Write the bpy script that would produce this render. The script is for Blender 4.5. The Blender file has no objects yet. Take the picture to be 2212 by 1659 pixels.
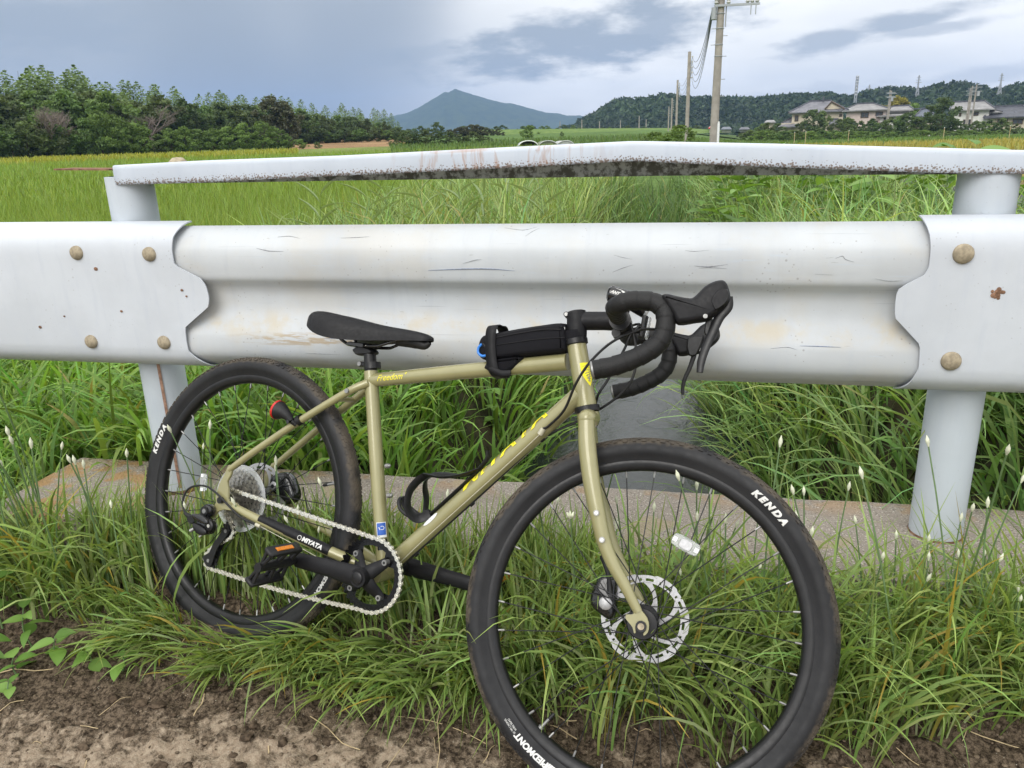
import bpy, bmesh, math, random
import numpy as np
from mathutils import Matrix, Vector, noise as mnoise

EXPOSURE, SKY_BASE, SKY_ZENITH, SUN_E, HAZE = 0.55, 0.76, 0.70, 1.4, 0.00020
random.seed(7)
rng = np.random.default_rng(11)
R = math.radians
sc = bpy.context.scene
col = sc.collection

# ------------------------------------------------------------------ camera
CAM = Vector((0.36306, -1.79975, 0.92610))
YAW, PITCH, ROLL = -0.20818, 0.30717, -0.03252
FPX = 1661.0                       # focal length for a 2212 x 1659 picture


def cam_basis():
    f = Vector((math.sin(YAW) * math.cos(PITCH), math.cos(YAW) * math.cos(PITCH), -math.sin(PITCH)))
    r = Vector((math.cos(YAW), -math.sin(YAW), 0))
    u = r.cross(f)
    c, s = math.cos(ROLL), math.sin(ROLL)
    return c * r + s * u, -s * r + c * u, f


CR, CU, CF = cam_basis()
camd = bpy.data.cameras.new('camera')
camd.sensor_width = 36
camd.lens = FPX / 2212 * 36
camd.clip_start = 0.05
camd.clip_end = 20000
cam = bpy.data.objects.new('camera', camd)
m = Matrix((CR, CU, -CF)).transposed().to_4x4()
m.translation = CAM
cam.matrix_world = m
col.objects.link(cam)
sc.camera = cam


def ray(px, py):
    px, py = float(px), float(py)
    return CF + (px - 1106) / FPX * CR - (py - 829.5) / FPX * CU


def at(px, py, d):
    """point on the sight line of a picture position at a horizontal distance d from the camera"""
    v = ray(px, py)
    return CAM + v * (d / math.hypot(v.x, v.y))


def base(px, d):
    """ground position (x, y) below a picture column at a distance d"""
    p = at(px, 300, d)
    return p.x, p.y


# ------------------------------------------------------------------ sky, sun, exposure
sc.view_settings.view_transform = 'Standard'
sc.view_settings.look = 'None'
sc.view_settings.gamma = 1
sc.view_settings.use_curve_mapping = False
sc.view_settings.exposure = EXPOSURE

SUN_EL, SUN_AZ = R(42), R(196)      # azimuth clockwise from +Y: high, behind the camera


class NT:
    """tiny helper for building node trees"""

    def __init__(self, tree):
        self.t = tree
        tree.nodes.clear()

    def n(self, kind, **kw):
        nd = self.t.nodes.new(kind)
        for k, v in kw.items():
            if k.startswith('i_'):
                k = k[2:]
                key = int(k) if k.isdigit() else k.replace('_', ' ')
                s = nd.inputs[key]
                if hasattr(v, 'is_output'):
                    self.t.links.new(v, s)
                else:
                    s.default_value = v
            else:
                setattr(nd, k, v)
        return nd

    def m(self, op, a, b=None, c=None, clamp=False):
        nd = self.t.nodes.new('ShaderNodeMath')
        nd.operation = op
        nd.use_clamp = clamp
        for i, x in enumerate((a, b, c)):
            if x is None:
                continue
            if hasattr(x, 'is_output'):
                self.t.links.new(x, nd.inputs[i])
            else:
                nd.inputs[i].default_value = x
        return nd.outputs[0]

    def smooth(self, x, lo, hi, a=0.0, b=1.0):
        nd = self.n('ShaderNodeMapRange', interpolation_type='SMOOTHSTEP', i_0=x)
        for i, v in ((1, lo), (2, hi), (3, a), (4, b)):
            nd.inputs[i].default_value = v
        return nd.outputs[0]

    def mix(self, fac, a, b, blend='MIX'):
        nd = self.t.nodes.new('ShaderNodeMix')
        nd.data_type = 'RGBA'
        nd.blend_type = blend
        for s, x in ((nd.inputs[0], fac), (nd.inputs[6], a), (nd.inputs[7], b)):
            if hasattr(x, 'is_output'):
                self.t.links.new(x, s)
            elif isinstance(x, (tuple, list)):
                s.default_value = (*x[:3], 1)
            else:
                s.default_value = x
        return nd.outputs[2]

    def noise(self, vec, scale, detail=4, rough=.55, w=0.0, dist=0.0):
        nd = self.n('ShaderNodeTexNoise', i_Scale=scale, i_Detail=detail, i_Roughness=rough, i_Distortion=dist)
        if vec is not None:
            self.t.links.new(vec, nd.inputs['Vector'])
        return nd.outputs['Fac']

    def link(self, a, b):
        self.t.links.new(a, b)


def make_world():
    w = bpy.data.worlds.new('World')
    sc.world = w
    w.use_nodes = True
    w.cycles.sampling_method = 'MANUAL'
    w.cycles.sample_map_resolution = 256
    t = NT(w.node_tree)
    out = t.n('ShaderNodeOutputWorld')
    bg = t.n('ShaderNodeBackground')
    t.link(bg.outputs[0], out.inputs[0])
    tc = t.n('ShaderNodeTexCoord')
    sep = t.n('ShaderNodeSeparateXYZ', i_0=tc.outputs['Generated'])
    x, y, z = sep.outputs
    el = t.m('ARCSINE', z)
    az = t.m('ARCTAN2', x, y)
    den = t.m('ADD', t.m('MAXIMUM', z, 0.0), 0.22)
    px_ = t.m('DIVIDE', x, den)
    py_ = t.m('DIVIDE', y, den)
    pl = t.n('ShaderNodeCombineXYZ', i_0=px_, i_1=py_, i_2=0.0).outputs[0]
    n1 = t.noise(pl, 1.1, 3, .55)
    n2 = t.noise(pl, 3.2, 5, .6)
    n3 = t.noise(tc.outputs['Generated'], 2.6, 2, .5)
    # a broad rain-grey bank fills one half of the sky, thinner bright cloud the other
    dl = ray(-200, 300)
    dl = Vector((dl.x, dl.y, 0)).normalized()
    dd = t.m('ADD', t.m('MULTIPLY', x, dl.x), t.m('MULTIPLY', y, dl.y))
    bank = t.smooth(t.m('ADD', dd, t.m('MULTIPLY', t.m('SUBTRACT', n3, .5), .30)), .70, .985)
    white = t.mix(t.smooth(n1, .35, .70), (.945, .945, .925), (1.14, 1.125, 1.085))
    grey = t.mix(t.smooth(n3, .40, .66), (.435, .475, .515), (.312, .352, .400))
    c = t.mix(bank, white, grey)
    # separate darker clouds drifting in front of the bright cover
    blobs = [(1230, 95, 330, 62, .95), (900, 118, 170, 20, .5), (1420, 62, 170, 45, .9), (1775, 92, 95, 22, .75),
             (1985, 42, 120, 20, .8), (2010, 62, 140, 12, .6), (60, 55, 190, 75, .8), (2120, 160, 120, 18, .35),
             (1750, 215, 190, 30, .35)]
    mask = None
    for bx, by, sx, sy, k in blobs:
        d0 = ray(bx, by).normalized()
        a0, e0 = math.atan2(d0.x, d0.y), math.asin(d0.z)
        da = t.m('MULTIPLY', t.m('SUBTRACT', az, a0), FPX / sx * .95)
        de = t.m('MULTIPLY', t.m('SUBTRACT', el, t.m('MULTIPLY_ADD', t.m('SUBTRACT', az, a0), .10, e0)), FPX / sy * .95)
        r2 = t.m('ADD', t.m('MULTIPLY', da, da), t.m('MULTIPLY', de, de))
        r1 = t.m('ADD', t.m('SQRT', r2), t.m('MULTIPLY', t.m('SUBTRACT', n2, .5), 2.6))
        b = t.smooth(r1, 1.15, .35, 0, k)
        mask = b if mask is None else t.m('MAXIMUM', mask, b)
    c = t.mix(mask, c, (.338, .385, .442))
    # overcast sky grows brighter towards the zenith
    g = t.m('ADD', t.m('MULTIPLY', t.m('MAXIMUM', z, 0.0), SKY_ZENITH), SKY_BASE)
    vec = t.n('ShaderNodeVectorMath', operation='SCALE', i_0=c)
    t.link(g, vec.inputs[3])
    sky = t.n('ShaderNodeTexSky', sky_type='NISHITA', sun_disc=False, sun_elevation=SUN_EL, sun_rotation=SUN_AZ,
              dust_density=2.0)
    sk = t.n('ShaderNodeVectorMath', operation='SCALE', i_0=sky.outputs[0])
    sk.inputs[3].default_value = 0.06
    t.link(t.mix(.92, sk.outputs[0], vec.outputs[0]), bg.inputs[0])
    bg.inputs[1].default_value = 1.0


make_world()
sund = bpy.data.lights.new('sun', 'SUN')
sund.energy = SUN_E
sund.angle = R(40)
sund.color = (1.0, .972, .93)
sun = bpy.data.objects.new('sun', sund)
sdir = Vector((math.sin(SUN_AZ) * math.cos(SUN_EL), math.cos(SUN_AZ) * math.cos(SUN_EL), math.sin(SUN_EL)))
sun.rotation_euler = sdir.to_track_quat('Z', 'Y').to_euler()
sun.location = (0, -3, 6)
col.objects.link(sun)
sc.cycles.max_bounces = 8
sc.cycles.transparent_max_bounces = 12
sc.cycles.volume_bounces = 0

# ------------------------------------------------------------------ object helpers
def link(o, parent=None):
    col.objects.link(o)
    if parent is not None:
        o.parent = parent
    return o


def tag(o, label=None, cat=None, group=None, kind=None):
    for k, v in (('label', label), ('category', cat), ('group', group), ('kind', kind)):
        if v:
            o[k] = v
    return o


def empty(name, loc=(0, 0, 0), rz=0.0):
    o = bpy.data.objects.new(name, None)
    o.empty_display_size = .1
    o.location = loc
    o.rotation_euler = (0, 0, rz)
    return link(o)


def copy_tree(o, parent=None):
    c = o.copy()
    col.objects.link(c)
    c.parent = parent
    for ch in list(o.children):
        copy_tree(ch, c)
    return c


def catmull(pts, n=8, closed=False):
    pts = [Vector(p) for p in pts]
    out = []
    L = len(pts)
    rngs = range(L if closed else L - 1)
    for i in rngs:
        if closed:
            p0, p1, p2, p3 = pts[i - 1], pts[i], pts[(i + 1) % L], pts[(i + 2) % L]
        else:
            p1, p2 = pts[i], pts[i + 1]
            p0 = pts[i - 1] if i else p1 * 2 - p2
            p3 = pts[i + 2] if i + 2 < L else p2 * 2 - p1
        for k in range(n):
            t = k / n
            out.append(.5 * ((2 * p1) + (p2 - p0) * t + (2 * p0 - 5 * p1 + 4 * p2 - p3) * t * t +
                             (3 * p1 - p0 - 3 * p2 + p3) * t ** 3))
    if not closed:
        out.append(pts[-1])
    return out


class MB:
    """collects shapes for ONE mesh object"""

    def __init__(self):
        self.v, self.f = [], []

    def add(self, vs, fs):
        o = len(self.v)
        self.v += [tuple(p) for p in vs]
        self.f += [tuple(i + o for i in f) for f in fs]
        return self

    def box(self, c, s, rot=None):
        c = Vector(c)
        vs = [Vector((x * s[0] / 2, y * s[1] / 2, z * s[2] / 2)) for x in (-1, 1) for y in (-1, 1) for z in (-1, 1)]
        if rot is not None:
            vs = [rot @ p for p in vs]
        return self.add([p + c for p in vs], [(0, 1, 3, 2), (4, 6, 7, 5), (0, 4, 5, 1), (2, 3, 7, 6), (0, 2, 6, 4), (1, 5, 7, 3)])

    def tube(self, pts, r, seg=12, smooth=0, closed=False, cap=True, flat=1.0, up=None):
        """tube along points; r is a number or a list; flat squashes it along the second frame axis"""
        pts = [Vector(p) for p in pts]
        if smooth:
            if not isinstance(r, (int, float)):
                n0 = len(pts)
                r = list(np.interp(np.linspace(0, n0 - 1, (n0 - 1) * smooth + 1), range(n0), r))
            pts = catmull(pts, smooth, closed)
        n = len(pts)
        rr = [r] * n if isinstance(r, (int, float)) else list(r)
        if closed and len(rr) > n:
            rr = rr[:n]
        t0 = (pts[1] - pts[0]).normalized()
        a = Vector(up) if up is not None else (Vector((0, 0, 1)) if abs(t0.z) < .9 else Vector((1, 0, 0)))
        nn = (a - t0 * a.dot(t0)).normalized()
        vs = []
        for i, p in enumerate(pts):
            if closed:
                t = (pts[(i + 1) % n] - pts[i - 1]).normalized()
            else:
                t = (pts[min(i + 1, n - 1)] - pts[max(i - 1, 0)]).normalized()
            nn = (nn - t * nn.dot(t)).normalized()
            b = t.cross(nn)
            for k in range(seg):
                an = 2 * math.pi * k / seg
                vs.append(p + nn * (math.cos(an) * rr[i]) + b * (math.sin(an) * rr[i] * flat))
        fs = []
        for i in range(n if closed else n - 1):
            j = (i + 1) % n
            for k in range(seg):
                k2 = (k + 1) % seg
                fs.append((i * seg + k, i * seg + k2, j * seg + k2, j * seg + k))
        if cap and not closed:
            fs.append(tuple(range(seg))[::-1])
            fs.append(tuple((n - 1) * seg + k for k in range(seg)))
        return self.add(vs, fs)

    def cyl(self, a, b, r, seg=16, r2=None):
        return self.tube([a, b], [r, r if r2 is None else r2], seg)

    def lathe(self, prof, seg=48, axis='Y', c=(0, 0, 0), closed=False):
        """revolve (radius, along) pairs"""
        c = Vector(c)
        vs, fs = [], []
        n = len(prof)
        for k in range(seg):
            a = 2 * math.pi * k / seg
            ca, sa = math.cos(a), math.sin(a)
            for r, h in prof:
                p = {'Y': (r * ca, h, r * sa), 'Z': (r * ca, r * sa, h), 'X': (h, r * ca, r * sa)}[axis]
                vs.append(c + Vector(p))
        for k in range(seg):
            k2 = (k + 1) % seg
            for i in range(n if closed else n - 1):
                j = (i + 1) % n
                q = (k * n + i, k * n + j, k2 * n + j, k2 * n + i)
                fs.append(q if axis != 'Y' else q)
        return self.add(vs, fs)

    def prism(self, poly, o, ax, ay, az, h):
        """polygon in (ax, ay) at o, extruded by h along az"""
        o, ax, ay, az = Vector(o), Vector(ax), Vector(ay), Vector(az)
        n = len(poly)
        a = [o + ax * p[0] + ay * p[1] for p in poly]
        vs = a + [p + az * h for p in a]
        fs = [tuple(range(n))[::-1], tuple(range(n, 2 * n))] + [(i, (i + 1) % n, n + (i + 1) % n, n + i) for i in range(n)]
        return self.add(vs, fs)

    def puffy(self, poly, to3d, hw, inset, layers=7, smooth=3):
        """rounded slab: outline poly, half width hw, edges rounded in by inset"""
        P = [Vector((p[0], p[1], 0)) for p in poly]
        if smooth:
            P = catmull(P, smooth, True)
        n = len(P)
        area = sum(P[i].x * P[(i + 1) % n].y - P[(i + 1) % n].x * P[i].y for i in range(n))
        sg = 1 if area > 0 else -1
        nor = []
        for i in range(n):
            t = (P[(i + 1) % n] - P[i - 1]).normalized()
            nor.append(Vector((-t.y, t.x, 0)) * sg)
        vs = []
        for l in range(layers):
            s = -1 + 2 * l / (layers - 1)
            s = math.sin(s * math.pi / 2)
            d = inset * (1 - math.sqrt(max(0, 1 - s * s)))
            vs += [to3d(P[i].x + nor[i].x * d, P[i].y + nor[i].y * d, s * hw) for i in range(n)]
        fs = [tuple(range(n)), tuple((layers - 1) * n + i for i in range(n))[::-1]]
        for l in range(layers - 1):
            for i in range(n):
                j = (i + 1) % n
                fs.append((l * n + i, (l + 1) * n + i, (l + 1) * n + j, l * n + j))
        return self.add(vs, fs)

    def ball(self, c, r, seg=10, rings=6, scale=(1, 1, 1)):
        c = Vector(c)
        vs, fs = [], []
        for i in range(rings + 1):
            th = math.pi * i / rings
            for k in range(seg):
                a = 2 * math.pi * k / seg
                vs.append(c + Vector((r * math.sin(th) * math.cos(a) * scale[0], r * math.sin(th) * math.sin(a) * scale[1],
                                      r * math.cos(th) * scale[2])))
        for i in range(rings):
            for k in range(seg):
                k2 = (k + 1) % seg
                fs.append((i * seg + k, (i + 1) * seg + k, (i + 1) * seg + k2, i * seg + k2))
        return self.add(vs, fs)

    def mesh(self, name, mat=None, smooth=None, fix=True):
        me = bpy.data.meshes.new(name)
        me.from_pydata(self.v, [], self.f)
        if fix:
            bm = bmesh.new()
            bm.from_mesh(me)
            bmesh.ops.remove_doubles(bm, verts=bm.verts, dist=1e-6)
            bmesh.ops.recalc_face_normals(bm, faces=bm.faces)
            bm.to_mesh(me)
            bm.free()
        if smooth is not None:
            me.polygons.foreach_set('use_smooth', [True] * len(me.polygons))
            if smooth < 180:
                me.set_sharp_from_angle(angle=R(smooth))
        if mat is not None:
            me.materials.append(mat)
        return me

    def build(self, name, mat=None, parent=None, smooth=40, loc=None, fix=True):
        o = bpy.data.objects.new(name, self.mesh(name, mat, smooth, fix))
        if loc is not None:
            o.location = loc
        return link(o, parent)


def inst(name, me, parent=None, mat4=None, loc=None):
    o = bpy.data.objects.new(name, me)
    if mat4 is not None:
        o.matrix_basis = mat4
    if loc is not None:
        o.location = loc
    return link(o, parent)


_txt = {}


def text_mesh(s, size=1.0, shear=0.0, bold=0.0, cuts=1, space=1.0):
    """flat lettering as a mesh, centred on its baseline middle"""
    cu = bpy.data.curves.new('lettering', 'FONT')
    cu.body = s
    cu.size = size
    cu.shear = shear
    cu.offset = bold
    cu.align_x = 'CENTER'
    cu.align_y = 'CENTER'
    cu.space_character = space
    cu.resolution_u = 4
    ob = bpy.data.objects.new('lettering', cu)
    col.objects.link(ob)
    dg = bpy.context.evaluated_depsgraph_get()
    me = bpy.data.meshes.new_from_object(ob.evaluated_get(dg))
    bpy.data.objects.remove(ob)
    bpy.data.curves.remove(cu)
    bm = bmesh.new()
    bm.from_mesh(me)
    bmesh.ops.triangulate(bm, faces=bm.faces)
    if cuts:
        bmesh.ops.subdivide_edges(bm, edges=bm.edges, cuts=cuts)
    vs = [v.co.copy() for v in bm.verts]
    bm.verts.index_update()
    fs = [tuple(v.index for v in f.verts) for f in bm.faces]
    bm.free()
    bpy.data.meshes.remove(me)
    return vs, fs


def lettering(name, s, fn, mat, parent, size=1.0, shear=0.0, bold=0.0, cuts=1, stretch=1.0, space=1.0):
    vs, fs = text_mesh(s, size, shear, bold, cuts, space)
    me = bpy.data.meshes.new(name)
    me.from_pydata([fn(v.x * stretch, v.y) for v in vs], [], fs)
    me.materials.append(mat)
    return inst(name, me, parent)


# ------------------------------------------------------------------ materials
def new_mat(name):
    mt = bpy.data.materials.new(name)
    mt.use_nodes = True
    t = NT(mt.node_tree)
    out = t.n('ShaderNodeOutputMaterial')
    p = t.n('ShaderNodeBsdfPrincipled')
    t.link(p.outputs[0], out.inputs[0])
    return mt, t, p, out


def objco(t):
    return t.n('ShaderNodeTexCoord').outputs['Object']


def plain(name, c, rough=.5, metal=0.0, spec=.5, var=.12, scale=40, coat=0.0, bump=0.0, bscale=300):
    mt, t, p, out = new_mat(name)
    co = objco(t)
    n = t.noise(co, scale, 4)
    k = t.smooth(n, .3, .7)
    lo = tuple(x * (1 - var) for x in c)
    hi = tuple(min(1, x * (1 + var)) for x in c)
    t.link(t.mix(k, lo, hi), p.inputs['Base Color'])
    p.inputs['Roughness'].default_value = rough
    p.inputs['Metallic'].default_value = metal
    p.inputs['Specular IOR Level'].default_value = spec
    p.inputs['Coat Weight'].default_value = coat
    p.inputs['Coat Roughness'].default_value = .08
    rr = t.smooth(t.noise(co, scale * 2.3, 3), .3, .7, rough * .85, min(1, rough * 1.15))
    t.link(rr, p.inputs['Roughness'])
    if bump:
        b = t.n('ShaderNodeBump', i_Strength=bump, i_Distance=.001)
        t.link(t.noise(co, bscale, 3), b.inputs['Height'])
        t.link(b.outputs[0], p.inputs['Normal'])
    return mt


M = {}
M['olive'] = plain('olive_paint', (.270, .252, .122), .36, .10, .5, .04, 20, coat=.8)
M['black_metal'] = plain('black_anodised', (.010, .010, .011), .36, .0, .35, .2, 60)
M['black_gloss'] = plain('black_gloss', (.008, .008, .009), .16, .0, .45, .2, 60, coat=.4)
M['black_satin'] = plain('black_satin', (.010, .010, .0115), .50, .0, .22, .15, 80, bump=.08, bscale=900)
M['plastic'] = plain('black_plastic', (.011, .011, .012), .5, 0, .35, .2, 70, bump=.1)
M['steel'] = plain('bare_steel', (.62, .61, .58), .28, 1.0, .5, .15, 90)
M['bright'] = plain('bright_aluminium', (.27, .27, .265), .45, .7, .5, .1, 60)
M['disc'] = plain('brushed_disc_steel', (.42, .42, .43), .48, .6, .5, .1, 200)
M['chain'] = plain('nickel_chain', (.72, .70, .62), .26, .9, .5, .2, 300)
M['cogs'] = plain('dull_cog_steel', (.60, .58, .54), .34, .95, .5, .3, 150)
M['rubber_cable'] = plain('cable_housing', (.009, .009, .010), .35, 0, .4, .2, 50)
M['print'] = plain('white_print', (.62, .62, .60), .6, 0, .3, .1, 300)
M['yellow_print'] = plain('yellow_print', (.80, .72, .03), .5, 0, .4, .06, 200)
M['blue'] = plain('blue_plastic', (.03, .19, .60), .4, 0, .5, .1, 100)
M['blue_sticker'] = plain('blue_sticker', (.025, .10, .42), .35, 0, .5, .1, 100)
M['white_sticker'] = plain('white_sticker', (.72, .73, .74), .4, 0, .4, .05, 100)
M['amber'] = plain('amber_reflector', (.62, .20, .015), .3, 0, .6, .2, 400)
M['red'] = plain('red_reflector', (.48, .015, .012), .2, 0, .6, .2, 400)
M['clamp_gold'] = plain('pale_ferrule', (.46, .44, .34), .4, .2, .5, .1, 100)


def mat_tyre():
    mt, t, p, out = new_mat('tyre_rubber')
    co = objco(t)
    sep = t.n('ShaderNodeSeparateXYZ', i_0=co)
    r = t.m('SQRT', t.m('ADD', t.m('MULTIPLY', sep.outputs[0], sep.outputs[0]), t.m('MULTIPLY', sep.outputs[2], sep.outputs[2])))
    n = t.noise(co, 55, 6, .65)
    edge = t.smooth(t.m('ADD', r, t.m('MULTIPLY', t.m('SUBTRACT', n, .5), .02)), .3195, .3275)
    dust = t.m('MULTIPLY', edge, t.smooth(t.noise(co, 14, 5), .36, .62))
    base_ = t.mix(t.smooth(t.noise(co, 9, 3), .35, .7), (.0115, .0118, .0135), (.019, .0193, .021))
    c = t.mix(t.m('MULTIPLY', dust, .55), base_, (.13, .105, .075))
    t.link(c, p.inputs['Base Color'])
    t.link(t.smooth(n, .3, .7, .48, .66), p.inputs['Roughness'])
    p.inputs['Specular IOR Level'].default_value = .32
    b = t.n('ShaderNodeBump', i_Strength=.25, i_Distance=.0008)
    t.link(t.noise(co, 420, 3), b.inputs['Height'])
    t.link(b.outputs[0], p.inputs['Normal'])
    return mt


M['tyre'] = mat_tyre()


def mat_tape():
    mt, t, p, out = new_mat('bar_tape')
    co = objco(t)
    p.inputs['Base Color'].default_value = (.010, .010, .0105, 1)
    p.inputs['Specular IOR Level'].default_value = .3
    p.inputs['Roughness'].default_value = .55
    w = t.n('ShaderNodeTexVoronoi', i_Scale=520)
    t.link(co, w.inputs['Vector'])
    b = t.n('ShaderNodeBump', i_Strength=.55, i_Distance=.0008)
    t.link(w.outputs['Distance'], b.inputs['Height'])
    t.link(b.outputs[0], p.inputs['Normal'])
    return mt


M['tape'] = mat_tape()


def mat_fabric():
    mt, t, p, out = new_mat('black_fabric')
    co = objco(t)
    t.link(t.mix(t.noise(co, 30, 4), (.005, .005, .007), (.009, .009, .012)), p.inputs['Base Color'])
    p.inputs['Roughness'].default_value = .8
    p.inputs['Specular IOR Level'].default_value = .2
    w = t.n('ShaderNodeTexWave', i_Scale=420, i_Distortion=1.5)
    t.link(co, w.inputs['Vector'])
    b = t.n('ShaderNodeBump', i_Strength=.35, i_Distance=.0006)
    t.link(w.outputs['Fac'], b.inputs['Height'])
    t.link(b.outputs[0], p.inputs['Normal'])
    return mt


M['fabric'] = mat_fabric()


def mat_clear():
    mt, t, p, out = new_mat('clear_plastic')
    p.inputs['Base Color'].default_value = (.88, .90, .91, 1)
    p.inputs['Roughness'].default_value = .18
    p.inputs['Transmission Weight'].default_value = .72
    p.inputs['IOR'].default_value = 1.3
    b = t.n('ShaderNodeBump', i_Strength=.6, i_Distance=.001)
    w = t.n('ShaderNodeTexVoronoi', i_Scale=450)
    t.link(objco(t), w.inputs['Vector'])
    t.link(w.outputs['Distance'], b.inputs['Height'])
    t.link(b.outputs[0], p.inputs['Normal'])
    return mt


M['clear'] = mat_clear()


def mat_rail(name, base_=(.70, .73, .76), warm=.0, lower_rust=None, specks=.35, rust_runs=False, pot=0.0):
    """old white guardrail paint: chalky blooms, grey specks, scratches, rust"""
    mt, t, p, out = new_mat(name)
    co = objco(t)
    sep = t.n('ShaderNodeSeparateXYZ', i_0=co)
    X, Y, Zc = sep.outputs
    st = t.n('ShaderNodeMapping', i_Vector=co)
    st.inputs['Scale'].default_value = (9, 1, 1.2)
    n_streak = t.noise(st.outputs[0], 5.0, 5, .6)
    n_big = t.noise(co, 3.0, 5, .6)
    n_fine = t.noise(co, 70, 5, .7)
    c = t.mix(t.smooth(n_big, .35, .65), tuple(x * .93 for x in base_), tuple(min(1, x * 1.05) for x in base_))
    c = t.mix(t.smooth(n_streak, .5, .75, 0, .35), c, (base_[0] * .86, base_[1] * .88, base_[2] * .93))
    if warm:
        wn = t.noise(co, 4.3, 6, .65)
        c = t.mix(t.smooth(wn, .48, .66, 0, warm), c, (.50, .455, .37))
        stw = t.n('ShaderNodeMapping', i_Vector=co)
        stw.inputs['Scale'].default_value = (3.5, 1, 30)
        c = t.mix(t.smooth(t.noise(stw.outputs[0], 3.0, 4), .62, .78, 0, .35), c, (.46, .55, .66))
        # horizontal rubs where things scraped along the beam
        sc1 = t.n('ShaderNodeMapping', i_Vector=co)
        sc1.inputs['Scale'].default_value = (1.3, 1, 110)
        sn = t.noise(sc1.outputs[0], 2.4, 3, .5)
        c = t.mix(t.smooth(sn, .70, .73, 0, .45), c, (.26, .28, .31))
        sc2 = t.n('ShaderNodeMapping', i_Vector=co)
        sc2.inputs['Scale'].default_value = (14, 1, 90)
        sc2.inputs['Rotation'].default_value = (0, .12, 0)
        sn2 = t.noise(sc2.outputs[0], 2.0, 3, .5)
        c = t.mix(t.smooth(sn2, .72, .75, 0, .5), c, (.28, .28, .28))
        # a muddy rub behind the saddle and fainter ones along the lower fold
        rx = t.m('DIVIDE', t.m('SUBTRACT', X, -.50), .24)
        rz = t.m('DIVIDE', t.m('SUBTRACT', Zc, .478), .020)
        rd2 = t.m('ADD', t.m('MULTIPLY', rx, rx), t.m('MULTIPLY', rz, rz))
        mud = t.m('MULTIPLY', t.smooth(rd2, 1.1, .1), t.smooth(t.noise(stw.outputs[0], 5.0, 5, .65), .45, .58))
        c = t.mix(t.m('MULTIPLY', mud, .75), c, (.36, .27, .16))
        low = t.m('MULTIPLY', t.smooth(t.m('ABSOLUTE', t.m('SUBTRACT', Zc, .515)), .05, .0), t.smooth(t.noise(co, 7, 5, .65), .50, .66))
        c = t.mix(t.m('MULTIPLY', low, .55), c, (.50, .42, .27))
    # small dark pock marks
    vo = t.n('ShaderNodeTexVoronoi', i_Scale=75)
    t.link(co, vo.inputs['Vector'])
    spot = t.smooth(t.m('ADD', vo.outputs['Distance'], t.m('MULTIPLY', t.noise(co, 11, 4), .6)), .34, .39, 1, 0)
    c = t.mix(t.m('MULTIPLY', spot, specks), c, (.22, .20, .19))
    hgt = n_fine
    if lower_rust is not None:
        # rust spots eating in from the lower lip
        prox = t.smooth(Y, lower_rust[0], lower_rust[1], 1, 0)      # mesh keeps lip distance in Y of 'lip' attribute
        at_ = t.n('ShaderNodeAttribute', attribute_name='lip')
        prox = t.m('POWER', t.smooth(at_.outputs['Fac'], 0, .9, 1, 0), 1.35)
        v2 = t.n('ShaderNodeTexVoronoi', i_Scale=210)
        t.link(co, v2.inputs['Vector'])
        rn = t.noise(co, 60, 5, .7)
        s1 = t.m('SUBTRACT', t.m('MULTIPLY', prox, 1.0), t.m('ADD', t.m('MULTIPLY', v2.outputs['Distance'], 1.15), t.m('MULTIPLY', rn, .66)))
        rust = t.smooth(s1, -.02, .06)
        rc = t.mix(rn, (.24, .18, .15), (.14, .12, .11))
        c = t.mix(t.m('MULTIPLY', rust, .9), c, rc)
        top = t.m('SUBTRACT', 1, prox)
        runs = t.n('ShaderNodeMapping', i_Vector=co)
        runs.inputs['Scale'].default_value = (26, 6, 6)
        rn2 = t.noise(runs.outputs[0], 1.3, 5, .65, dist=.8)
        zone = t.smooth(t.m('ABSOLUTE', t.m('SUBTRACT', X, -.03)), .06, .32, 1, 0)
        rim = t.m('MULTIPLY', t.smooth(at_.outputs['Fac'], .90, 1.0), t.smooth(t.m('ABSOLUTE', t.m('SUBTRACT', X, .12)), .45, .15, 0, 1))
        e = t.m('ADD', t.m('MULTIPLY', zone, t.smooth(rn2, .52, .62)), t.m('MULTIPLY', rim, t.smooth(t.noise(co, 9, 4), .5, .62)))
        c = t.mix(t.m('MINIMUM', t.m('MULTIPLY', e, .55), .6), c, (.36, .20, .12))
    t.link(c, p.inputs['Base Color'])
    p.inputs['Roughness'].default_value = .48
    p.inputs['Specular IOR Level'].default_value = .4
    b = t.n('ShaderNodeBump', i_Strength=.12, i_Distance=.002)
    t.link(hgt, b.inputs['Height'])
    t.link(b.outputs[0], p.inputs['Normal'])
    return mt


M['rail_old'] = mat_rail('guardrail_paint_worn', (.485, .510, .535), warm=.28, specks=.5)
M['rail_new'] = mat_rail('guardrail_paint_clean', (.535, .568, .618), specks=.30)
M['rail_post'] = mat_rail('guardrail_post_paint', (.48, .525, .575), specks=.12)
M['rail_top'] = mat_rail('guardrail_paint_rusting', (.51, .56, .64), lower_rust=(0, 1), specks=.25)


def mat_mould():
    mt, t, p, out = new_mat('mouldy_underside')
    co = objco(t)
    n = t.noise(co, 45, 6, .7)
    t.link(t.mix(t.smooth(n, .42, .58), (.10, .10, .085), (.42, .44, .43)), p.inputs['Base Color'])
    p.inputs['Roughness'].default_value = .8
    return mt


M['mould'] = mat_mould()
M['bolt'] = plain('weathered_bolt', (.335, .285, .205), .75, .1, .3, .25, 90, bump=.5, bscale=160)
M['rust'] = plain('rust', (.20, .115, .075), .9, 0, .2, .4, 60, bump=.5)


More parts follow.
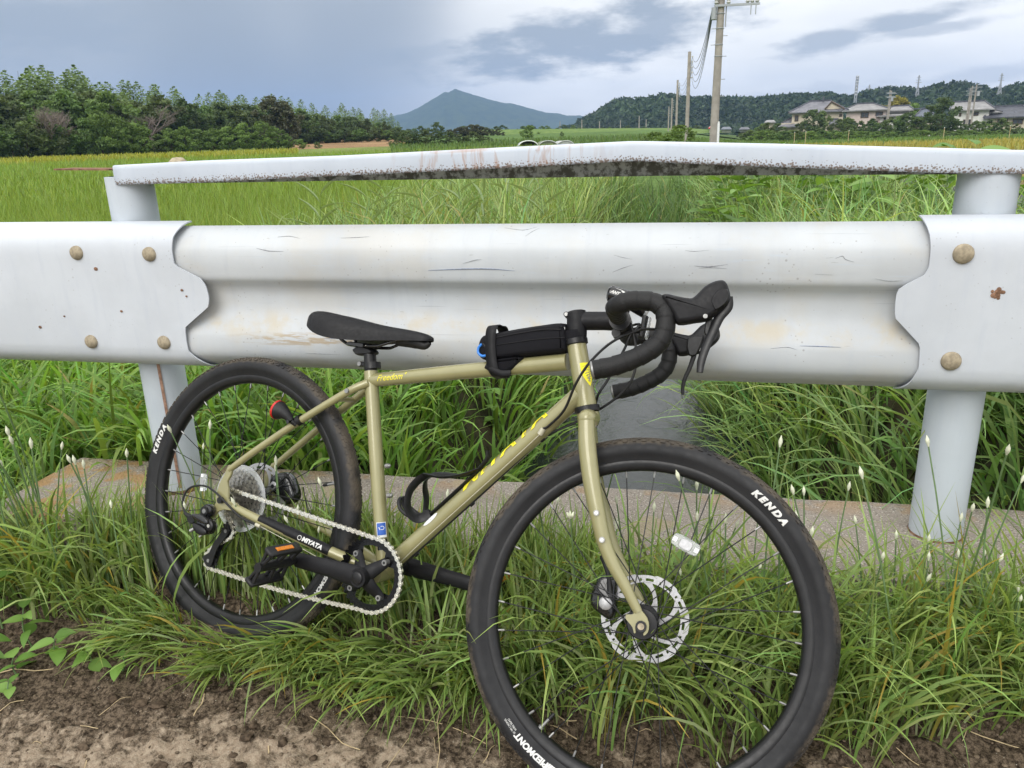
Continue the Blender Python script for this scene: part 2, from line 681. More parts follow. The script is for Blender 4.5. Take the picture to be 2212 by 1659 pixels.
def mat_concrete():
    mt, t, p, out = new_mat('weathered_concrete')
    co = objco(t)
    vo = t.n('ShaderNodeTexVoronoi', i_Scale=150)
    t.link(co, vo.inputs['Vector'])
    n = t.noise(co, 9, 6, .65)
    peb = t.mix(t.smooth(t.noise(co, 190, 3), .38, .62), (.13, .11, .09), (.52, .48, .42))
    c = t.mix(t.smooth(vo.outputs['Distance'], .22, .60), peb, (.29, .255, .22))
    c = t.mix(t.smooth(n, .48, .70, 0, .5), c, (.175, .15, .125))
    # lichen: ochre patches, strongest near the free end
    sep = t.n('ShaderNodeSeparateXYZ', i_0=co)
    ln = t.noise(co, 6.5, 5, .6)
    left = t.smooth(sep.outputs[0], -.85, -1.15)
    back = t.m('MULTIPLY', t.smooth(sep.outputs[1], .03, .14), .55)
    w = t.m('MAXIMUM', left, back)
    lich = t.m('MULTIPLY', t.smooth(ln, .49, .58), w)
    c = t.mix(t.m('MULTIPLY', lich, .8), c, (.36, .215, .085))
    p2 = t.noise(co, 4.4, 2, .4)
    c = t.mix(t.smooth(p2, .645, .675, 0, .6), c, (.37, .31, .20))
    wh = t.noise(co, 2.9, 5, .7)
    c = t.mix(t.smooth(wh, .68, .74, 0, .8), c, (.52, .49, .46))
    t.link(c, p.inputs['Base Color'])
    p.inputs['Roughness'].default_value = .92
    p.inputs['Specular IOR Level'].default_value = .2
    b = t.n('ShaderNodeBump', i_Strength=.9, i_Distance=.004)
    hh = t.m('ADD', t.m('MULTIPLY', vo.outputs['Distance'], -1.0), t.m('MULTIPLY', t.noise(co, 60, 5, .7), 1.5))
    t.link(hh, b.inputs['Height'])
    t.link(b.outputs[0], p.inputs['Normal'])
    return mt


M['concrete'] = mat_concrete()


def mat_dirt():
    mt, t, p, out = new_mat('trodden_dirt')
    co = objco(t)
    wet = t.n('ShaderNodeAttribute', attribute_name='humus').outputs['Fac']
    n = t.noise(co, 24, 8, .74, dist=.3)
    k = t.smooth(t.m('ADD', n, t.m('MULTIPLY', wet, .24)), .46, .62)
    dry = t.mix(t.smooth(t.noise(co, 90, 5, .7), .3, .7), (.27, .205, .145), (.41, .335, .25))
    dark = t.mix(t.smooth(t.noise(co, 95, 6, .75), .38, .64), (.028, .020, .013), (.185, .140, .098))
    c = t.mix(k, dry, dark)
    vo = t.n('ShaderNodeTexVoronoi', i_Scale=130)
    t.link(co, vo.inputs['Vector'])
    sp = t.m('MULTIPLY', t.smooth(vo.outputs['Distance'], .14, .09), t.smooth(t.noise(co, 33, 2), .5, .6))
    c = t.mix(sp, c, (.46, .42, .34))
    t.link(c, p.inputs['Base Color'])
    p.inputs['Roughness'].default_value = .95
    p.inputs['Specular IOR Level'].default_value = .15
    b = t.n('ShaderNodeBump', i_Strength=1.0, i_Distance=.006)
    t.link(t.m('ADD', t.noise(co, 130, 6, .75), t.m('MULTIPLY', t.noise(co, 35, 5, .7), 2.0)), b.inputs['Height'])
    t.link(b.outputs[0], p.inputs['Normal'])
    return mt


M['dirt'] = mat_dirt()


def mat_leaf(name, rough=.5, trans=.35, attr='tint'):
    """leaf or blade: colour comes from a per-leaf attribute, part of the light passes through"""
    mt, t, p, out = new_mat(name)
    a = t.n('ShaderNodeAttribute', attribute_name=attr)
    p.inputs['Roughness'].default_value = rough
    p.inputs['Specular IOR Level'].default_value = .35
    t.link(a.outputs['Color'], p.inputs['Base Color'])
    tr = t.n('ShaderNodeBsdfTranslucent')
    br = t.n('ShaderNodeVectorMath', operation='MULTIPLY', i_0=a.outputs['Color'])
    br.inputs[1].default_value = (1.25, 1.2, .55)
    t.link(br.outputs[0], tr.inputs[0])
    mx = t.n('ShaderNodeMixShader')
    mx.inputs[0].default_value = trans
    t.link(p.outputs[0], mx.inputs[1])
    t.link(tr.outputs[0], mx.inputs[2])
    t.link(mx.outputs[0], out.inputs[0])
    return mt


M['leaf'] = mat_leaf('living_leaf')
M['leaf_far'] = mat_leaf('tree_leaf', .6, .3)

# ------------------------------------------------------------------ near ground, kerb
def verge_z(x, y):
    """height of the dirt verge in front of the kerb"""
    if y < -1.0:
        z = -.132 - .106 * 1.0 + .01 * (y + 1.0)
    else:
        z = -.132 + .106 * y
    # soil banked up among the grass roots
    g = max(0.0, min(1.0, (y + .60) / .22))
    g = g * g * (3 - 2 * g)
    z += .035 * g
    return z


def verge_h(x, y):
    z = verge_z(x, y)
    g = max(0.0, min(1.0, (y + .62) / .2))
    n = mnoise.noise(Vector((x * 5, y * 5, 0))) * .012
    rd = mnoise.turbulence(Vector((x * 20, y * 30, 3)), 4, False) * .013
    rd += max(0, mnoise.noise(Vector((x * 40, y * 75, 9))) - .05) * .012
    pl = max(0.0, mnoise.noise(Vector((x * 3.1, y * 6.0, 21))))
    rd *= .35 + .65 * min(1, (1 - pl) + g)
    # keep clear under the tyres
    k = 1.0
    for cx_, cy_ in ((-.654, -.412), (.283, -.727)):
        d = math.hypot(x - cx_, y - cy_)
        k *= min(1.0, max(0.0, (d - .03) / .08))
    return z + (n + rd) * k - (1 - k) * .001


def build_verge():
    xs = np.concatenate([np.linspace(-9, -1.9, 12)[:-1], np.arange(-1.9, 2.1, .0085), np.linspace(2.1, 9, 12)])
    ys = np.concatenate([np.linspace(-7, -1.05, 8)[:-1], np.arange(-1.05, -.185, .0085)])
    nx, ny = len(xs), len(ys)
    v = np.empty((nx * ny, 3), np.float32)
    hum = np.empty(nx * ny, np.float32)
    for j, y in enumerate(ys):
        for i, x in enumerate(xs):
            k = j * nx + i
            v[k] = (x, y, verge_h(x, y))
            hum[k] = max(0, min(1, (y + .70 + .10 * mnoise.noise(Vector((x * 2.2, y * 2, 5))) - .06 * max(0, x - .2)) / .16))
    me = bpy.data.meshes.new('ground')
    me.vertices.add(nx * ny)
    me.vertices.foreach_set('co', v.ravel())
    idx = np.arange(nx * ny).reshape(ny, nx)
    q = np.stack([idx[:-1, :-1], idx[:-1, 1:], idx[1:, 1:], idx[1:, :-1]], -1).reshape(-1, 4)
    me.loops.add(q.size)
    me.loops.foreach_set('vertex_index', q.ravel().astype(np.int32))
    me.polygons.add(len(q))
    me.polygons.foreach_set('loop_start', np.arange(0, q.size, 4, dtype=np.int32))
    me.polygons.foreach_set('use_smooth', np.ones(len(q), bool))
    me.update()
    a = me.attributes.new('humus', 'FLOAT', 'POINT')
    a.data.foreach_set('value', hum)
    me.materials.append(M['dirt'])
    o = inst('dirt_verge', me)
    tag(o, 'bare brown dirt verge with dry crumbs in front of the kerb', 'ground', kind='structure')


build_verge()


def build_kerb():
    # top z = 0, from its free end on the left to far right; slightly chipped edges
    bm = MB()
    xs = list(np.arange(-1.465, 4.6, .035))
    prof = [(-.222, -.60), (-.222, -.016), (-.216, -.004), (-.204, 0), (-.10, 0), (.02, 0), (.10, 0), (.150, 0), (.161, -.004), (.166, -.014), (.166, -1.0)]
    n = len(prof)
    for x in xs:
        for k, (y, z) in enumerate(prof):
            e = 1.0 if k in (1, 2, 3, 7, 8, 9) else .35
            if k in (0, 10):
                e = 0
            dx = mnoise.noise(Vector((x * 11, k * .3, 1))) * .006 * e
            dz = mnoise.noise(Vector((x * 9, k * .4, 7))) * .004 * e
            sl = .02 * (x + 1.0) if False else 0.0
            bm.v.append((x, y + dx, z + dz + sl))
    for i in range(len(xs) - 1):
        for k in range(n - 1):
            bm.f.append((i * n + k, (i + 1) * n + k, (i + 1) * n + k + 1, i * n + k + 1))
    bm.f.append(tuple(range(n)))
    bm.f.append(tuple((len(xs) - 1) * n + k for k in range(n))[::-1])
    o = bm.build('concrete_kerb', M['concrete'], smooth=35)
    tag(o, 'low weathered concrete kerb with orange lichen under the white guardrail', 'kerb')
    for px in (1.0,):
        c = MB()
        c.lathe([(.0, .006), (.075, .006), (.09, .001), (.092, -.004)], 28, 'Z', (px, 0, 0))
        k = c.build('grout_collar', M['concrete'], o)
    return o


kerb = build_kerb()

# ------------------------------------------------------------------ guardrail
rail = empty('guardrail', (0, 0, 0))
tag(rail, 'white steel roadside guardrail with corrugated beam and dented top rail', 'guardrail')


def post(x, zt, zb=-.05, nm='post'):
    b = MB()
    b.lathe([(.05715, zb), (.05715, zt), (.050, zt + .001)], 36, 'Z', (x, 0, 0))
    return b.build(nm, M['rail_post'], rail, 40)


for x, zt, zb in ((-1, .868, -.05), (1, .835, -.05), (-3, .85, -.5), (3, .81, -.05)):
    po = post(x, zt, zb)
    if zb == -.05:
        b = MB()
        b.lathe([(.0585, .0), (.0592, .001), (.0592, .008), (.0578, .011)], 36, 'Z', (x, 0, 0))
        b.build('rust_ring', M['rust'], po)
# rusty weld seam down the left post
b = MB()
b.tube([(-1 + .0565 * math.sin(R(a)), -.0565 * math.cos(R(a)), z) for a, z in ((27, .40), (27.5, .25), (28, .12), (28, .02))], .0062, 8, flat=.3)
b.build('weld_seam', plain('weld_rust', (.30, .185, .135), .9, 0, .2, .3, 60), rail)

TOP = .745
PROF = [(0.0, -.060), (-.006, -.078), (-.020, -.096), (-.042, -.112), (-.060, -.118), (-.082, -.120), (-.104, -.119), (-.122, -.116),
        (-.134, -.107), (-.146, -.098), (-.162, -.0925), (-.184, -.0920), (-.206, -.0955), (-.232, -.105), (-.254, -.114), (-.268, -.118),
        (-.290, -.120), (-.308, -.118), (-.322, -.111), (-.338, -.094), (-.350, -.074), (-.358, -.060)]
PROFS = catmull([(y, z, 0) for z, y in PROF], 4)


def rail_zoff(x):
    return -.004 * x


def panel_from(name, mat, x0, x1, n, prof, edge=None, thick=.0032):
    """sheet of steel following prof (y, dz); edge(dz) gives the cut line of one end"""
    bm = bmesh.new()
    rows = []
    for i in range(n + 1):
        row = []
        for p in prof:
            a, b_ = x0, x1
            if edge is not None:
                a = edge(p.y) if callable(edge) else a
            x = a + (b_ - a) * i / n
            wob = .0015 * mnoise.noise(Vector((x * 3, p.y * 9, 2)))
            row.append(bm.verts.new((x, p.x + wob, TOP + p.y + rail_zoff(x))))
        rows.append(row)
    for i in range(n):
        for k in range(len(prof) - 1):
            bm.faces.new((rows[i][k], rows[i + 1][k], rows[i + 1][k + 1], rows[i][k + 1]))
    bmesh.ops.recalc_face_normals(bm, faces=bm.faces)
    bmesh.ops.solidify(bm, geom=list(bm.faces), thickness=thick)
    bmesh.ops.recalc_face_normals(bm, faces=bm.faces)
    me = bpy.data.meshes.new(name)
    bm.to_mesh(me)
    bm.free()
    me.polygons.foreach_set('use_smooth', [True] * len(me.polygons))
    me.set_sharp_from_angle(angle=R(50))
    me.materials.append(mat)
    return inst(name, me, rail)


panel_from('beam_panel', M['rail_old'], -.98, 1.02, 60, PROFS)

# flat end panels bolted over the corrugated beam, each ending in a rounded tongue
PLP = [(.012, -.058), (.008, -.085), (-.004, -.108), (-.022, -.121), (-.05, -.1275), (-.10, -.1290), (-.16, -.1292), (-.22, -.1290), (-.28, -.1290),
       (-.306, -.1275), (-.326, -.121), (-.342, -.106), (-.354, -.085), (-.362, -.060)]
PLS = catmull([(y, z, 0) for z, y in PLP], 6)
LE = [(.761, -.800), (.725, -.817), (.696, -.821), (.658, -.820), (.645, -.794), (.626, -.756), (.609, -.744), (.579, -.740), (.556, -.746),
      (.502, -.819), (.468, -.821), (.440, -.820), (.410, -.796), (.37, -.77)]
RE = [(.752, .860), (.723, .867), (.699, .870), (.662, .871), (.646, .866), (.621, .825), (.612, .817), (.585, .8165), (.557, .819), (.500, .874),
      (.450, .877), (.412, .866), (.37, .845)]


def cut(tbl):
    zs = [p[0] for p in tbl][::-1]
    xs = [p[1] for p in tbl][::-1]
    return lambda dz: float(np.interp(TOP + dz, zs, xs))


panel_from('end_panel', M['rail_new'], 0, -3.2, 46, PLS, cut(LE))
panel_from('end_panel', M['rail_new'], 0, 3.2, 46, PLS, cut(RE))

bolt_prof = [(.0, -.0095), (.008, -.0092), (.0135, -.0072), (.0168, -.0038), (.0178, 0), (.0178, .004)]
bb = MB()
bb.lathe(bolt_prof, 20, 'Y')
bme = bb.mesh('bolt_head', M['bolt'], 40)
for x, z in ((-1.086, .692), (-.883, .688), (-1.095, .464), (-.884, .466)):
    inst('bolt_head', bme, rail, loc=(x, -.130, z))
bb = MB()
bb.lathe([(r * 1.12, h) for r, h in bolt_prof], 20, 'Y')
bme2 = bb.mesh('bolt_head', M['bolt'], 40)
for x, z in ((.930, .684), (.936, .464)):
    inst('bolt_head', bme2, rail, loc=(x, -.130, z))
bb = MB()
for k in range(16):
    a, r_ = random.random() * 6.28, random.random() ** .5 * .012
    bb.ball((1.002 + r_ * math.cos(a), -.1300, .605 + r_ * math.sin(a) * .9), .0032 + .002 * random.random(), 7, 4, (1, .25, 1))
bb.build('rust_blister', M['rust'], rail)
for x, z, s in ((-1.04, .652, .006), (-.81, .60, .004), (-.99, .545, .004), (-1.24, .50, .005), (-.80, .585, .003), (-1.16, .53, .003)):
    bb = MB()
    bb.ball((x, -.1300, z), s, 8, 4, (1, .2, .8))
    bb.build('rust_chip', M['rust'], rail)
# scuffs and scratches left on the beam, each a thin dark line lying on the steel
M['scuff'] = plain('scuff', (.25, .26, .28), .7, 0, .2, .3, 200)
M['blue_scuff'] = plain('blue_scuff', (.19, .23, .33), .7, 0, .2, .3, 200)


def on_beam(px, py):
    v = ray(px, py)
    y = -.12
    for _ in range(8):
        p = CAM + v * ((y - CAM.y) / v.y)
        y = float(np.interp(-(p.z - TOP - rail_zoff(p.x)), [-q_.y for q_ in PROFS], [q_.x for q_ in PROFS]))
    p.y = y - .0006
    return p


for pts_, w_, mm in (([(925, 584), (1000, 581), (1060, 581), (1112, 585)], .0012, 'blue_scuff'), ([(1323, 588), (1345, 579), (1368, 572)], .0011, 'scuff'), ([(1500, 574), (1530, 576), (1572, 571)], .0014, 'scuff'), ([(1510, 579), (1540, 578), (1570, 580)], .0009, 'scuff'),
                     ([(1327, 551), (1345, 556), (1366, 560)], .0010, 'scuff'), ([(554, 536), (580, 542), (612, 543)], .0013, 'scuff'), ([(600, 512), (625, 510), (648, 515)], .0008, 'scuff'), ([(737, 514), (770, 513), (798, 511)], .0008, 'scuff'), ([(1090, 492), (1130, 497), (1160, 490)], .0008, 'scuff'),
                     ([(1728, 747), (1770, 748), (1816, 750)], .0013, 'blue_scuff'), ([(1665, 753), (1700, 750), (1722, 756)], .0010, 'scuff'), ([(700, 731), (735, 731), (770, 730)], .0010, 'blue_scuff'), ([(660, 763), (690, 764), (735, 766)], .0008, 'scuff'), ([(1000, 569), (1025, 562), (1040, 560)], .0008, 'scuff'),
                     ([(1480, 541), (1500, 543), (1535, 540)], .0009, 'scuff'), ([(1805, 558), (1820, 553), (1826, 560), (1845, 566)], .0008, 'scuff'), ([(1760, 592), (1800, 594)], .0008, 'scuff'), ([(1890, 602), (1920, 607), (1950, 606)], .0007, 'scuff'), ([(1135, 510), (1150, 500), (1165, 493)], .0007, 'scuff')):
    q = MB(); q.tube([on_beam(*p_) for p_ in pts_], [w_ * .3] + [w_ * .75] * (len(pts_) - 2) + [w_ * .2], 5, 3); q.build('scuff', M[mm], rail)
# short spacer between post and beam
for x in (-1, 1, -3, 3):
    b = MB()
    b.box((x, -.0665, .57), (.07, .016, .20))
    b.build('bracket', M['rail_post'], rail)


def build_top_rail():
    FT = [(-.992, .897), (-.752, .902), (-.395, .904), (.045, .912), (.279, .916), (.567, .902), (.748, .892), (1.035, .876), (1.6, .858), (3.2, .84)]
    FB = [(-1.002, .850), (-.761, .851), (-.395, .859), (-.17, .863), (.044, .868), (.280, .875), (.382, .867), (.571, .855), (.752, .844), (.912, .835),
          (1.042, .831), (1.6, .815), (3.2, .79)]
    BT = [(-1, .888), (-.4, .885), (.38, .880), (1, .872), (3.2, .84)]
    BB_ = [(-1, .846), (-.44, .843), (.38, .837), (1, .826), (3.2, .79)]
    f = lambda T, x: float(np.interp(x, [p[0] for p in T], [p[1] for p in T]))
    xs = np.concatenate([np.linspace(-.995, 1.1, 64), np.linspace(1.2, 3.2, 8)])
    bm = bmesh.new()
    lay = bm.verts.layers.float.new('lip')
    lipv = {}
    rows = []
    for x in xs:
        ft, fb, bt, bo = f(FT, x), f(FB, x), f(BT, x), f(BB_, x)
        pts = []
        for k in range(7):
            s = k / 6
            pts.append((x, -.0600 - .0012 * math.sin(s * 3.1), fb + (ft - .004 - fb) * s, s))
        pts += [(x, -.0575, ft - .001, 1.0), (x, -.052, ft, 1.0), (x, -.02, ft + (bt - ft) * .3, 1.0), (x, .02, ft + (bt - ft) * .7, 1.0),
                (x, .050, bt, 1.0), (x, .0545, bt - .004, 1.0), (x, .055, bo, 1.0)]
        rows.append([bm.verts.new(p[:3]) for p in pts])
        for v_, p in zip(rows[-1], pts):
            lipv[v_] = p[3]
    for v_, s in lipv.items():
        v_[lay] = s
    for i in range(len(rows) - 1):
        for k in range(len(rows[0]) - 1):
            bm.faces.new((rows[i][k], rows[i + 1][k], rows[i + 1][k + 1], rows[i][k + 1]))
    bmesh.ops.recalc_face_normals(bm, faces=bm.faces)
    me = bpy.data.meshes.new('top_rail')
    bm.to_mesh(me)
    bm.free()
    me.polygons.foreach_set('use_smooth', [True] * len(me.polygons))
    me.set_sharp_from_angle(angle=R(40))
    me.materials.append(M['rail_top'])
    me.materials.append(M['mould'])
    o = inst('top_rail', me, rail)
    sol = o.modifiers.new('thickness', 'SOLIDIFY')
    sol.thickness = .003
    sol.offset = -1
    sol.material_offset = 1
    return o


build_top_rail()
b = MB()
b.box((-1.105, .0, .8885), (.16, .072, .004), Matrix.Rotation(R(1.5), 3, 'Y'))
b.build('cap_plate', M['rust'], rail)
b = MB()
b.lathe([(0, .018), (.012, .017), (.022, .008), (.024, 0)], 14, 'Z', (-.86, .01, .893))
b.build('bolt_head', M['bolt'], rail)

# ------------------------------------------------------------------ bicycle
RT = .334                                             # tyre radius
BU, BY, BV = Vector((.95485, -.29321, -.04794)), Vector((.25985, .90240, -.34373)), Vector((.14405, .31576, .93784))
BA = Vector((-.60624, -.30637, .13758))               # rear axle
bike = empty('bicycle')
bmx = Matrix((BU, BY, BV)).transposed().to_4x4()
bmx.translation = BA - BV * RT
bike.matrix_world = bmx
tag(bike, 'olive green drop bar gravel bicycle with black tyres leaning on the guardrail', 'bicycle')


def bp(u, v, off=0.0):
    return Vector((u, -off, v + RT))


ST = Vector((.7556, 0, .5223 + RT))                   # steerer at the stem, axes of the turned front end
US, VS, NS = Vector((.974, .2266, -.0095)), Vector((-.0095, .0825, .9965)), Vector((.2266, -.9705, .0825))


def sp(a, b, w=0.0):
    return ST + US * a + VS * b + NS * w


FC = Vector((.9813, .0152, RT))                       # front axle
UF, VF, NF = Vector((.9788, .2048, -.0064)).normalized(), Vector((-.0217, .1348, .9906)).normalized(), Vector((.2038, -.9695, .1364)).normalized()


def fp(a, b, w=0.0):
    return FC + UF * a + VF * b + NF * w


BBC = (.4185, -.0610)                                 # bottom bracket


def part(name, mb, mat, parent=None, smooth=40):
    return mb.build(name, mat, parent or bike, smooth)


# --- frame: every tube its own mesh under the frame
fr = MB()
fr.tube([bp(.2965, .352), bp(.3555, .152), bp(.4165, -.045)], .0152, 20)
frame = part('frame', fr, M['olive'])
t_ = MB(); t_.tube([bp(.302, .3325), bp(.50, .381), bp(.752, .4425)], [.0150, .0158, .0168], 20); part('top_tube', t_, M['olive'], frame)
t_ = MB(); t_.tube([bp(.420, -.060), bp(.60, .157), bp(.790, .386)], [.0185, .0185, .0180], 22); part('down_tube', t_, M['olive'], frame)
t_ = MB(); t_.tube([bp(.7640, .4780), bp(.8060, .3660)], .0190, 24); part('head_tube', t_, M['olive'], frame)
t_ = MB(); t_.cyl(bp(*BBC, .036), bp(*BBC, -.036), .0205, 24); part('bottom_bracket', t_, M['olive'], frame)
for s in (1, -1):
    t_ = MB()
    t_.tube([bp(.305, .327, .012 * s), bp(.262, .297, .026 * s), bp(.155, .208, .047 * s), bp(.060, .1235, .062 * s), bp(.004, .072, .068 * s)],
            [.0098, .0088, .0085, .0082, .0075], 14, 5)
    part('seat_stay', t_, M['olive'], frame)
    t_ = MB()
    t_.tube([bp(.400, -.057, .020 * s), bp(.330, -.047, .036 * s), bp(.21, -.030, .055 * s), bp(.110, -.0175, .066 * s), bp(.036, -.007, .068 * s)],
            [.0115, .0120, .0115, .0100, .0085], 14, 5)
    part('chain_stay', t_, M['olive'], frame)
    t_ = MB()
    poly = [(.000, .082), (.012, .076), (.013, .060), (.006, .045), (.012, .030), (.016, .014), (.020, .002), (.044, .004), (.050, -.010), (.030, -.018),
            (.012, -.020), (-.008, -.030), (-.018, -.046), (-.028, -.046), (-.028, -.030), (-.019, -.010), (-.022, .012), (-.016, .040), (-.006, .062)]
    if s < 0:
        poly = poly[:12] + [(-.014, -.016)] + poly[15:]
    t_.puffy(poly, lambda x, y, w, s=s: bp(x, y, .068 * s + w), .0035, .0015, 5, 2)
    part('dropout', t_, M['olive'], frame)
# bridge between the seat stays and small brazed fittings
t_ = MB(); t_.cyl(bp(.243, .280, .030), bp(.243, .280, -.030), .006, 12); part('stay_bridge', t_, M['olive'], frame)
for u, v in ((.3685, .155), (.3865, .0945)):
    t_ = MB(); t_.cyl(bp(u + .010, v + .003), bp(u + .0185, v + .0055), .0052, 12); t_.ball(bp(u + .0185, v + .0055), .0042, 8, 5); part('boss_bolt', t_, M['bright'], frame)
t_ = MB(); t_.cyl(bp(.268, .3016, .030), bp(.268, .3016, .036), .0052, 14); part('rack_bolt', t_, M['bright'], frame)
t_ = MB(); t_.tube([bp(.112, -.0285, .070), bp(.126, -.030, .070)], .0050, 10); part('cable_stop', t_, M['clamp_gold'], frame)
for (a, b_) in (((.7345, .3085), (.7290, .2960)),):
    t_ = MB(); t_.tube([bp(*a, .018), bp(*b_, .018)], .0058, 10); part('cable_stop', t_, M['clamp_gold'], frame)
t_ = MB(); t_.lathe([(.0, .0), (.017, 0), (.022, .002), (.0228, .006), (.022, .010), (.0195, .011)], 28, 'Z')


def ring_on(name, a, b, r0, r1, mat, parent, lip=.0012):
    a, b = Vector(a), Vector(b)
    q = MB()
    q.tube([a, a + (b - a) * .12, b - (b - a) * .12, b], [r0, r1, r1, r0], 28)
    return part(name, q, mat, parent)


ring_on('lower_headset_cup', bp(.8110, .3535), bp(.8060, .3660), .0200, .0240, M['black_metal'], frame)
ring_on('upper_headset_cup', bp(.7640, .4770), bp(.7600, .4885), .0205, .0225, M['black_metal'], frame)

# --- lettering and stickers on the frame
def tube_wrap(a, b, r, face, eps=.0005):
    """map flat x (along a->b) and y (round the tube) onto a tube; face = direction the middle looks to"""
    a, b = Vector(a), Vector(b)
    ax = (b - a).normalized()
    f0 = Vector(face)
    f0 = (f0 - ax * f0.dot(ax)).normalized()
    g = ax.cross(f0) * -1
    if g.z < 0:
        g = -g
    return lambda x, y: a + ax * x + f0 * (math.cos(y / r) * (r + eps)) + g * (math.sin(y / r) * (r + eps))


near = bp(0, 0, 1) - bp(0, 0, 0)
fn = tube_wrap(bp(.302, .3325), bp(.50, .381), .0150, near)
lettering('frame_lettering', 'Freedom', lambda x, y: fn(x + .058, y + .001), M['yellow_print'], frame, .019, .45, .0, 2, .95)
lettering('frame_lettering', '+', lambda x, y: fn(x + .099, y + .006), M['yellow_print'], frame, .012, .3, .0, 1)
# broken yellow brand strip along the upper flank of the down tube, seen edge on
fd = tube_wrap(bp(.420, -.060), bp(.790, .386), .0187, near, .0004)
dl_ = (bp(.790, .386) - bp(.420, -.060)).length
fu = tube_wrap(bp(.420, -.060), bp(.790, .386), .0187, near + Vector((-.9, 0, .75)), .0004)
ft_ = tube_wrap(bp(.420, -.060), bp(.790, .386), .0187, near * .55 + Vector((-.9, 0, .75)), .0005)
lettering('frame_lettering', 'MIYATA', lambda x, y: ft_(x + .385, y), M['yellow_print'], frame, .040, .25, .0012, 3, 1.55, 1.12)
for x, ln, mm in ((.170, .042, 'white_sticker'),):
    q = MB()
    for k in range(9):
        s = -1 + k / 4
        hw = .006 * math.sqrt(max(.05, 1 - s * s * .95))
        q.v += [tuple(fu(x + s * ln / 2, y - .004)) for y in (-hw, 0, hw)]
    for k in range(8):
        q.f += [(k * 3, k * 3 + 3, k * 3 + 4, k * 3 + 1), (k * 3 + 1, k * 3 + 4, k * 3 + 5, k * 3 + 2)]
    part('oval_sticker', q, M[mm], frame)
fs_ = tube_wrap(bp(.4165, -.045), bp(.2965, .352), .0152, near, .0004)


def wrap_patch(name, fnc, x0, x1, y0, y1, mat, n=8):
    q = MB()
    for k in range(n + 1):
        q.v += [tuple(fnc(x0 + (x1 - x0) * k / n, y0 + (y1 - y0) * j / n)) for j in range(n + 1)]
    for k in range(n):
        for j in range(n):
            q.f.append((k * (n + 1) + j, (k + 1) * (n + 1) + j, (k + 1) * (n + 1) + j + 1, k * (n + 1) + j + 1))
    return part(name, q, mat, frame)


fside = tube_wrap(bp(.4165, -.045), bp(.2965, .352), .0152, near + Vector((.75, 0, 0)), .0006)
# horizontal coordinate of the patch runs round the tube
wrap_patch('sticker_border', fside, .056, .088, -.0105, .0105, M['white_sticker'])
fside2 = tube_wrap(bp(.4165, -.045), bp(.2965, .352), .0152, near + Vector((.75, 0, 0)), .0010)
wrap_patch('blue_sticker', fside2, .0610, .0865, -.0090, .0090, M['blue_sticker'])
fside3 = tube_wrap(bp(.4165, -.045), bp(.2965, .352), .0152, near + Vector((.75, 0, 0)), .0015)
lettering('sticker_lettering', 'Cr', lambda x, y: fside3(.0755 + y, -x), M['white_sticker'], frame, .012, 0, 0, 1)
wrap_patch('black_sticker', fside, .030, .053, -.011, .011, M['black_gloss'])
# yellow crest on the front of the head tube
fh = tube_wrap(bp(.8060, .3660), bp(.7640, .4780), .0190, near + Vector((1.7, 0, .5)), .0006)
q = MB()
N_ = 9
for k in range(N_):
    s = k / (N_ - 1)
    w_ = .0135 * (math.sin(min(1, s * 1.25) * math.pi * .55) if s < .8 else 1.0)
    q.v += [tuple(fh(.034 + .046 * s, y)) for y in (-w_, -w_ * .5, 0, w_ * .5, w_)]
for k in range(N_ - 1):
    for j in range(4):
        q.f.append((k * 5 + j, k * 5 + 5 + j, k * 5 + 6 + j, k * 5 + 1 + j))
part('head_badge', q, M['yellow_print'], frame)
fh2 = tube_wrap(bp(.8060, .3660), bp(.7640, .4780), .0190, near + Vector((1.7, 0, .5)), .0011)
for k in range(7):
    q = MB()
    s = .2 + .1 * k
    w_ = .010 * math.sin(s * 1.6)
    q.v += [tuple(fh2(.036 + .046 * s, -w_)), tuple(fh2(.039 + .046 * s, -w_ * .2)), tuple(fh2(.035 + .046 * s, w_ * .9)), tuple(fh2(.033 + .046 * s, w_ * .3))]
    q.f.append((0, 1, 2, 3))
    part('badge_stroke', q, M['olive'], frame)

# --- chain stay protector with white lettering
q = MB()
q.tube([bp(.118, -.0150, .0670), bp(.20, -.0255, .0580), bp(.305, -.0425, .0415)], [.0092, .0114, .0118], 14, 4)
cg = part('chain_stay_guard', q, M['black_satin'], frame)
a0, b0 = bp(.215, -.0275, .0565), bp(.30, -.0415, .0425)
fg = tube_wrap(a0, b0, .0118, near + Vector((0, 0, .25)), .0010)
lettering('guard_lettering', 'MIYATA', lambda x, y: fg(x + .050, y), M['print'], frame, .0125, .15, .0006, 1, 1.15)
q = MB(); q.tube([fg(.018 + .0045 * math.cos(a), .0045 * math.sin(a)) for a in np.linspace(0, 6.2, 12)], .0008, 5, closed=True); part('guard_lettering', q, M['print'], frame)

# --- wheels
def tyre_profile():
    c, r = RT - .0210, .0210
    pr = []
    for k in range(25):
        a = R(-128 + 256 * k / 24)
        pr.append((c + r * math.cos(a), r * math.sin(a) * 1.0))
    return [(.2885, -.0118), (.2935, -.0140)] + pr + [(.2935, .0140), (.2885, .0118)]


q = MB(); q.lathe(tyre_profile(), 120); TYRE_ME = q.mesh('tyre', M['tyre'], 60)
q = MB()
rim_p = [(.2900, -.0135), (.2925, -.0125), (.2930, -.0105), (.2860, -.0100), (.2860, .0100), (.2930, .0105), (.2925, .0125), (.2900, .0135), (.2860, .0132),
         (.2790, .0118), (.2735, .0085), (.2718, .0), (.2735, -.0085), (.2790, -.0118), (.2860, -.0132)]
q.lathe(rim_p, 120, closed=True)
RIM_ME = q.mesh('rim', M['black_metal'], 50)


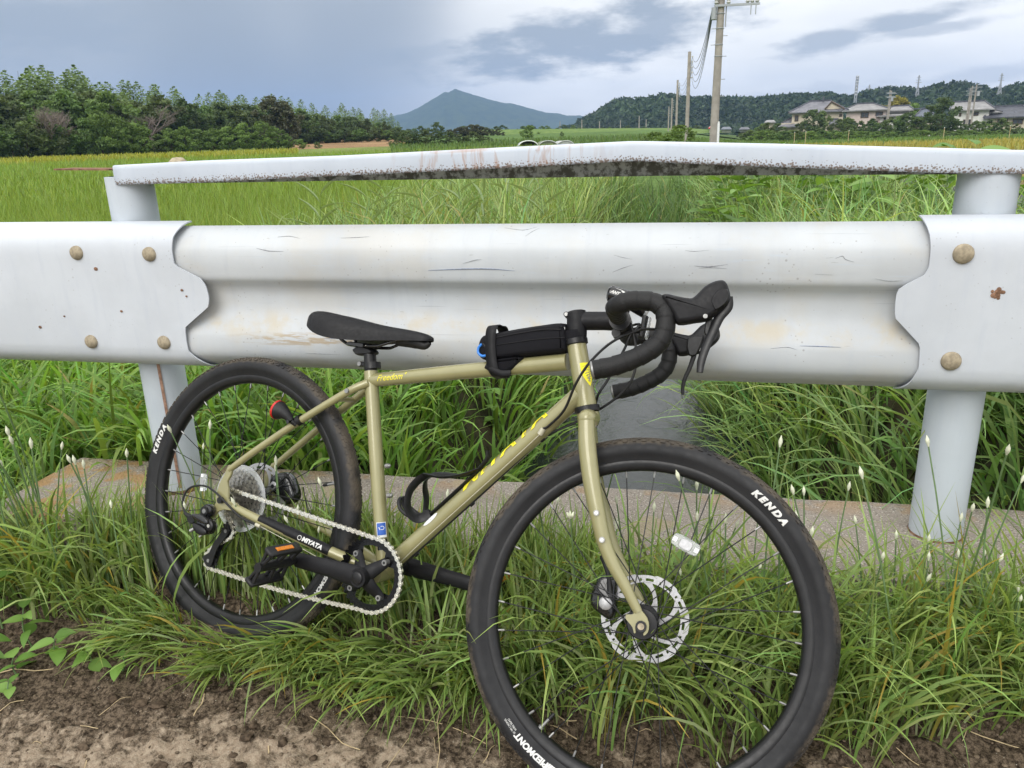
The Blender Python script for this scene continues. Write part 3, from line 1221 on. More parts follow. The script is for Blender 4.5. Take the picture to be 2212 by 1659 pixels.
def knob_mesh():
    q = MB()
    c, r = RT - .0210, .0210
    rnd = random.Random(3)
    n = 118
    for k in range(n):
        for s in (-1, 1):
            an = 2 * math.pi * (k + (.5 if s > 0 else 0)) / n
            for row, (deg, ln, wd, ht) in enumerate(((46, .0085, .0052, .0020), (34, .0055, .0040, .0016))):
                a_ = an + row * .5 * 2 * math.pi / n
                for da, dd in ((0, 0),):
                    ph = R(deg + rnd.uniform(-2, 2)) * s
                    rad = c + r * math.cos(ph)
                    er = Vector((math.cos(a_), 0, math.sin(a_)))
                    ey = Vector((0, 1, 0))
                    nn = er * math.cos(ph) + ey * math.sin(ph)
                    tt = Vector((-math.sin(a_), 0, math.cos(a_)))
                    bb_ = nn.cross(tt)
                    p = er * (c) + nn * r
                    rot = Matrix((tt, bb_, nn)).transposed()
                    q.box(p + nn * (ht * .3), (ln * (1 if k % 2 else .7), wd, ht), rot)
    for k in range(190):
        for row in range(-2, 3):
            an = 2 * math.pi * (k + (row % 2) * .5) / 190
            ph = R(10.5 * row)
            er = Vector((math.cos(an), 0, math.sin(an)))
            nn = er * math.cos(ph) + Vector((0, 1, 0)) * math.sin(ph)
            tt = Vector((-math.sin(an), 0, math.cos(an)))
            p = er * c + nn * r
            q.box(p + nn * .0002, (.0048, .0026, .0012), Matrix((tt, nn.cross(tt), nn)).transposed())
    return q.mesh('tread', M['tyre'], None, fix=False)


KNOB_ME = knob_mesh()
SPOKE_L = None


def rotor_mesh():
    bm = bmesh.new()
    na = 120
    r0, r1, r2, r3 = .0655, .0685, .0735, .0800
    def wav(a):
        return 1 + .018 * (1 if math.sin(a * 6) > -.25 else -.6)
    grid = []
    for k in range(na):
        a = 2 * math.pi * k / na
        grid.append([bm.verts.new((math.cos(a) * r * (wav(a) if i == 3 else 1), 0, math.sin(a) * r * (wav(a) if i == 3 else 1))) for i, r in enumerate((r0, r1, r2, r3))])
    for k in range(na):
        k2 = (k + 1) % na
        for i in range(3):
            if i == 1 and (k % 10 in (1, 2, 3, 4) or k % 10 == 7):
                continue
            bm.faces.new((grid[k][i], grid[k][i + 1], grid[k2][i + 1], grid[k2][i]))
    for j in range(6):
        a = 2 * math.pi * j / 6
        prev = None
        for s in range(9):
            t = s / 8
            r = .022 + (.0665 - .022) * t
            an = a + .75 * t
            w = .0042 + .0045 * (abs(t - .5) * 2) ** 2
            er = Vector((math.cos(an), 0, math.sin(an)))
            tt = Vector((-math.sin(an), 0, math.cos(an)))
            cur = [bm.verts.new(er * r - tt * w), bm.verts.new(er * r + tt * w)]
            if prev:
                bm.faces.new((prev[0], cur[0], cur[1], prev[1]))
            prev = cur
    gi = []
    for k in range(48):
        a = 2 * math.pi * k / 48
        gi.append([bm.verts.new((math.cos(a) * r, 0, math.sin(a) * r)) for r in (.0175, .0255)])
    for k in range(48):
        bm.faces.new((gi[k][0], gi[k][1], gi[(k + 1) % 48][1], gi[(k + 1) % 48][0]))
    bmesh.ops.recalc_face_normals(bm, faces=bm.faces)
    bmesh.ops.solidify(bm, geom=list(bm.faces), thickness=.0018)
    bmesh.ops.recalc_face_normals(bm, faces=bm.faces)
    me = bpy.data.meshes.new('brake_disc')
    bm.to_mesh(me)
    bm.free()
    me.materials.append(M['disc'])
    return me


ROTOR_ME = rotor_mesh()


def ring_text(wheel, s, deg, rad, size, shear, bold, stretch=1.0, name='tyre_lettering', mat='print', space=1.0):
    c, r = RT - .0210, .0210

    def fnc(x, y):
        rr = rad + y
        a = R(deg) - x / rad
        d = max(-.999, min(.999, (rr - c) / r))
        h = -(math.sqrt(1 - d * d) * r + .0009)
        return Vector((math.cos(a) * rr, h, math.sin(a) * rr))
    return lettering(name, s, fnc, M[mat], wheel, size, shear, bold, 1, stretch, space)


def make_wheel(name, fl_r, fl_near, fl_far, rot0, valve_deg):
    w = inst(name, RIM_ME, bike)
    ty = inst('tyre', TYRE_ME, w)
    tr = inst('tread', KNOB_ME, w)
    tr['kind'] = 'stuff'
    q = MB()
    q.lathe([(.0, -.048), (.006, -.048), (.009, -.044), (.012, -fl_near - .004), (fl_r, -fl_near - .003), (fl_r + .002, -fl_near), (fl_r, -fl_near + .003), (.016, -fl_near + .008),
             (.013, 0), (.016, fl_far - .008), (fl_r, fl_far - .003), (fl_r + .002, fl_far), (fl_r, fl_far + .003), (.013, fl_far + .006), (.009, .048), (0, .048)], 36)
    q.build('hub', M['black_metal'], w)
    hs = MB(); hs.lathe([(0, -.0005), (.0014, -.0005), (.0014, .0005), (0, .0005)], 8)
    # spokes: two-cross lacing, 32 of them; each with a bright nipple
    for k in range(32):
        side = -1 if k % 2 == 0 else 1
        yh = -fl_near if side < 0 else fl_far
        an = R(rot0 + k * 11.25)
        pull = 1 if (k // 2) % 2 == 0 else -1
        ah = an + pull * R(62)
        p0 = Vector((math.cos(ah) * fl_r, yh, math.sin(ah) * fl_r))
        p1 = Vector((math.cos(an) * .2722, 0, math.sin(an) * .2722))
        d = (p0 - p1).normalized()
        q = MB(); q.tube([p0, p1 + d * .010], .00105, 6)
        q.build('spoke', M['black_metal'], w)
        q = MB(); q.tube([p1 - d * .002, p1 + d * .0085, p1 + d * .0120], [.0021, .0021, .0015], 8)
        q.build('nipple', M['bright'], w)
    a = R(valve_deg)
    er = Vector((math.cos(a), 0, math.sin(a)))
    q = MB(); q.tube([er * .2725, er * .268], .0055, 10); q.tube([er * .269, er * .247], .0030, 10)
    vs = q.build('valve', M['bright'], w)
    q = MB(); q.tube([er * .249, er * .238, er * .235], [.0036, .0034, .0022], 10)
    q.build('valve_cap', M['plastic'], w)
    return w


rw = make_wheel('rear_wheel', .024, .018, .032, -170.7, 20)
rw.location = bp(0, 0)
fw = make_wheel('front_wheel', .026, .030, .022, 96.4, -122)
fm = Matrix((UF, -NF, VF)).transposed().to_4x4()
fm.translation = FC
fw.matrix_basis = fm
ring_text(fw, 'KENDA', 54.6, .3075, .0150, .28, .0011, 1.18, space=1.5)
ring_text(rw, 'KENDA', 164.5, .3090, .0150, .28, .0011, 1.18, space=1.5)
ring_text(fw, 'PIEDMONT', -119.3, .3070, .0145, .1, .0007, 1.05)
ring_text(fw, '///', -111.2, .3070, .0145, .2, .0012, 1.05)
ring_text(fw, '30 TPI CASING', -129.6, .3085, .0050, 0, 0, .95)
ring_text(fw, 'WIRE BEAD', -129.6, .3035, .0050, 0, 0, .95)
ring_text(rw, 'PIEDMONT', -24.5, .3070, .0145, .1, .0007, 1.05)
# brake discs on the far side
inst('brake_disc', ROTOR_ME, rw, Matrix.Translation((0, .046, 0)) @ Matrix.Rotation(.4, 4, 'Y'))
inst('brake_disc', ROTOR_ME, fw, Matrix.Translation((0, .042, 0)) @ Matrix.Rotation(.1, 4, 'Y'))
for w_, y_ in ((rw, .0445), (fw, .0405)):
    for k in range(6):
        a = k * math.pi / 3 + .3
        q = MB(); q.cyl((math.cos(a) * .0215, y_ - .0012, math.sin(a) * .0215), (math.cos(a) * .0215, y_ - .004, math.sin(a) * .0215), .0032, 10)
        q.build('disc_bolt', M['steel'], w_)


# cassette: eight cogs, each its own toothed plate
def cog_poly(n, r):
    out = []
    for k in range(n):
        for f, rr in ((0, r - .0032), (.22, r + .0008), (.42, r + .0030), (.58, r + .0030), (.78, r + .0008)):
            a = 2 * math.pi * (k + f) / n
            out.append((math.cos(a) * rr, math.sin(a) * rr))
    return out


for i, n in enumerate((11, 13, 15, 18, 21, 24, 28, 32)):
    r = .0127 / (2 * math.sin(math.pi / n))
    bm = bmesh.new()
    po = [bm.verts.new((x, -.0475 + i * .0038, z)) for x, z in cog_poly(n, r)]
    ri = r - .009 if n > 15 else .012
    pi_ = [bm.verts.new((math.cos(2 * math.pi * k / len(po)) * ri, -.0475 + i * .0038, math.sin(2 * math.pi * k / len(po)) * ri)) for k in range(len(po))]
    for k in range(len(po)):
        k2 = (k + 1) % len(po)
        if n > 15 and (k // 5) % 3 == 5:
            continue
        bm.faces.new((po[k], po[k2], pi_[k2], pi_[k]))
    bmesh.ops.solidify(bm, geom=list(bm.faces), thickness=.0017)
    bmesh.ops.recalc_face_normals(bm, faces=bm.faces)
    me = bpy.data.meshes.new('cog'); bm.to_mesh(me); bm.free(); me.materials.append(M['cogs'])
    inst('cog', me, rw)
q = MB(); q.lathe([(.011, -.050), (.0135, -.0505), (.0140, -.048), (.017, -.047), (.0170, -.016), (.022, -.015)], 28); q.build('cassette_body', M['cogs'], rw)
q = MB(); q.lathe([(.030, -.0135), (.060, -.0150), (.078, -.0172), (.0785, -.0160), (.060, -.0138), (.030, -.0122)], 64, closed=True); q.build('spoke_guard', M['clear'], rw)
q = MB(); q.cyl((0, -.072, 0), (0, -.080, 0), .0075, 14); q.cyl((0, -.046, 0), (0, -.072, 0), .005, 10); q.cyl((0, .046, 0), (0, .076, 0), .005, 10); q.build('axle_nut', M['black_metal'], rw)
q = MB(); q.cyl((0, -.046, 0), (0, -.066, 0), .0095, 18); q.cyl((0, .046, 0), (0, .064, 0), .0090, 14); q.build('axle_nut', M['black_metal'], fw)
q = MB(); q.cyl((0, -.066, 0), (0, -.0675, 0), .0058, 12); q.build('axle_end', M['bolt'], fw)


def reflector(w, rad, deg, tilt, hl, hh, y):
    a = R(deg)
    c_ = Vector((math.cos(a) * rad, y, math.sin(a) * rad))
    er = Vector((math.cos(R(tilt)), 0, math.sin(R(tilt))))
    tt = Vector((-er.z, 0, er.x))
    q = MB()
    poly = [(-hl, -hh * .55), (-hl * .8, -hh * .9), (-hl * .3, -hh), (hl * .3, -hh), (hl * .8, -hh * .9), (hl, -hh * .55), (hl, hh * .55), (hl * .8, hh * .9), (hl * .3, hh), (-hl * .3, hh),
            (-hl * .8, hh * .9), (-hl, hh * .55)]
    q.puffy(poly, lambda x, z, t: c_ + er * x + tt * z + Vector((0, t, 0)), .0045, .002, 5, 2)
    o = q.build('spoke_reflector', M['clear'], w)
    q = MB()
    q.puffy([(p[0] * .45, p[1] * .72) for p in poly], lambda x, z, t: c_ + er * x + tt * z + Vector((0, t - .0045, 0)), .0016, .0008, 3, 1)
    q.build('reflector_prism', M['disc'], w)
    for s in (-1, 1):
        q = MB()
        q.box(c_ + er * (hl * .80 * s) + Vector((0, -.0048, 0)), (.0075, .0016, .0085), Matrix((er, Vector((0, 1, 0)), tt)).transposed())
        q.build('reflector_clip', M['white_sticker'], w)


reflector(fw, .160, 72.4, -17, .0260, .0125, -.018)
reflector(rw, .124, 175, 100, .0210, .0095, -.018)

# --- crankset
bc = bp(*BBC, 0)


def cpt(x, z, off):
    return bp(BBC[0] + x, BBC[1] + z, off)


bm = bmesh.new()
po, pi_ = [], []
CP = cog_poly(38, .0769)
CO = .0455
for k, (x, z) in enumerate(CP):
    a = math.atan2(z, x)
    po.append(bm.verts.new(cpt(x, z, CO)))
    lobe = max(math.cos(a - R(t)) for t in (45, 135, -45, -135))
    ri = .0605 if lobe < .955 else .0605 - .013 * min(1, (lobe - .955) / .03)
    pi_.append(bm.verts.new(cpt(math.cos(a) * ri, math.sin(a) * ri, CO)))
for k in range(len(po)):
    k2 = (k + 1) % len(po)
    bm.faces.new((po[k], po[k2], pi_[k2], pi_[k]))
bmesh.ops.solidify(bm, geom=list(bm.faces), thickness=.0030)
bmesh.ops.recalc_face_normals(bm, faces=bm.faces)
me = bpy.data.meshes.new('chainring'); bm.to_mesh(me); bm.free(); me.materials.append(M['black_gloss'])
chainring = inst('chainring', me, bike)
for t in (45, 135, -45, -135):
    c_ = (math.cos(R(t)) * .052, math.sin(R(t)) * .052)
    q = MB(); q.cyl(cpt(*c_, CO - .006), cpt(*c_, CO + .0128), .0060, 18); bo = part('chainring_bolt', q, M['bright'], chainring)
    q = MB(); q.cyl(cpt(*c_, CO + .0128), cpt(*c_, CO + .0133), .0028, 8); part('bolt_socket', q, M['black_metal'], chainring)
q = MB()
cdir = Vector((.2546 - .4271, 0, -.0647 + .056)).normalized()
E1, E2 = (.258 - BBC[0], -.0665 - BBC[1]), (0, 0)
for t in (45, 135, -45, -135):
    c_ = Vector((math.cos(R(t)), math.sin(R(t))))
    q.tube([cpt(0, 0, .066), cpt(c_.x * .022, c_.y * .022, .064), cpt(c_.x * .042, c_.y * .042, CO + .007), cpt(c_.x * .0545, c_.y * .0545, CO + .0035)],
           [.0180, .0150, .0115, .0095], 12, 4, flat=.62, up=(0, 1, 0) if False else None)
part('crank_spider', q, M['black_satin'])
q = MB()
q.tube([cpt(.004, 0, .078), cpt(-.02, -.001, .079), cpt(-.06, -.0015, .082), cpt(-.11, -.003, .0865), cpt(-.150, -.005, .0885), cpt(E1[0], E1[1], .089), cpt(E1[0] - .010, E1[1] - .0005, .089)],
       [.0205, .0225, .0195, .0172, .0165, .0160, .0095], 16, 5, flat=.50, up=(0, 0, 1))
q.cyl(cpt(0, 0, .060), cpt(0, 0, .0885), .0195, 26, .0190)
rc = part('crank_arm', q, M['black_satin'])
q = MB(); q.lathe([(0, 0), (.010, 0), (.0125, .0015), (.013, .004)], 24, 'Y', cpt(0, 0, .0925)); part('crank_cap', q, M['black_metal'], rc)
q = MB()
q.tube([cpt(-.004, 0, -.078), cpt(.03, .0012, -.080), cpt(.11, .003, -.087), cpt(.165, .004, -.089), cpt(.178, .0045, -.089)], [.0200, .0205, .0165, .0160, .010], 14, 4, flat=.50, up=(0, 0, 1))
q.cyl(cpt(0, 0, -.04), cpt(0, 0, -.086), .018, 22)
part('crank_arm', q, M['black_satin'])


def pedal(cx, cz, y0, sgn, tilt):
    """platform pedal: axle barrel, cage of two long rails and ribs, amber reflectors"""
    c, s = math.cos(R(tilt)), math.sin(R(tilt))

    def P(x, z, y):
        return bp(BBC[0] + cx + x * c - z * s, BBC[1] + cz + x * s + z * c, sgn * (y0 + y))
    q = MB()
    q.tube([P(0, 0, 0), P(0, 0, .012), P(0, 0, .10)], [.0075, .0105, .0095], 14)
    ped = part('pedal', q, M['plastic'])
    q = MB(); q.lathe([(0, 0), (.0095, 0), (.0098, .004)], 16, 'Y', P(0, 0, .104)); part('pedal_end_cap', q, M['black_metal'], ped)
    for sx in (-1, 1):
        q = MB()
        q.puffy([(.016, -.013), (.100, -.013), (.104, -.008), (.104, .008), (.100, .013), (.016, .013), (.012, .008), (.012, -.008)],
                lambda y, z, t, sx=sx: P(sx * .040 + t, z, y), .0045, .0025, 5, 1)
        rl = part('pedal_rail', q, M['plastic'], ped)
        q = MB()
        q.puffy([(.036, -.0048), (.082, -.0048), (.082, .0048), (.036, .0048)], lambda y, z, t, sx=sx: P(sx * .0452 + t, z, y), .0012, .0006, 3, 1)
        part('pedal_reflector', q, M['amber'], ped)
        for yy in (.016, .052, .096):
            q = MB()
            q.tube([P(0, 0, yy), P(sx * .020, .004, yy), P(sx * .040, .007, yy)], .0042, 8)
            q.tube([P(0, 0, yy), P(sx * .020, -.004, yy), P(sx * .040, -.007, yy)], .0042, 8)
            part('pedal_rib', q, M['plastic'], ped)
    return ped


pedal(E1[0], E1[1], .098, 1, 62)
pedal(.172, .0045, .098, -1, 20)

# --- chain: separate links along the loop
path = []
rr = .0769
for a in np.linspace(97, -97, 26):
    path.append((BBC[0] + rr * math.cos(R(a)), BBC[1] + rr * math.sin(R(a))))
for t in np.linspace(0, 1, 14)[1:-1]:
    path.append((BBC[0] - .0094 + (-.024 - BBC[0] + .0094) * t, BBC[1] - .0763 + (-.1700 - BBC[1] + .0763) * t - .006 * math.sin(math.pi * t)))
path += [(-.028, -.1700), (-.040, -.1660), (-.0465, -.1560), (-.0455, -.1440), (-.037, -.130), (-.018, -.113), (.006, -.096), (.0235, -.083), (.0275, -.071), (.0225, -.060), (.012, -.050),
         (-.002, -.038), (-.014, -.027), (-.0205, -.014), (-.0228, 0), (-.019, .0125), (-.010, .0205), (0, .0226)]
for t in np.linspace(0, 1, 14)[1:-1]:
    path.append((t * (BBC[0] - .0094), .0226 + (BBC[1] + .0763 - .0226) * t))
cp = catmull([Vector((x, y, 0)) for x, y in path], 8, True)
seg = [0]
for i in range(len(cp)):
    seg.append(seg[-1] + (cp[(i + 1) % len(cp)] - cp[i]).length)
tot = seg[-1]
nl = int(round(tot / .0127 / 2)) * 2
pitch = tot / nl


def on_path(s):
    s %= tot
    i = min(int(np.searchsorted(seg, s, side='right')) - 1, len(cp) - 1)
    t = (s - seg[i]) / max(1e-9, seg[i + 1] - seg[i])
    return cp[i].lerp(cp[(i + 1) % len(cp)], t)


def link_mesh(outer):
    q = MB()
    L2 = .00635
    pl = []
    for s, x0 in ((1, L2), (-1, -L2)):
        for k in range(7):
            a = R(-90 + 30 * k) + (0 if s > 0 else math.pi)
            pl.append((x0 + .0049 * math.cos(a), .0049 * math.sin(a)))
    pl.insert(7, (0, .0027))
    pl.append((0, -.0027))
    for y in ((-.0034, .0024) if outer else (-.0022, .0012)):
        q.prism(pl, (0, y, 0), (1, 0, 0), (0, 0, 1), (0, 1, 0), .0010)
    for s in (-1, 1):
        if outer:
            q.cyl((s * L2, -.0042, 0), (s * L2, .0042, 0), .0019, 8)
        else:
            q.cyl((s * L2, -.0018, 0), (s * L2, .0018, 0), .0038, 10)
    return q.mesh('chain_link', M['chain'], 35)


LKO, LKI = link_mesh(True), link_mesh(False)
chain = None
for k in range(nl):
    a, b_ = on_path(k * pitch), on_path((k + 1) * pitch)
    mid = (a + b_) / 2
    d = (b_ - a).normalized()
    # chain line: straight from ring to outer cogs
    off = .0455 + (.0465 - .0455) * max(0, min(1, 1 - mid.x / .42))
    X = Vector((d.x, 0, d.y))
    Zv = Vector((-d.y, 0, d.x))
    mx = Matrix((X, Zv.cross(X), Zv)).transposed().to_4x4()
    mx.translation = bp(mid.x, mid.y, off)
    o = inst('chain_link' if chain else 'chain', LKO if k % 2 else LKI, bike if chain is None else chain)
    if chain is None:
        chain = o
        o.matrix_basis = mx
        inv = mx.inverted()
    else:
        o.matrix_basis = inv @ mx

# --- rear derailleur
q = MB(); q.puffy([(-.036, -.020), (-.026, -.014), (-.012, -.020), (-.010, -.034), (-.020, -.046), (-.034, -.042)], lambda x, y, t: bp(x, y, .082 + t), .010, .004, 5, 2)
rd = part('rear_derailleur', q, M['black_gloss'])
q = MB(); q.lathe([(0, 0), (.0052, 0), (.0062, .0015), (.0064, .003)], 16, 'Y', bp(-.0255, -.0300, .0955)); part('mounting_bolt', q, M['bright'], rd)
q = MB(); q.cyl(bp(-.0255, -.0300, .074), bp(-.0255, -.0300, .0950), .0112, 20); part('upper_knuckle', q, M['black_metal'], rd)
q = MB(); q.puffy([(-.050, -.044), (-.034, -.038), (-.014, -.040), (.006, -.047), (.014, -.058), (.008, -.074), (-.010, -.080), (-.030, -.074), (-.044, -.060)], lambda x, y, t: bp(x, y, .092 + t), .011, .005, 7, 2)
part('parallelogram', q, M['black_gloss'], rd)
q = MB(); q.puffy([(-.046, -.040), (-.020, -.036), (.002, -.042), (.006, -.050), (-.012, -.054), (-.040, -.050)], lambda x, y, t: bp(x, y, .106 + t), .004, .002, 5, 2); part('outer_link', q, M['black_gloss'], rd)
q = MB(); q.puffy([(-.040, -.060), (-.016, -.060), (.004, -.066), (.004, -.076), (-.014, -.081), (-.034, -.074)], lambda x, y, t: bp(x, y, .106 + t), .003, .002, 5, 2); part('outer_link', q, M['black_metal'], rd)
q = MB(); q.puffy([(-.074, -.058), (-.062, -.046), (-.046, -.044), (-.042, -.056), (-.054, -.068), (-.068, -.066)], lambda x, y, t: bp(x, y, .090 + t), .008, .003, 5, 2); part('cable_anchor_body', q, M['black_metal'], rd)
q = MB(); q.tube([bp(-.066, -.054, .092), bp(-.078, -.052, .092), bp(-.088, -.050, .091)], [.0060, .0052, .0035], 12); part('barrel_adjuster', q, M['plastic'], rd)
q = MB(); q.cyl(bp(-.038, -.072, .100), bp(-.046, -.080, .106), .0042, 10); part('adjusting_screw', q, M['bright'], rd)
q = MB(); q.cyl(bp(-.014, -.080, .098), bp(-.018, -.087, .103), .0028, 8); part('adjusting_screw', q, M['bright'], rd)
q = MB(); q.lathe([(.0052, -.001), (.0105, -.001), (.0130, .001), (.0135, .008), (.0052, .008)], 20, 'Y', bp(.0050, -.0555, .104)); part('pivot_cap', q, M['black_metal'], rd)
q = MB(); q.lathe([(0, -.001), (.0042, -.001), (.0046, .001)], 12, 'Y', bp(.0050, -.0555, .1035)); part('pivot_pin', q, M['cogs'], rd)
for off in (.0395, .0535):
    q = MB()
    q.puffy([(.004, -.060), (.018, -.066), (.016, -.082), (-.004, -.112), (-.012, -.140), (-.016, -.160), (-.030, -.166), (-.046, -.152), (-.046, -.144), (-.030, -.132), (-.022, -.108), (-.004, -.078)],
            lambda x, y, t, off=off: bp(x, y, off + t), .0016, .0008, 3, 2)
    part('cage_plate', q, M['black_metal'], rd)
for u, v in ((.0105, -.0715), (-.0275, -.1510)):
    q = MB()
    q.prism(cog_poly(11, .0185), bp(u, v, .0480), (1, 0, 0), (0, 0, 1), (0, 1, 0), .003)
    part('jockey_wheel', q, M['plastic'], rd)
    q = MB(); q.cyl(bp(u, v, .038), bp(u, v, .0565), .0042, 12); part('jockey_bolt', q, M['bright'], rd)

# --- cables
def cable(name, pts, r=.0025, mat='rubber_cable', sm=6):
    q = MB(); q.tube(pts, r, 8, sm)
    return part(name, q, M[mat])


cable('derailleur_cable', [bp(-.062, -.055, .093), bp(-.088, -.050, .090), bp(-.108, -.028, .085), bp(-.105, .000, .080), bp(-.082, .0150, .077), bp(-.048, .0205, .076), bp(-.013, .012, .077),
                           bp(.032, -.006, .079), bp(.071, -.022, .078), bp(.112, -.029, .071)])
cable('inner_cable', [bp(.124, -.030, .070), bp(.24, -.055, .050), bp(.335, -.078, .030)], .0008, 'clamp_gold', 2)
cable('shift_cable', [sp(.185, .004, .165), sp(.165, -.008, .12), bp(.905, .520, .05), bp(.8793, .5082, .05), bp(.8571, .494, .05), bp(.8357, .4733, .05), bp(.8127, .4408, .05), bp(.794, .4021, .045),
                      bp(.7755, .3514, .032), bp(.745, .316, .019), bp(.7340, .308, .018)], .0026)
cable('rear_brake_cable', [sp(.085, .012, -.04), bp(.8441, .5471, -.02), bp(.8603, .5258, -.02), bp(.8698, .5022, -.02), bp(.8757, .4848, -.02), bp(.8805, .454, -.02), bp(.877, .4269, -.02), bp(.8627, .4012, -.02),
                           bp(.8409, .3773, -.02), bp(.8150, .3560, -.022), bp(.790, .335, -.016), bp(.764, .3156, -.005), bp(.7331, .2934, .0), bp(.69, .240, .003), bp(.6182, .1507, .003), bp(.5242, .0372, .003), bp(.455, -.048, .004)], .0026)
cable('front_brake_cable', [sp(.085, .012, -.06), bp(.870, .535, -.03), bp(.8596, .5108, -.02), bp(.8537, .4866, -.02), bp(.8447, .4602, -.02), bp(.8309, .421, -.02), bp(.8152, .3812, -.022), fp(-.160, .330, -.030), fp(-.135, .235, -.050),
                            fp(-.108, .15, -.060), fp(-.100, .105, -.060)], .0026)
cable('shift_inner_cable', [bp(.729, .296, .018), bp(.66, .209, .021), bp(.5242, .0452, .021), bp(.452, -.045, .015)], .0009, 'clamp_gold', 2)
for u, v in ((.728, .287), (.600, .129), (.492, -.003)):
    q = MB(); q.tube([bp(u - .003, v - .004), bp(u + .003, v + .004)], .0052, 10); part('cable_clip', q, M['plastic'])
cable('rear_brake_housing', [bp(.455, -.048, .004), bp(.40, -.05, -.030), bp(.30, -.043, -.052), bp(.20, -.029, -.066), bp(.145, -.012, -.069), bp(.118, .020, -.069), bp(.106, .046, -.069)], .0026)

# --- rear caliper on the far chain stay, front caliper behind the far blade
q = MB(); q.puffy([(.030, .058), (.060, .074), (.082, .070), (.100, .050), (.112, .030), (.108, .012), (.092, .002), (.070, .012), (.046, .018), (.030, .030)], lambda x, y, t: bp(x, y, -.052 + t), .017, .008, 7, 3)
rcal = part('rear_brake_caliper', q, M['black_gloss'])
q = MB(); q.lathe([(0, -.001), (.0085, -.001), (.0110, .001), (.012, .006)], 22, 'Y', bp(.046, .037, -.034)); part('pad_adjuster', q, M['disc'], rcal)
q = MB(); q.lathe([(0, -.001), (.0045, -.001), (.0045, .001)], 14, 'Y', bp(.046, .037, -.0325)); part('adjuster_socket', q, M['black_metal'], rcal)
q = MB(); q.tube([bp(.074, .068, -.036), bp(.094, .066, -.034), bp(.106, .050, -.036), bp(.110, .040, -.040)], .0030, 8, 4); part('brake_arm', q, M['black_metal'], rcal)
q = MB(); q.cyl(bp(.088, .072, -.036), bp(.104, .062, -.034), .0016, 6); part('return_spring', q, M['bright'], rcal)
q = MB(); q.puffy([(.010, .02), (.030, .04), (.06, .030), (.10, -.012), (.085, -.022), (.040, -.002)], lambda x, y, t: bp(x, y, -.068 + t), .003, .001, 3, 2); part('caliper_mount', q, M['olive'], rcal)
q = MB(); q.puffy([(-.060, .048), (-.078, .052), (-.096, .042), (-.104, .010), (-.100, -.012), (-.080, -.024), (-.058, -.030), (-.050, -.010), (-.056, .020)], lambda x, y, t: fp(x - .002, y + .012, -.040 + t), .018, .008, 7, 3)
fcal = part('front_brake_caliper', q, M['black_gloss'])
q = MB()
q.lathe([(0, -.001), (.0095, -.001), (.0125, .001), (.0135, .006)], 24, 'Y')
ao = part('pad_adjuster', q, M['disc'], fcal)
am = Matrix((UF, -NF, VF)).transposed().to_4x4(); am.translation = fp(-.0745, .0120, -.0205); ao.matrix_basis = am
q = MB(); q.tube([fp(-.070, .030, -.024), fp(-.080, .062, -.026), fp(-.092, .082, -.030), fp(-.100, .090, -.040)], [.0060, .0048, .0042, .004], 8, 4); part('brake_arm', q, M['black_metal'], fcal)
q = MB(); q.tube([fp(-.098, .110, -.058), fp(-.100, .086, -.050)], .0046, 10); part('cable_boot', q, M['plastic'], fcal)

# --- fork
q = MB()
q.tube([bp(.8110, .3535), bp(.8160, .338)], .0215, 22)
q.tube([bp(.8150, .342) + NS * .033 * s for s in (-1.35, -1.1, -.5, 0, .5, 1.1, 1.35)], [.004, .0150, .0195, .0205, .0195, .0150, .004], 16, 3)
fork = part('fork', q, M['olive'])
near_b = [(-.167, .334, .060), (-.1562, .2899, .060), (-.1401, .2403, .060), (-.1241, .199, .060), (-.1119, .1712, .060), (-.0928, .1286, .059), (-.0683, .0915, .058), (-.0423, .0619, .057), (-.0098, .0216, .056)]
far_b = [(-.172, .334, -.004), (-.160, .2899, -.014), (-.1440, .2403, -.026), (-.1270, .199, -.036), (-.1130, .1712, -.043), (-.0928, .1286, -.049), (-.0683, .0915, -.053), (-.0423, .0619, -.055), (-.0098, .0216, -.056)]
for bl in (near_b, far_b):
    q = MB()
    q.tube([fp(*p) for p in bl], [.0155, .0168, .0165, .0158, .0150, .0135, .0120, .0108, .0082], 18, 4, flat=.84, up=(1, 0, 0))
    part('fork_blade', q, M['olive'], fork)
    s = 1 if bl is near_b else -1
    q = MB()
    q.puffy([(-.016, .030), (-.004, .026), (.008, .016), (.0135, .004), (.0135, -.008), (.008, -.015), (.0055, -.011), (.009, -.004), (.0075, .005), (0, .009), (-.0075, .005), (-.009, -.004),
             (-.0065, -.013), (-.010, -.015), (-.0145, -.006), (-.022, .000), (-.029, .006), (-.029, .013), (-.020, .015), (-.016, .020)],
            lambda x, y, t, s=s: fp(x, y, .057 * s + t), .0032, .0006, 3, 2)
    part('fork_dropout', q, M['olive'], fork)
for p in ((-.1135, .1740, .0715), (-.0945, .1300, .0705)):
    q = MB(); q.cyl(fp(*p), fp(p[0], p[1], p[2] + .0055), .0052, 14); bo = part('fork_bolt', q, M['bright'], fork)
    q = MB(); q.cyl(fp(p[0], p[1], p[2] + .0055), fp(p[0], p[1], p[2] + .0060), .0026, 8); part('bolt_socket', q, M['cogs'], fork)

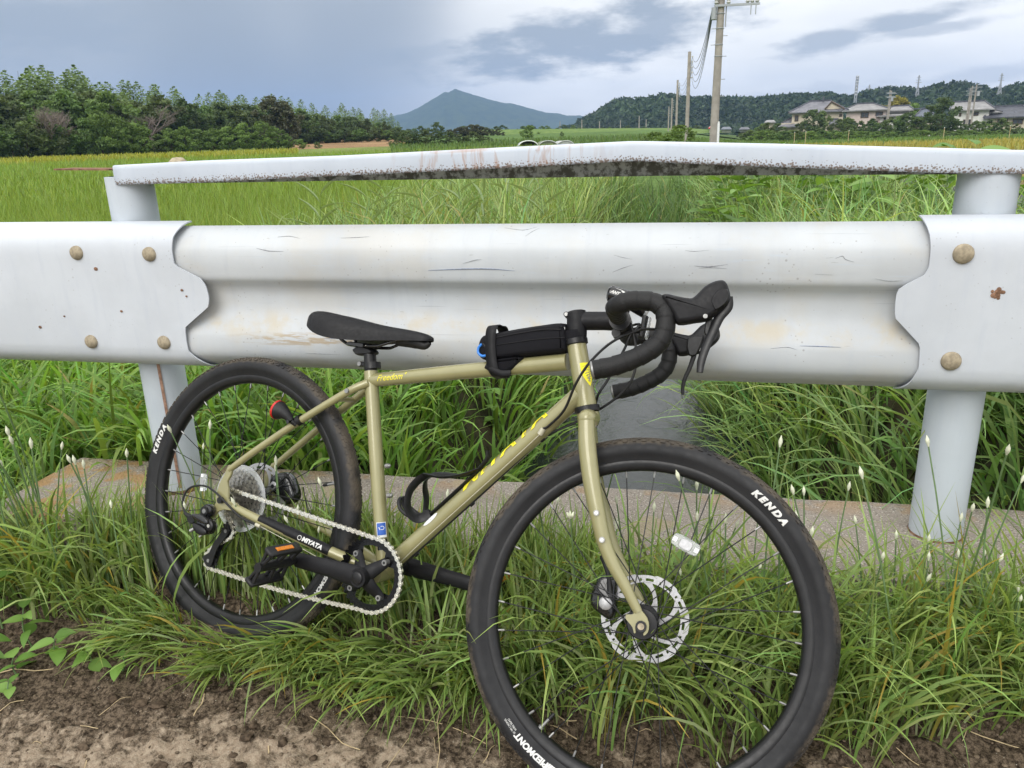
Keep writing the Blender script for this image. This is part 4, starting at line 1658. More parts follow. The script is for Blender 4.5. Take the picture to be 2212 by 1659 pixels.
# --- saddle and seat post
def saddle():
    us_ = [.126, .134, .150, .175, .205, .240, .280, .320, .360, .395, .420, .434, .441]
    hw = [.030, .046, .060, .068, .069, .062, .048, .036, .028, .0235, .0205, .0150, .0060]
    top = [.452, .4605, .4655, .4670, .4655, .4625, .4590, .4565, .4550, .4545, .4525, .4490, .4430]
    drp = [.016, .030, .043, .054, .058, .055, .046, .037, .029, .023, .018, .012, .004]
    bm = MB()
    ns = 15
    for i, u in enumerate(us_):
        for k in range(ns):
            a = math.pi * k / (ns - 1)
            x = math.cos(a)
            yv = math.sin(a)
            w = hw[i] * (abs(x) ** .6) * (1 if x > 0 else -1)
            z = top[i] - drp[i] * (1 - yv ** .55) - .006 * max(0, 1 - abs(x) * 4) * (1 if .14 < u < .36 else 0)
            bm.v.append(tuple(bp(u, z, w)))
    for i in range(len(us_) - 1):
        for k in range(ns - 1):
            bm.f.append((i * ns + k, (i + 1) * ns + k, (i + 1) * ns + k + 1, i * ns + k + 1))
    # underside
    n0 = len(bm.v)
    for i, u in enumerate(us_):
        for k in range(5):
            s = -1 + k / 2
            bm.v.append(tuple(bp(u, top[i] - drp[i] * .97 + .008 * (1 - s * s), -hw[i] * .93 * s * -1)))
    for i in range(len(us_) - 1):
        for k in range(4):
            bm.f.append((n0 + i * 5 + k, n0 + i * 5 + k + 1, n0 + (i + 1) * 5 + k + 1, n0 + (i + 1) * 5 + k))
    for e in (0, len(us_) - 1):
        bm.f.append(tuple(e * ns + k for k in range(ns)))
    o = part('saddle', bm, M['black_satin'], None, 60)
    sub = o.modifiers.new('round', 'SUBSURF')
    sub.levels = sub.render_levels = 1
    return o


sd = saddle()
q = MB()
q.v += [tuple(bp(.196, .4615, .040)), tuple(bp(.212, .4622, .034)), tuple(bp(.222, .4585, .045))]
q.f.append((0, 1, 2))
part('saddle_mark', q, M['disc'], sd)
for s in (1, -1):
    q = MB(); q.tube([bp(.200, .432, .034 * s), bp(.214, .416, .030 * s), bp(.230, .405, .023 * s), bp(.250, .4015, .022 * s), bp(.312, .4075, .022 * s), bp(.330, .413, .021 * s), bp(.362, .428, .014 * s), bp(.392, .434, .009 * s)], .0035, 10, 5)
    part('saddle_rail', q, M['black_gloss'], sd)
q = MB(); q.tube([bp(.352, .428), bp(.400, .431), bp(.424, .428), bp(.434, .436)], [.012, .014, .010, .006], 10, 4, flat=.8); part('nose_bridge', q, M['plastic'], sd)
q = MB(); q.tube([bp(.2985, .345), bp(.2850, .393)], .0136, 20)
sp_ = part('seat_post', q, M['black_metal'])
q = MB(); q.puffy([(.245, .392), (.256, .381), (.276, .383), (.300, .389), (.302, .396), (.290, .402), (.262, .402)], lambda x, y, t: bp(x, y, t), .015, .004, 5, 2); part('post_head', q, M['black_metal'], sp_)
q = MB(); q.puffy([(.238, .397), (.285, .398), (.288, .405), (.284, .411), (.242, .409), (.236, .403)], lambda x, y, t: bp(x, y, t), .028, .003, 5, 1); part('rail_clamp', q, M['black_gloss'], sp_)
for k in range(6):
    q = MB(); q.ball(bp(.246 + .009 * k, .4025 + .0006 * k, .0258), .0010, 6, 4); part('scale_mark', q, M['print'], sp_)
q = MB(); q.tube([bp(.3005, .3570), bp(.2965, .3705)], .0185, 24); q.puffy([(.266, .357), (.284, .359), (.284, .371), (.266, .369)], lambda x, y, t: bp(x, y, t), .009, .003, 5, 1); cl = part('seat_clamp', q, M['black_metal'])
q = MB(); q.cyl(bp(.2695, .3635, .009), bp(.2695, .3635, .0108), .0048, 14); part('clamp_bolt', q, M['bright'], cl)

# --- stem, bar, hoods
q = MB(); q.tube([ST + (bp(.764, .477) - ST) * .92, ST + VS * .004, sp(-.0050, .0150)], [.0190, .0200, .0196], 24)
q.tube([sp(-.004, .000), sp(.022, .004), sp(.052, .009), sp(.078, .0125)], [.0165, .0180, .0178, .0185], 20, 3)
stem = part('stem', q, M['black_satin'])
q = MB(); q.tube([sp(-.0050, .0150), sp(-.0060, .0180), sp(-.0064, .0190)], [.0172, .0160, .007], 22); part('top_cap', q, M['black_metal'], stem)
for b_ in (.008, -.020):
    q = MB(); q.cyl(sp(-.021, b_, -.010), sp(-.021, b_, .011), .0052, 12); part('stem_bolt', q, M['black_satin'], stem)
    q = MB(); q.cyl(sp(-.021, b_, .011), sp(-.021, b_, .0122), .0036, 12); part('bolt_head', q, M['bright'], stem)
q = MB(); q.tube([sp(.083, .013, -.022), sp(.083, .013, .022)], .0205, 20); part('bar_clamp', q, M['black_metal'], stem)
ring_on('spacer', bp(.7595, .490), bp(.7560, .5030), .0180, .0188, M['black_satin'], stem)


def bar_side(s):
    P = [(.083, .013, .02), (.083, .012, .09), (.085, .010, .145), (.092, .010, .170), (.108, .018, .179), (.130, .0225, .180), (.154, .0225, .180), (.1705, .0110, .181), (.1765, -.012, .183), (.1745, -.034, .185), (.163, -.054, .187),
         (.139, -.0745, .189), (.109, -.0930, .191), (.0750, -.1070, .193)]
    return [sp(a, b_, w * s) for a, b_, w in P]


q = MB()
q.tube([bar_side(1)[0], bar_side(-1)[0]], .0155, 16)
bar = part('handlebar', q, M['black_metal'])
for s in (1, -1):
    P = bar_side(s)
    pts = catmull(P, 10)
    L_ = [0]
    for i in range(1, len(pts)):
        L_.append(L_[-1] + (pts[i] - pts[i - 1]).length)
    # wrapped tape: overlapping turns show as small steps
    fine, rads = [], []
    for d in np.arange(.035, L_[-1], .0022):
        i = min(int(np.searchsorted(L_, d)), len(pts) - 1)
        i = max(i, 1)
        t = (d - L_[i - 1]) / max(1e-9, L_[i] - L_[i - 1])
        fine.append(pts[i - 1].lerp(pts[i], t))
        ph = (d / .021) % 1
        rads.append(.0156 + .0013 * ph)
    q = MB(); q.tube(fine, rads, 18)
    part('bar_tape', q, M['tape'], bar)
    e = pts[-1]
    d_ = (pts[-1] - pts[-4]).normalized()
    q = MB(); q.tube([e - d_ * .002, e + d_ * .0015, e + d_ * .0035], [.0150, .0150, .0110], 20); part('bar_end_plug', q, M['bright'], bar)

hood_n = [(.162, .0365), (.170, .0395), (.185, .0385), (.203, .0380), (.211, .040), (.218, .049), (.227, .062), (.237, .070), (.248, .075), (.256, .074), (.263, .066), (.2695, .050), (.268, .038), (.260, .026), (.250, .015), (.238, .005),
          (.222, -.0005), (.196, -.008), (.184, .004), (.173, .016), (.162, .028)]
for s in (1, -1):
    q = MB()
    q.puffy(hood_n, lambda x, y, t, s=s: sp(x, y, .181 * s + t), .0165, .009, 9, 3)
    hd = part('brake_hood', q, M['black_satin'], bar)
    q = MB(); q.puffy([(.236, .040), (.246, .060), (.262, .062), (.2675, .049), (.2655, .038), (.256, .026), (.246, .022)], lambda x, y, t, s=s: sp(x + .0012, y - .001, .181 * s + t), .0178, .004, 5, 3)
    part('hood_nose_cap', q, M['black_satin'], hd)
    q = MB(); q.cyl(sp(.236, .0105, .181 * s + .0155), sp(.236, .0105, .181 * s + .0172), .0036, 14); part('pivot_pin', q, M['bright'], hd)
    q = MB(); q.tube([sp(.2635, .050, .181 * s + .0), sp(.266, .034, .181 * s), sp(.258, .016, .181 * s), sp(.2535, -.003, .182 * s), sp(.2490, -.022, .184 * s), sp(.2450, -.043, .187 * s), sp(.2430, -.062, .190 * s), sp(.2440, -.080, .192 * s)],
                      [.0095, .0100, .0085, .0075, .0072, .0070, .0066, .0052], 12, 5, flat=.50, up=NS * 1.0 if False else None)
    if s > 0:
        part('brake_lever', q, M['black_metal'], bar)
    q = MB(); q.puffy([(.240, .012), (.250, .014), (.2510, -.006), (.246, -.016), (.2400, -.010)], lambda x, y, t, s=s: sp(x - .002, y, (.181 - .010 * 1) * s + t), .004, .002, 5, 2); part('shift_paddle', q, M['black_metal'], bar)
# the far lever's shift body faces the picture, with its own dangling paddle
q = MB(); q.puffy([(.206, .028), (.232, .038), (.238, .034), (.231, -.003), (.214, -.006)], lambda x, y, t: sp(x, y, -.156 + t), .007, .003, 5, 2); part('shift_body', q, M['plastic'], bar)
q = MB(); q.tube([sp(.226, -.003, -.158), sp(.222, -.030, -.160), sp(.216, -.056, -.162), sp(.2155, -.074, -.164), sp(.2185, -.088, -.165)], [.0052, .0046, .0042, .0038, .0034], 10, 4, flat=.7); part('brake_lever', q, M['plastic'], bar)

# front lamp, clamped on the bar
q = MB(); q.tube([sp(.047, .066, -.012), sp(.051, .0655, -.012), sp(.088, .0590, -.012), sp(.118, .0480, -.012), sp(.126, .0455, -.012)], [.0115, .0160, .0168, .0172, .0175], 20)
lamp = part('front_lamp', q, M['black_gloss'])
q = MB(); q.tube([sp(.1255, .0456, -.012), sp(.1290, .0445, -.012)], .0145, 18); part('lens', q, M['clear'], lamp)
q = MB(); q.tube([sp(.088, .050, -.012), sp(.086, .028, -.016)], .0075, 10); q.tube([sp(.083, .013, -.024), sp(.083, .013, -.008)], .0185, 16); part('lamp_clamp', q, M['plastic'], lamp)
la, lb = sp(.052, .0655, -.012), sp(.088, .0590, -.012)
fl = tube_wrap(la, lb, .0166, NS + VS * .35, .0008)
lettering('lamp_lettering', 'ANTAREX', lambda x, y: fl(x + .020, y - .004), M['print'], lamp, .0080, .3, .0004, 1, 1.0)
q = MB(); q.v += [tuple(fl(*p)) for p in ((.004, .006), (.022, .004), (.020, .0015), (.036, -.001), (.034, .002), (.020, .0055))]; q.f.append((0, 1, 2, 3, 4, 5)); part('lamp_lettering', q, M['print'], lamp)
# front reflector on its little bracket
q = MB(); q.puffy([(-.006, -.020), (.006, -.020), (.006, .022), (-.006, .022)], lambda x, y, t: sp(.126 + x, .010 + y, -.012 + t), .022, .004, 5, 1); rf = part('front_reflector', q, M['plastic'])
q = MB(); q.puffy([(-.003, -.018), (.003, -.018), (.003, .020), (-.003, .020)], lambda x, y, t: sp(.1345 + x, .010 + y, -.012 + t), .020, .002, 5, 1); part('reflector_lens', q, M['clear'], rf)
q = MB(); q.tube([sp(.085, -.006, -.012), sp(.104, .000, -.012), sp(.122, .006, -.012)], .0062, 10, 3); part('reflector_bracket', q, M['plastic'], rf)
q = MB(); q.tube([sp(.080, -.012, -.018), sp(.080, -.012, .018)], .0085, 12); part('reflector_clamp', q, M['black_metal'], rf)

# rear reflector lamp on the near seat stay
q = MB(); q.tube([bp(.150, .212, .058), bp(.142, .220, .060), bp(.132, .2265, .062), bp(.117, .2290, .062), bp(.111, .2300, .062)], [.008, .010, .0135, .0205, .0215], 22, up=(0, 1, 0)); rl = part('rear_reflector', q, M['plastic'])
q = MB(); q.tube([bp(.1135, .2297, .062), bp(.1080, .2304, .062), bp(.1055, .2308, .062)], [.0219, .0219, .018], 22, up=(0, 1, 0)); part('red_lens', q, M['red'], rl)
q = MB(); q.tube([bp(.1585, .2135, .0465), bp(.1665, .2200, .0455)], .0118, 16); q.tube([bp(.160, .206, .050), bp(.150, .212, .057)], .006, 10); part('reflector_clamp', q, M['plastic'], rl)
q = MB(); q.cyl(bp(.1495, .2105, .0655), bp(.1495, .2105, .0690), .0042, 12); part('clamp_screw', q, M['black_gloss'], rl)

# --- bottle cage: two sweeping loops bolted to the down tube
D0, D1 = Vector((.420, -.060)), Vector((.790, .386))
dd_ = (D1 - D0).normalized()
nn_ = Vector((-dd_.y, dd_.x))


def dc(a, h, w):
    """along the down tube, height above its axis, sideways"""
    p = D0 + dd_ * a + nn_ * h
    return bp(p.x, p.y, w)


q = MB(); q.tube([dc(.160, .024, 0), dc(.20, .0235, 0), dc(.29, .0235, 0), dc(.325, .026, 0)], [.0075, .0080, .0080, .0065], 10, 3, flat=.45, up=(0, 1, 0))
cage = part('bottle_cage', q, M['plastic'])
for s in (1, -1):
    q = MB()
    q.tube([dc(.315, .026, .004 * s), dc(.285, .036, .022 * s), dc(.255, .055, .034 * s), dc(.235, .075, .030 * s), dc(.218, .088, .014 * s), dc(.195, .091, .016 * s), dc(.175, .083, .028 * s), dc(.160, .066, .036 * s), dc(.146, .046, .030 * s), dc(.148, .030, .014 * s), dc(.170, .0245, .004 * s)],
           [.0115] * 11, 10, 5, flat=.26, up=(0, 1, 0))
    part('cage_arm', q, M['plastic'], cage)
q = MB(); q.tube([dc(.152, .026, 0), dc(.140, .036, 0), dc(.128, .062, .0), dc(.128, .082, .0), dc(.140, .092, .0)], [.0075, .0080, .0085, .0075, .005], 10, 4, flat=.4, up=(0, 1, 0)); part('cage_foot', q, M['plastic'], cage)
q = MB(); q.tube([dc(.135, .045, .018), dc(.126, .070, .018), dc(.130, .090, .010), dc(.130, .092, -.010), dc(.126, .070, -.018), dc(.135, .045, -.018), dc(.146, .032, 0)], .0042, 8, 5, closed=True); part('cage_foot', q, M['plastic'], cage)
q = MB(); q.tube([dc(.320, .026, 0), dc(.345, .030, 0), dc(.356, .042, 0)], [.008, .009, .006], 10, 3, flat=.45, up=(0, 1, 0)); part('cage_tab', q, M['plastic'], cage)

# ------------------------------------------------------------------ top tube bag: strapped on, a thing of its own
bag = empty('frame_bag')
bag.matrix_world = bmx.copy()
bag.location = bmx @ bp(.62, .43, 0)
tag(bag, 'black fabric top tube bag with a blue cord loop strapped behind the stem', 'bag')
binv = bag.matrix_world.inverted()
bag_off = bp(.62, .43, 0)
tt = [(.560, .452), (.568, .468), (.592, .476), (.636, .490), (.690, .505), (.728, .514), (.742, .508), (.752, .470), (.746, .458), (.704, .448), (.637, .431), (.600, .421), (.574, .4185), (.562, .430)]
q = MB(); q.puffy(tt, lambda x, y, t: bp(x, y, t) - bag_off, .0255, .010, 9, 3)
bagm = q.build('bag_body', M['fabric'], bag, 50)
q = MB(); q.puffy([(.600, .424), (.660, .438), (.655, .418), (.632, .398), (.604, .400), (.590, .415)], lambda x, y, t: bp(x, y, t) - bag_off, .0235, .008, 7, 3); q.build('bag_belly', M['fabric'], bag, 50)
for h in (.0, .006):
    q = MB(); q.tube([bp(x, y - h, .0262 - .003 * (h == 0)) - bag_off for x, y in ((.585, .466), (.640, .484), (.700, .501), (.738, .506))], .0013, 6, 4); q.build('zip_piping', M['black_satin'], bag)
q = MB(); q.tube([bp(x, y, .0264) - bag_off for x, y in ((.575, .443), (.640, .461), (.700, .477), (.748, .486))], .0009, 6, 4); q.build('seam', M['black_satin'], bag)
# strap round bag and tube
q = MB()
pr = [(.5885, .490, .000), (.5885, .490, .018), (.5900, .478, .0285), (.594, .450, .0290), (.602, .420, .0280), (.610, .400, .0250), (.616, .3905, .012), (.617, .389, -.012), (.610, .400, -.0250), (.602, .420, -.028), (.594, .450, -.029), (.590, .478, -.0285), (.5885, .490, -.018)]
pr = [(Vector(p)) for p in pr]
cc = catmull(pr, 5, True)
for p in cc:
    for e in (-.0115, .0115):
        q.v.append(tuple(bp(p.x + e * .97, p.y + e * .235, p.z) - bag_off))
n_ = len(cc)
for i in range(n_):
    j = (i + 1) % n_
    q.f.append((2 * i, 2 * i + 1, 2 * j + 1, 2 * j))
so = q.build('strap', M['black_satin'], bag)
sm_ = so.modifiers.new('thickness', 'SOLIDIFY'); sm_.thickness = .0018
q = MB(); q.tube([bp(.590, .408, .024) - bag_off, bp(.625, .398, .026) - bag_off, bp(.648, .402, .0245) - bag_off], .0062, 8, 3, flat=.4); q.build('strap_tail', M['black_satin'], bag)
q = MB(); q.tube([bp(x, y, .027) - bag_off for x, y in ((.574, .449), (.568, .440), (.570, .430), (.579, .4255), (.588, .4275))], .0026, 8, 5); q.build('cord_loop', M['blue'], bag)
q = MB(); q.tube([bp(x, y, .026) - bag_off for x, y in ((.574, .449), (.580, .447), (.586, .438), (.588, .4275))], .0026, 8, 4); q.build('cord_loop', M['black_satin'], bag)
q = MB(); q.tube([bp(.7595, .487) - bag_off, bp(.7555, .503) - bag_off], .0215, 24); q.tube([bp(.738, .496) - bag_off, bp(.752, .494) - bag_off], .014, 10, flat=.6); q.build('stem_strap', M['fabric'], bag)

# ------------------------------------------------------------------ land behind the kerb, stream
def stream_c(y):
    return float(np.interp(y, [0, 1.3, 2.5, 12, 20], [.34, .29, .18, .05, -.25])), float(np.interp(y, [0, 1.3, 2.5, 12, 20], [.52, .45, .30, .25, .25]))


def bank_z(x, y):
    c, h = stream_c(y)
    d = abs(x - c) - h
    left = x < c
    topz = -.07 if left else (.02 + .10 * min(1, max(0, y - .5) / 2))
    w = .42 if left else .55
    t = max(0.0, min(1.0, d / w))
    t = t * t * (3 - 2 * t)
    z = -.78 + (topz + .78) * t
    if left:
        z -= .10 * min(1, max(0, (c - x) - 1.6))
    return z + .02 * mnoise.noise(Vector((x * 2.3, y * 2.3, 0)))


def grid_mesh(name, xs, ys, fn, mat):
    nx, ny = len(xs), len(ys)
    v = np.array([fn(x, y) for y in ys for x in xs], np.float32)
    me = bpy.data.meshes.new(name)
    me.vertices.add(nx * ny)
    me.vertices.foreach_set('co', v.ravel())
    idx = np.arange(nx * ny).reshape(ny, nx)
    q = np.stack([idx[:-1, :-1], idx[:-1, 1:], idx[1:, 1:], idx[1:, :-1]], -1).reshape(-1, 4)
    me.loops.add(q.size)
    me.loops.foreach_set('vertex_index', q.ravel().astype(np.int32))
    me.polygons.add(len(q))
    me.polygons.foreach_set('loop_start', np.arange(0, q.size, 4, dtype=np.int32))
    me.polygons.foreach_set('use_smooth', np.ones(len(q), bool))
    me.update()
    me.materials.append(mat)
    return me


def mat_soil(name, a, b, sc_=6):
    mt, t, p, out = new_mat(name)
    co = objco(t)
    t.link(t.mix(t.smooth(t.noise(co, sc_, 6, .65), .35, .65), a, b), p.inputs['Base Color'])
    p.inputs['Roughness'].default_value = .95
    p.inputs['Specular IOR Level'].default_value = .1
    bu = t.n('ShaderNodeBump', i_Strength=.8, i_Distance=.02)
    t.link(t.noise(co, sc_ * 6, 5), bu.inputs['Height'])
    t.link(bu.outputs[0], p.inputs['Normal'])
    return mt


M['bank_soil'] = mat_soil('bank_soil', (.022, .026, .012), (.060, .052, .030))
xs = np.concatenate([np.linspace(-16, -2, 24)[:-1], np.arange(-2, 2.6, .07), np.linspace(2.6, 3.35, 6)])
ys = np.concatenate([np.arange(.14, 3, .08), np.linspace(3.05, 13.6, 40)])
o = inst('stream_bank', grid_mesh('stream_bank', xs, ys, lambda x, y: (x, y, bank_z(x, y)), M['bank_soil']))
tag(o, 'earth banks of the narrow stream behind the kerb', 'bank', kind='structure')


def mat_water():
    mt, t, p, out = new_mat('stream_water')
    co = objco(t)
    p.inputs['Base Color'].default_value = (.020, .026, .026, 1)
    p.inputs['Roughness'].default_value = .06
    p.inputs['IOR'].default_value = 1.33
    p.inputs['Specular IOR Level'].default_value = .6
    mp = t.n('ShaderNodeMapping', i_Vector=co)
    mp.inputs['Scale'].default_value = (1.5, .8, 1)
    h = t.m('ADD', t.noise(mp.outputs[0], 6, 5, .6, dist=1.2), t.m('MULTIPLY', t.noise(co, 28, 4, .6, dist=.6), .35))
    b = t.n('ShaderNodeBump', i_Strength=.35, i_Distance=.02)
    t.link(h, b.inputs['Height'])
    t.link(b.outputs[0], p.inputs['Normal'])
    return mt


M['water'] = mat_water()
q = MB(); q.add([(-1.0, .16, -.56), (1.5, .16, -.56), (.6, 13.5, -.56), (-.8, 13.5, -.56)], [(0, 1, 2, 3)])
tag(q.build('stream_water', M['water']), 'dark grey stream water running between grassy banks', 'water', kind='structure')
q = MB(); q.puffy([(-.06, -.02), (-.03, -.035), (.04, -.03), (.075, 0), (.03, .03), (-.04, .025)], lambda x, y, t: Vector((.46 + x, 1.72 + y, -.548 + t)), .018, .012, 5, 3)
M['stone'] = plain('wet_stone', (.17, .12, .085), .6, 0, .4, .3, 30, bump=.5, bscale=60)
tag(q.build('stone', M['stone']), 'flat brown stone breaking the surface of the stream', 'stone')


# ------------------------------------------------------------------ blades: one numpy pass builds a whole meadow
def blades(name, pos, L, W, az, th0, bend, cb, ct, segs=5, mat='leaf', sway=.25, reject=None):
    N = len(pos)
    S = segs
    t = np.linspace(0, 1, S + 1)
    dirh = np.stack([np.cos(az), np.sin(az), np.zeros(N)], 1)
    side0 = np.stack([-np.sin(az), np.cos(az), np.zeros(N)], 1)
    tw = rng.normal(0, sway, N)
    P = np.zeros((N, S + 1, 3))
    P[:, 0] = pos
    wid = np.zeros((N, S + 1, 3))
    for i in range(S + 1):
        phi = th0 + bend * (t[i] ** 1.5)
        if i < S:
            tm = (t[i] + t[i + 1]) / 2
            pm = th0 + bend * tm ** 1.5
            P[:, i + 1] = P[:, i] + (np.sin(pm)[:, None] * dirh + np.cos(pm)[:, None] * np.array([0, 0, 1.0])) * (L / S)[:, None]
        nrm = np.cos(phi)[:, None] * dirh - np.sin(phi)[:, None] * np.array([0, 0, 1.0])
        tt = tw + tw * t[i]
        sd = side0 * np.cos(tt)[:, None] + nrm * np.sin(tt)[:, None]
        prof = (.55 + .9 * t[i]) if t[i] < .4 else (.91 * (1 - ((t[i] - .4) / .6) ** 1.7) + .03)
        wid[:, i] = sd * (W * prof / 2)[:, None]
    if reject is not None:
        k_ = ~reject(P)
        P, wid, cb, ct = P[k_], wid[k_], cb[k_], ct[k_]
        N = len(P)
    V = np.empty((N, S + 1, 2, 3), np.float32)
    V[:, :, 0] = P - wid
    V[:, :, 1] = P + wid
    C = np.ones((N, S + 1, 2, 4), np.float32)
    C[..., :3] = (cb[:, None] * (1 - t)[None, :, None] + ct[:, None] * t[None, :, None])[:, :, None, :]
    n_v = N * (S + 1) * 2
    b0 = (np.arange(N) * (S + 1) * 2)[:, None]
    i = np.arange(S)[None] * 2
    q = np.stack([b0 + i, b0 + i + 1, b0 + i + 3, b0 + i + 2], -1).reshape(-1, 4)
    me = bpy.data.meshes.new(name)
    me.vertices.add(n_v)
    me.vertices.foreach_set('co', V.ravel())
    me.loops.add(q.size)
    me.loops.foreach_set('vertex_index', q.ravel().astype(np.int32))
    me.polygons.add(len(q))
    me.polygons.foreach_set('loop_start', np.arange(0, q.size, 4, dtype=np.int32))
    me.polygons.foreach_set('use_smooth', np.ones(len(q), bool))
    me.update()
    a = me.color_attributes.new('tint', 'FLOAT_COLOR', 'POINT')
    a.data.foreach_set('color', C.ravel())
    me.materials.append(M[mat])
    return inst(name, me)


def tints(N, base_, spread=.25, hue=.12):
    c = np.array(base_)[None] * (1 + rng.normal(0, spread, (N, 1)).clip(-.6, .8))
    c[:, 0] *= 1 + rng.normal(0, hue, N)
    return c.clip(.004, .9)


def heights(fn, xy):
    return np.array([fn(float(a), float(b)) for a, b in xy])


# front edge of the chives along the dirt
FX = [-3, -1.17, -.93, -.65, -.33, -.15, -.05, .04, .27, .64, .87, 1.07, 3]
FY = [-.46, -.44, -.46, -.53, -.57, -.50, -.49, -.51, -.60, -.60, -.49, -.43, -.43]


def near_wheel(x, y):
    # keep roots out of the tyres' footprints
    a = math.hypot((x + .654) / .10, (y + .412) / .05)
    b = math.hypot((x - .283) / .10, (y + .727) / .06)
    return min(a, b) < 1


def hits_wheel(P):
    # blades that would cut through a tyre or stand in front of the rear wheel are gone (pressed down)
    bad = np.zeros(len(P), bool)
    u_, y_, v_, a_ = np.array(BU), np.array(BY), np.array(BV), np.array(BA)
    B3 = np.stack([u_, y_, v_])
    fc = np.array(bmx @ FC)
    F3 = np.stack([np.array(bmx.to_3x3() @ UF), -np.array(bmx.to_3x3() @ NF), np.array(bmx.to_3x3() @ VF)])
    for c_, M3, front in ((a_, B3, False), (fc, F3, False)):
        q_ = (P - c_) @ M3.T
        r_ = np.hypot(q_[..., 0], q_[..., 2])
        cut_ = (np.abs(q_[..., 1]) < .032) & (r_ > .268) & (r_ < .342)
        bad |= cut_.any(1)
        over = (q_[..., 1] < -.05) & (q_[..., 1] > -.35) & (r_ < .25)
        bad |= (over.any(1) & (rng.random(len(P)) < .88))
    # nor do they hide crank and chain
    q_ = (P - a_) @ B3.T
    cov = (q_[..., 1] < -.02) & (q_[..., 2] > -.20) & (q_[..., 0] > .0) & (q_[..., 0] < .62)
    bad |= (cov.any(1) & (rng.random(len(P)) < .9))
    cov = (q_[..., 1] < .09) & (q_[..., 2] > -.115) & (q_[..., 0] > .44) & (q_[..., 0] < .66)
    bad |= (cov.any(1) & (rng.random(len(P)) < .85))
    return bad


def chives():
    pts = []
    while len(pts) < 470:
        x = rng.uniform(-2.0, 2.1)
        yf = float(np.interp(x, FX, FY))
        y = -.235 + (yf + .235) * rng.random() ** .75
        if near_wheel(x, y) or (-.12 < x < .02 and -.40 < y < -.28 and rng.random() < .8):
            continue
        if x < -1.0 and rng.random() < .35:
            continue
        pts.append((x, y))
    P, L, az, th, be, wf = [], [], [], [], [], []
    for x, y in pts:
        n = rng.integers(11, 24)
        s = rng.uniform(.75, 1.15)
        lean = rng.normal(-1.35, .9)
        for k in range(n):
            r_ = rng.random() ** .5 * .035
            a = rng.uniform(0, 6.283)
            P.append((x + r_ * math.cos(a), y + r_ * math.sin(a)))
            aa = a if rng.random() < .55 else lean
            az.append(aa)
            l_ = rng.uniform(.18, .40) * s
            # blades in front of the bicycle are trodden short and lie towards the dirt
            yb = -.41 - .34 * (x + .65)
            if -1.02 < x < .62 and y < yb + .07:
                dx = min(abs(x + .654), abs(x - .283) if x > 0 else 9)
                if rng.random() < .30:
                    P.pop(); az.pop()
                    continue
                lim = .035 + (.334 - math.sqrt(max(0, .334 ** 2 - min(.33, dx) ** 2))) * .8 if dx < .33 else .15
                l_ = min(l_, rng.uniform(.6, 1) * max(.05, min(.17, lim + .02)))
                az[-1] = rng.normal(-1.5, .55)
            if -1.02 < x < -.3 and y > -.38:
                az[-1] = rng.normal(1.5, 1.0) if rng.random() < .7 else az[-1]
                l_ = rng.uniform(.16, .34)
            L.append(l_)
            wf.append(min(1.0, .45 + l_ * 3.2))
            th.append(abs(rng.normal(.12, .18)))
            be.append(abs(rng.normal(1.25, .6)))
    # flattened leaves fanning out over the dirt, and upright ones close against the kerb
    for k in range(150):
        x, y = rng.uniform(-.92, .15), rng.uniform(-.53, -.43)
        if near_wheel(x, y) or (x < -.6 and (rng.random() < .5 or y < -.50)):
            continue
        la = rng.normal(-1.6, .5)
        for j in range(rng.integers(8, 16)):
            P.append((x + rng.normal(0, .018), y + rng.normal(0, .015)))
            az.append(la + rng.normal(0, .35))
            L.append(rng.uniform(.10, .22) * (.75 if x < -.55 else 1)); wf.append(.85)
            th.append(abs(rng.normal(.75, .2))); be.append(abs(rng.normal(.75, .3)))
    for k in range(90):
        x, y = rng.uniform(-1.02, -.32), rng.uniform(-.44, -.35)
        if near_wheel(x, y):
            continue
        for j in range(rng.integers(8, 14)):
            P.append((x + rng.normal(0, .02), y + rng.normal(0, .015)))
            az.append(rng.normal(-1.6, .9))
            L.append(rng.uniform(.05, .10)); wf.append(.7)
            th.append(abs(rng.normal(.35, .2))); be.append(abs(rng.normal(.7, .3)))
    for k in range(150):
        x, y = rng.uniform(-1.08, .2), rng.uniform(-.325, -.232)
        la = rng.normal(1.6, .9)
        for j in range(rng.integers(10, 18)):
            P.append((x + rng.normal(0, .016), y + rng.normal(0, .008)))
            az.append(la + rng.normal(0, .6))
            L.append(rng.uniform(.14, .30)); wf.append(.9)
            th.append(abs(rng.normal(.06, .05))); be.append(abs(rng.normal(.55, .35)))
    N = len(P)
    P = np.array(P)
    keep = P[:, 1] < -.226
    P[~keep, 1] = -.226 - .03 * rng.random((~keep).sum())
    z = heights(verge_h, P) - .004
    pos = np.column_stack([P, z])
    ct = tints(N, (.245, .345, .098), .26, .09)
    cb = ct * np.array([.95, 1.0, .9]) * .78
    pale = rng.random(N) < .25
    cb[pale] = cb[pale] * .4 + np.array([.34, .37, .22])
    old = rng.random(N) < .035
    ct[old] = np.array([.45, .33, .06]) * rng.uniform(.7, 1.2, (old.sum(), 1))
    cb[old] = np.array([.30, .28, .07])
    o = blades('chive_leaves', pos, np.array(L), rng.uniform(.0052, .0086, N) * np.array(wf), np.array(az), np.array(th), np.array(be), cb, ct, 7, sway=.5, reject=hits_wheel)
    tag(o, 'dense arching chive leaves growing between dirt and kerb', 'grass', kind='stuff')


chives()


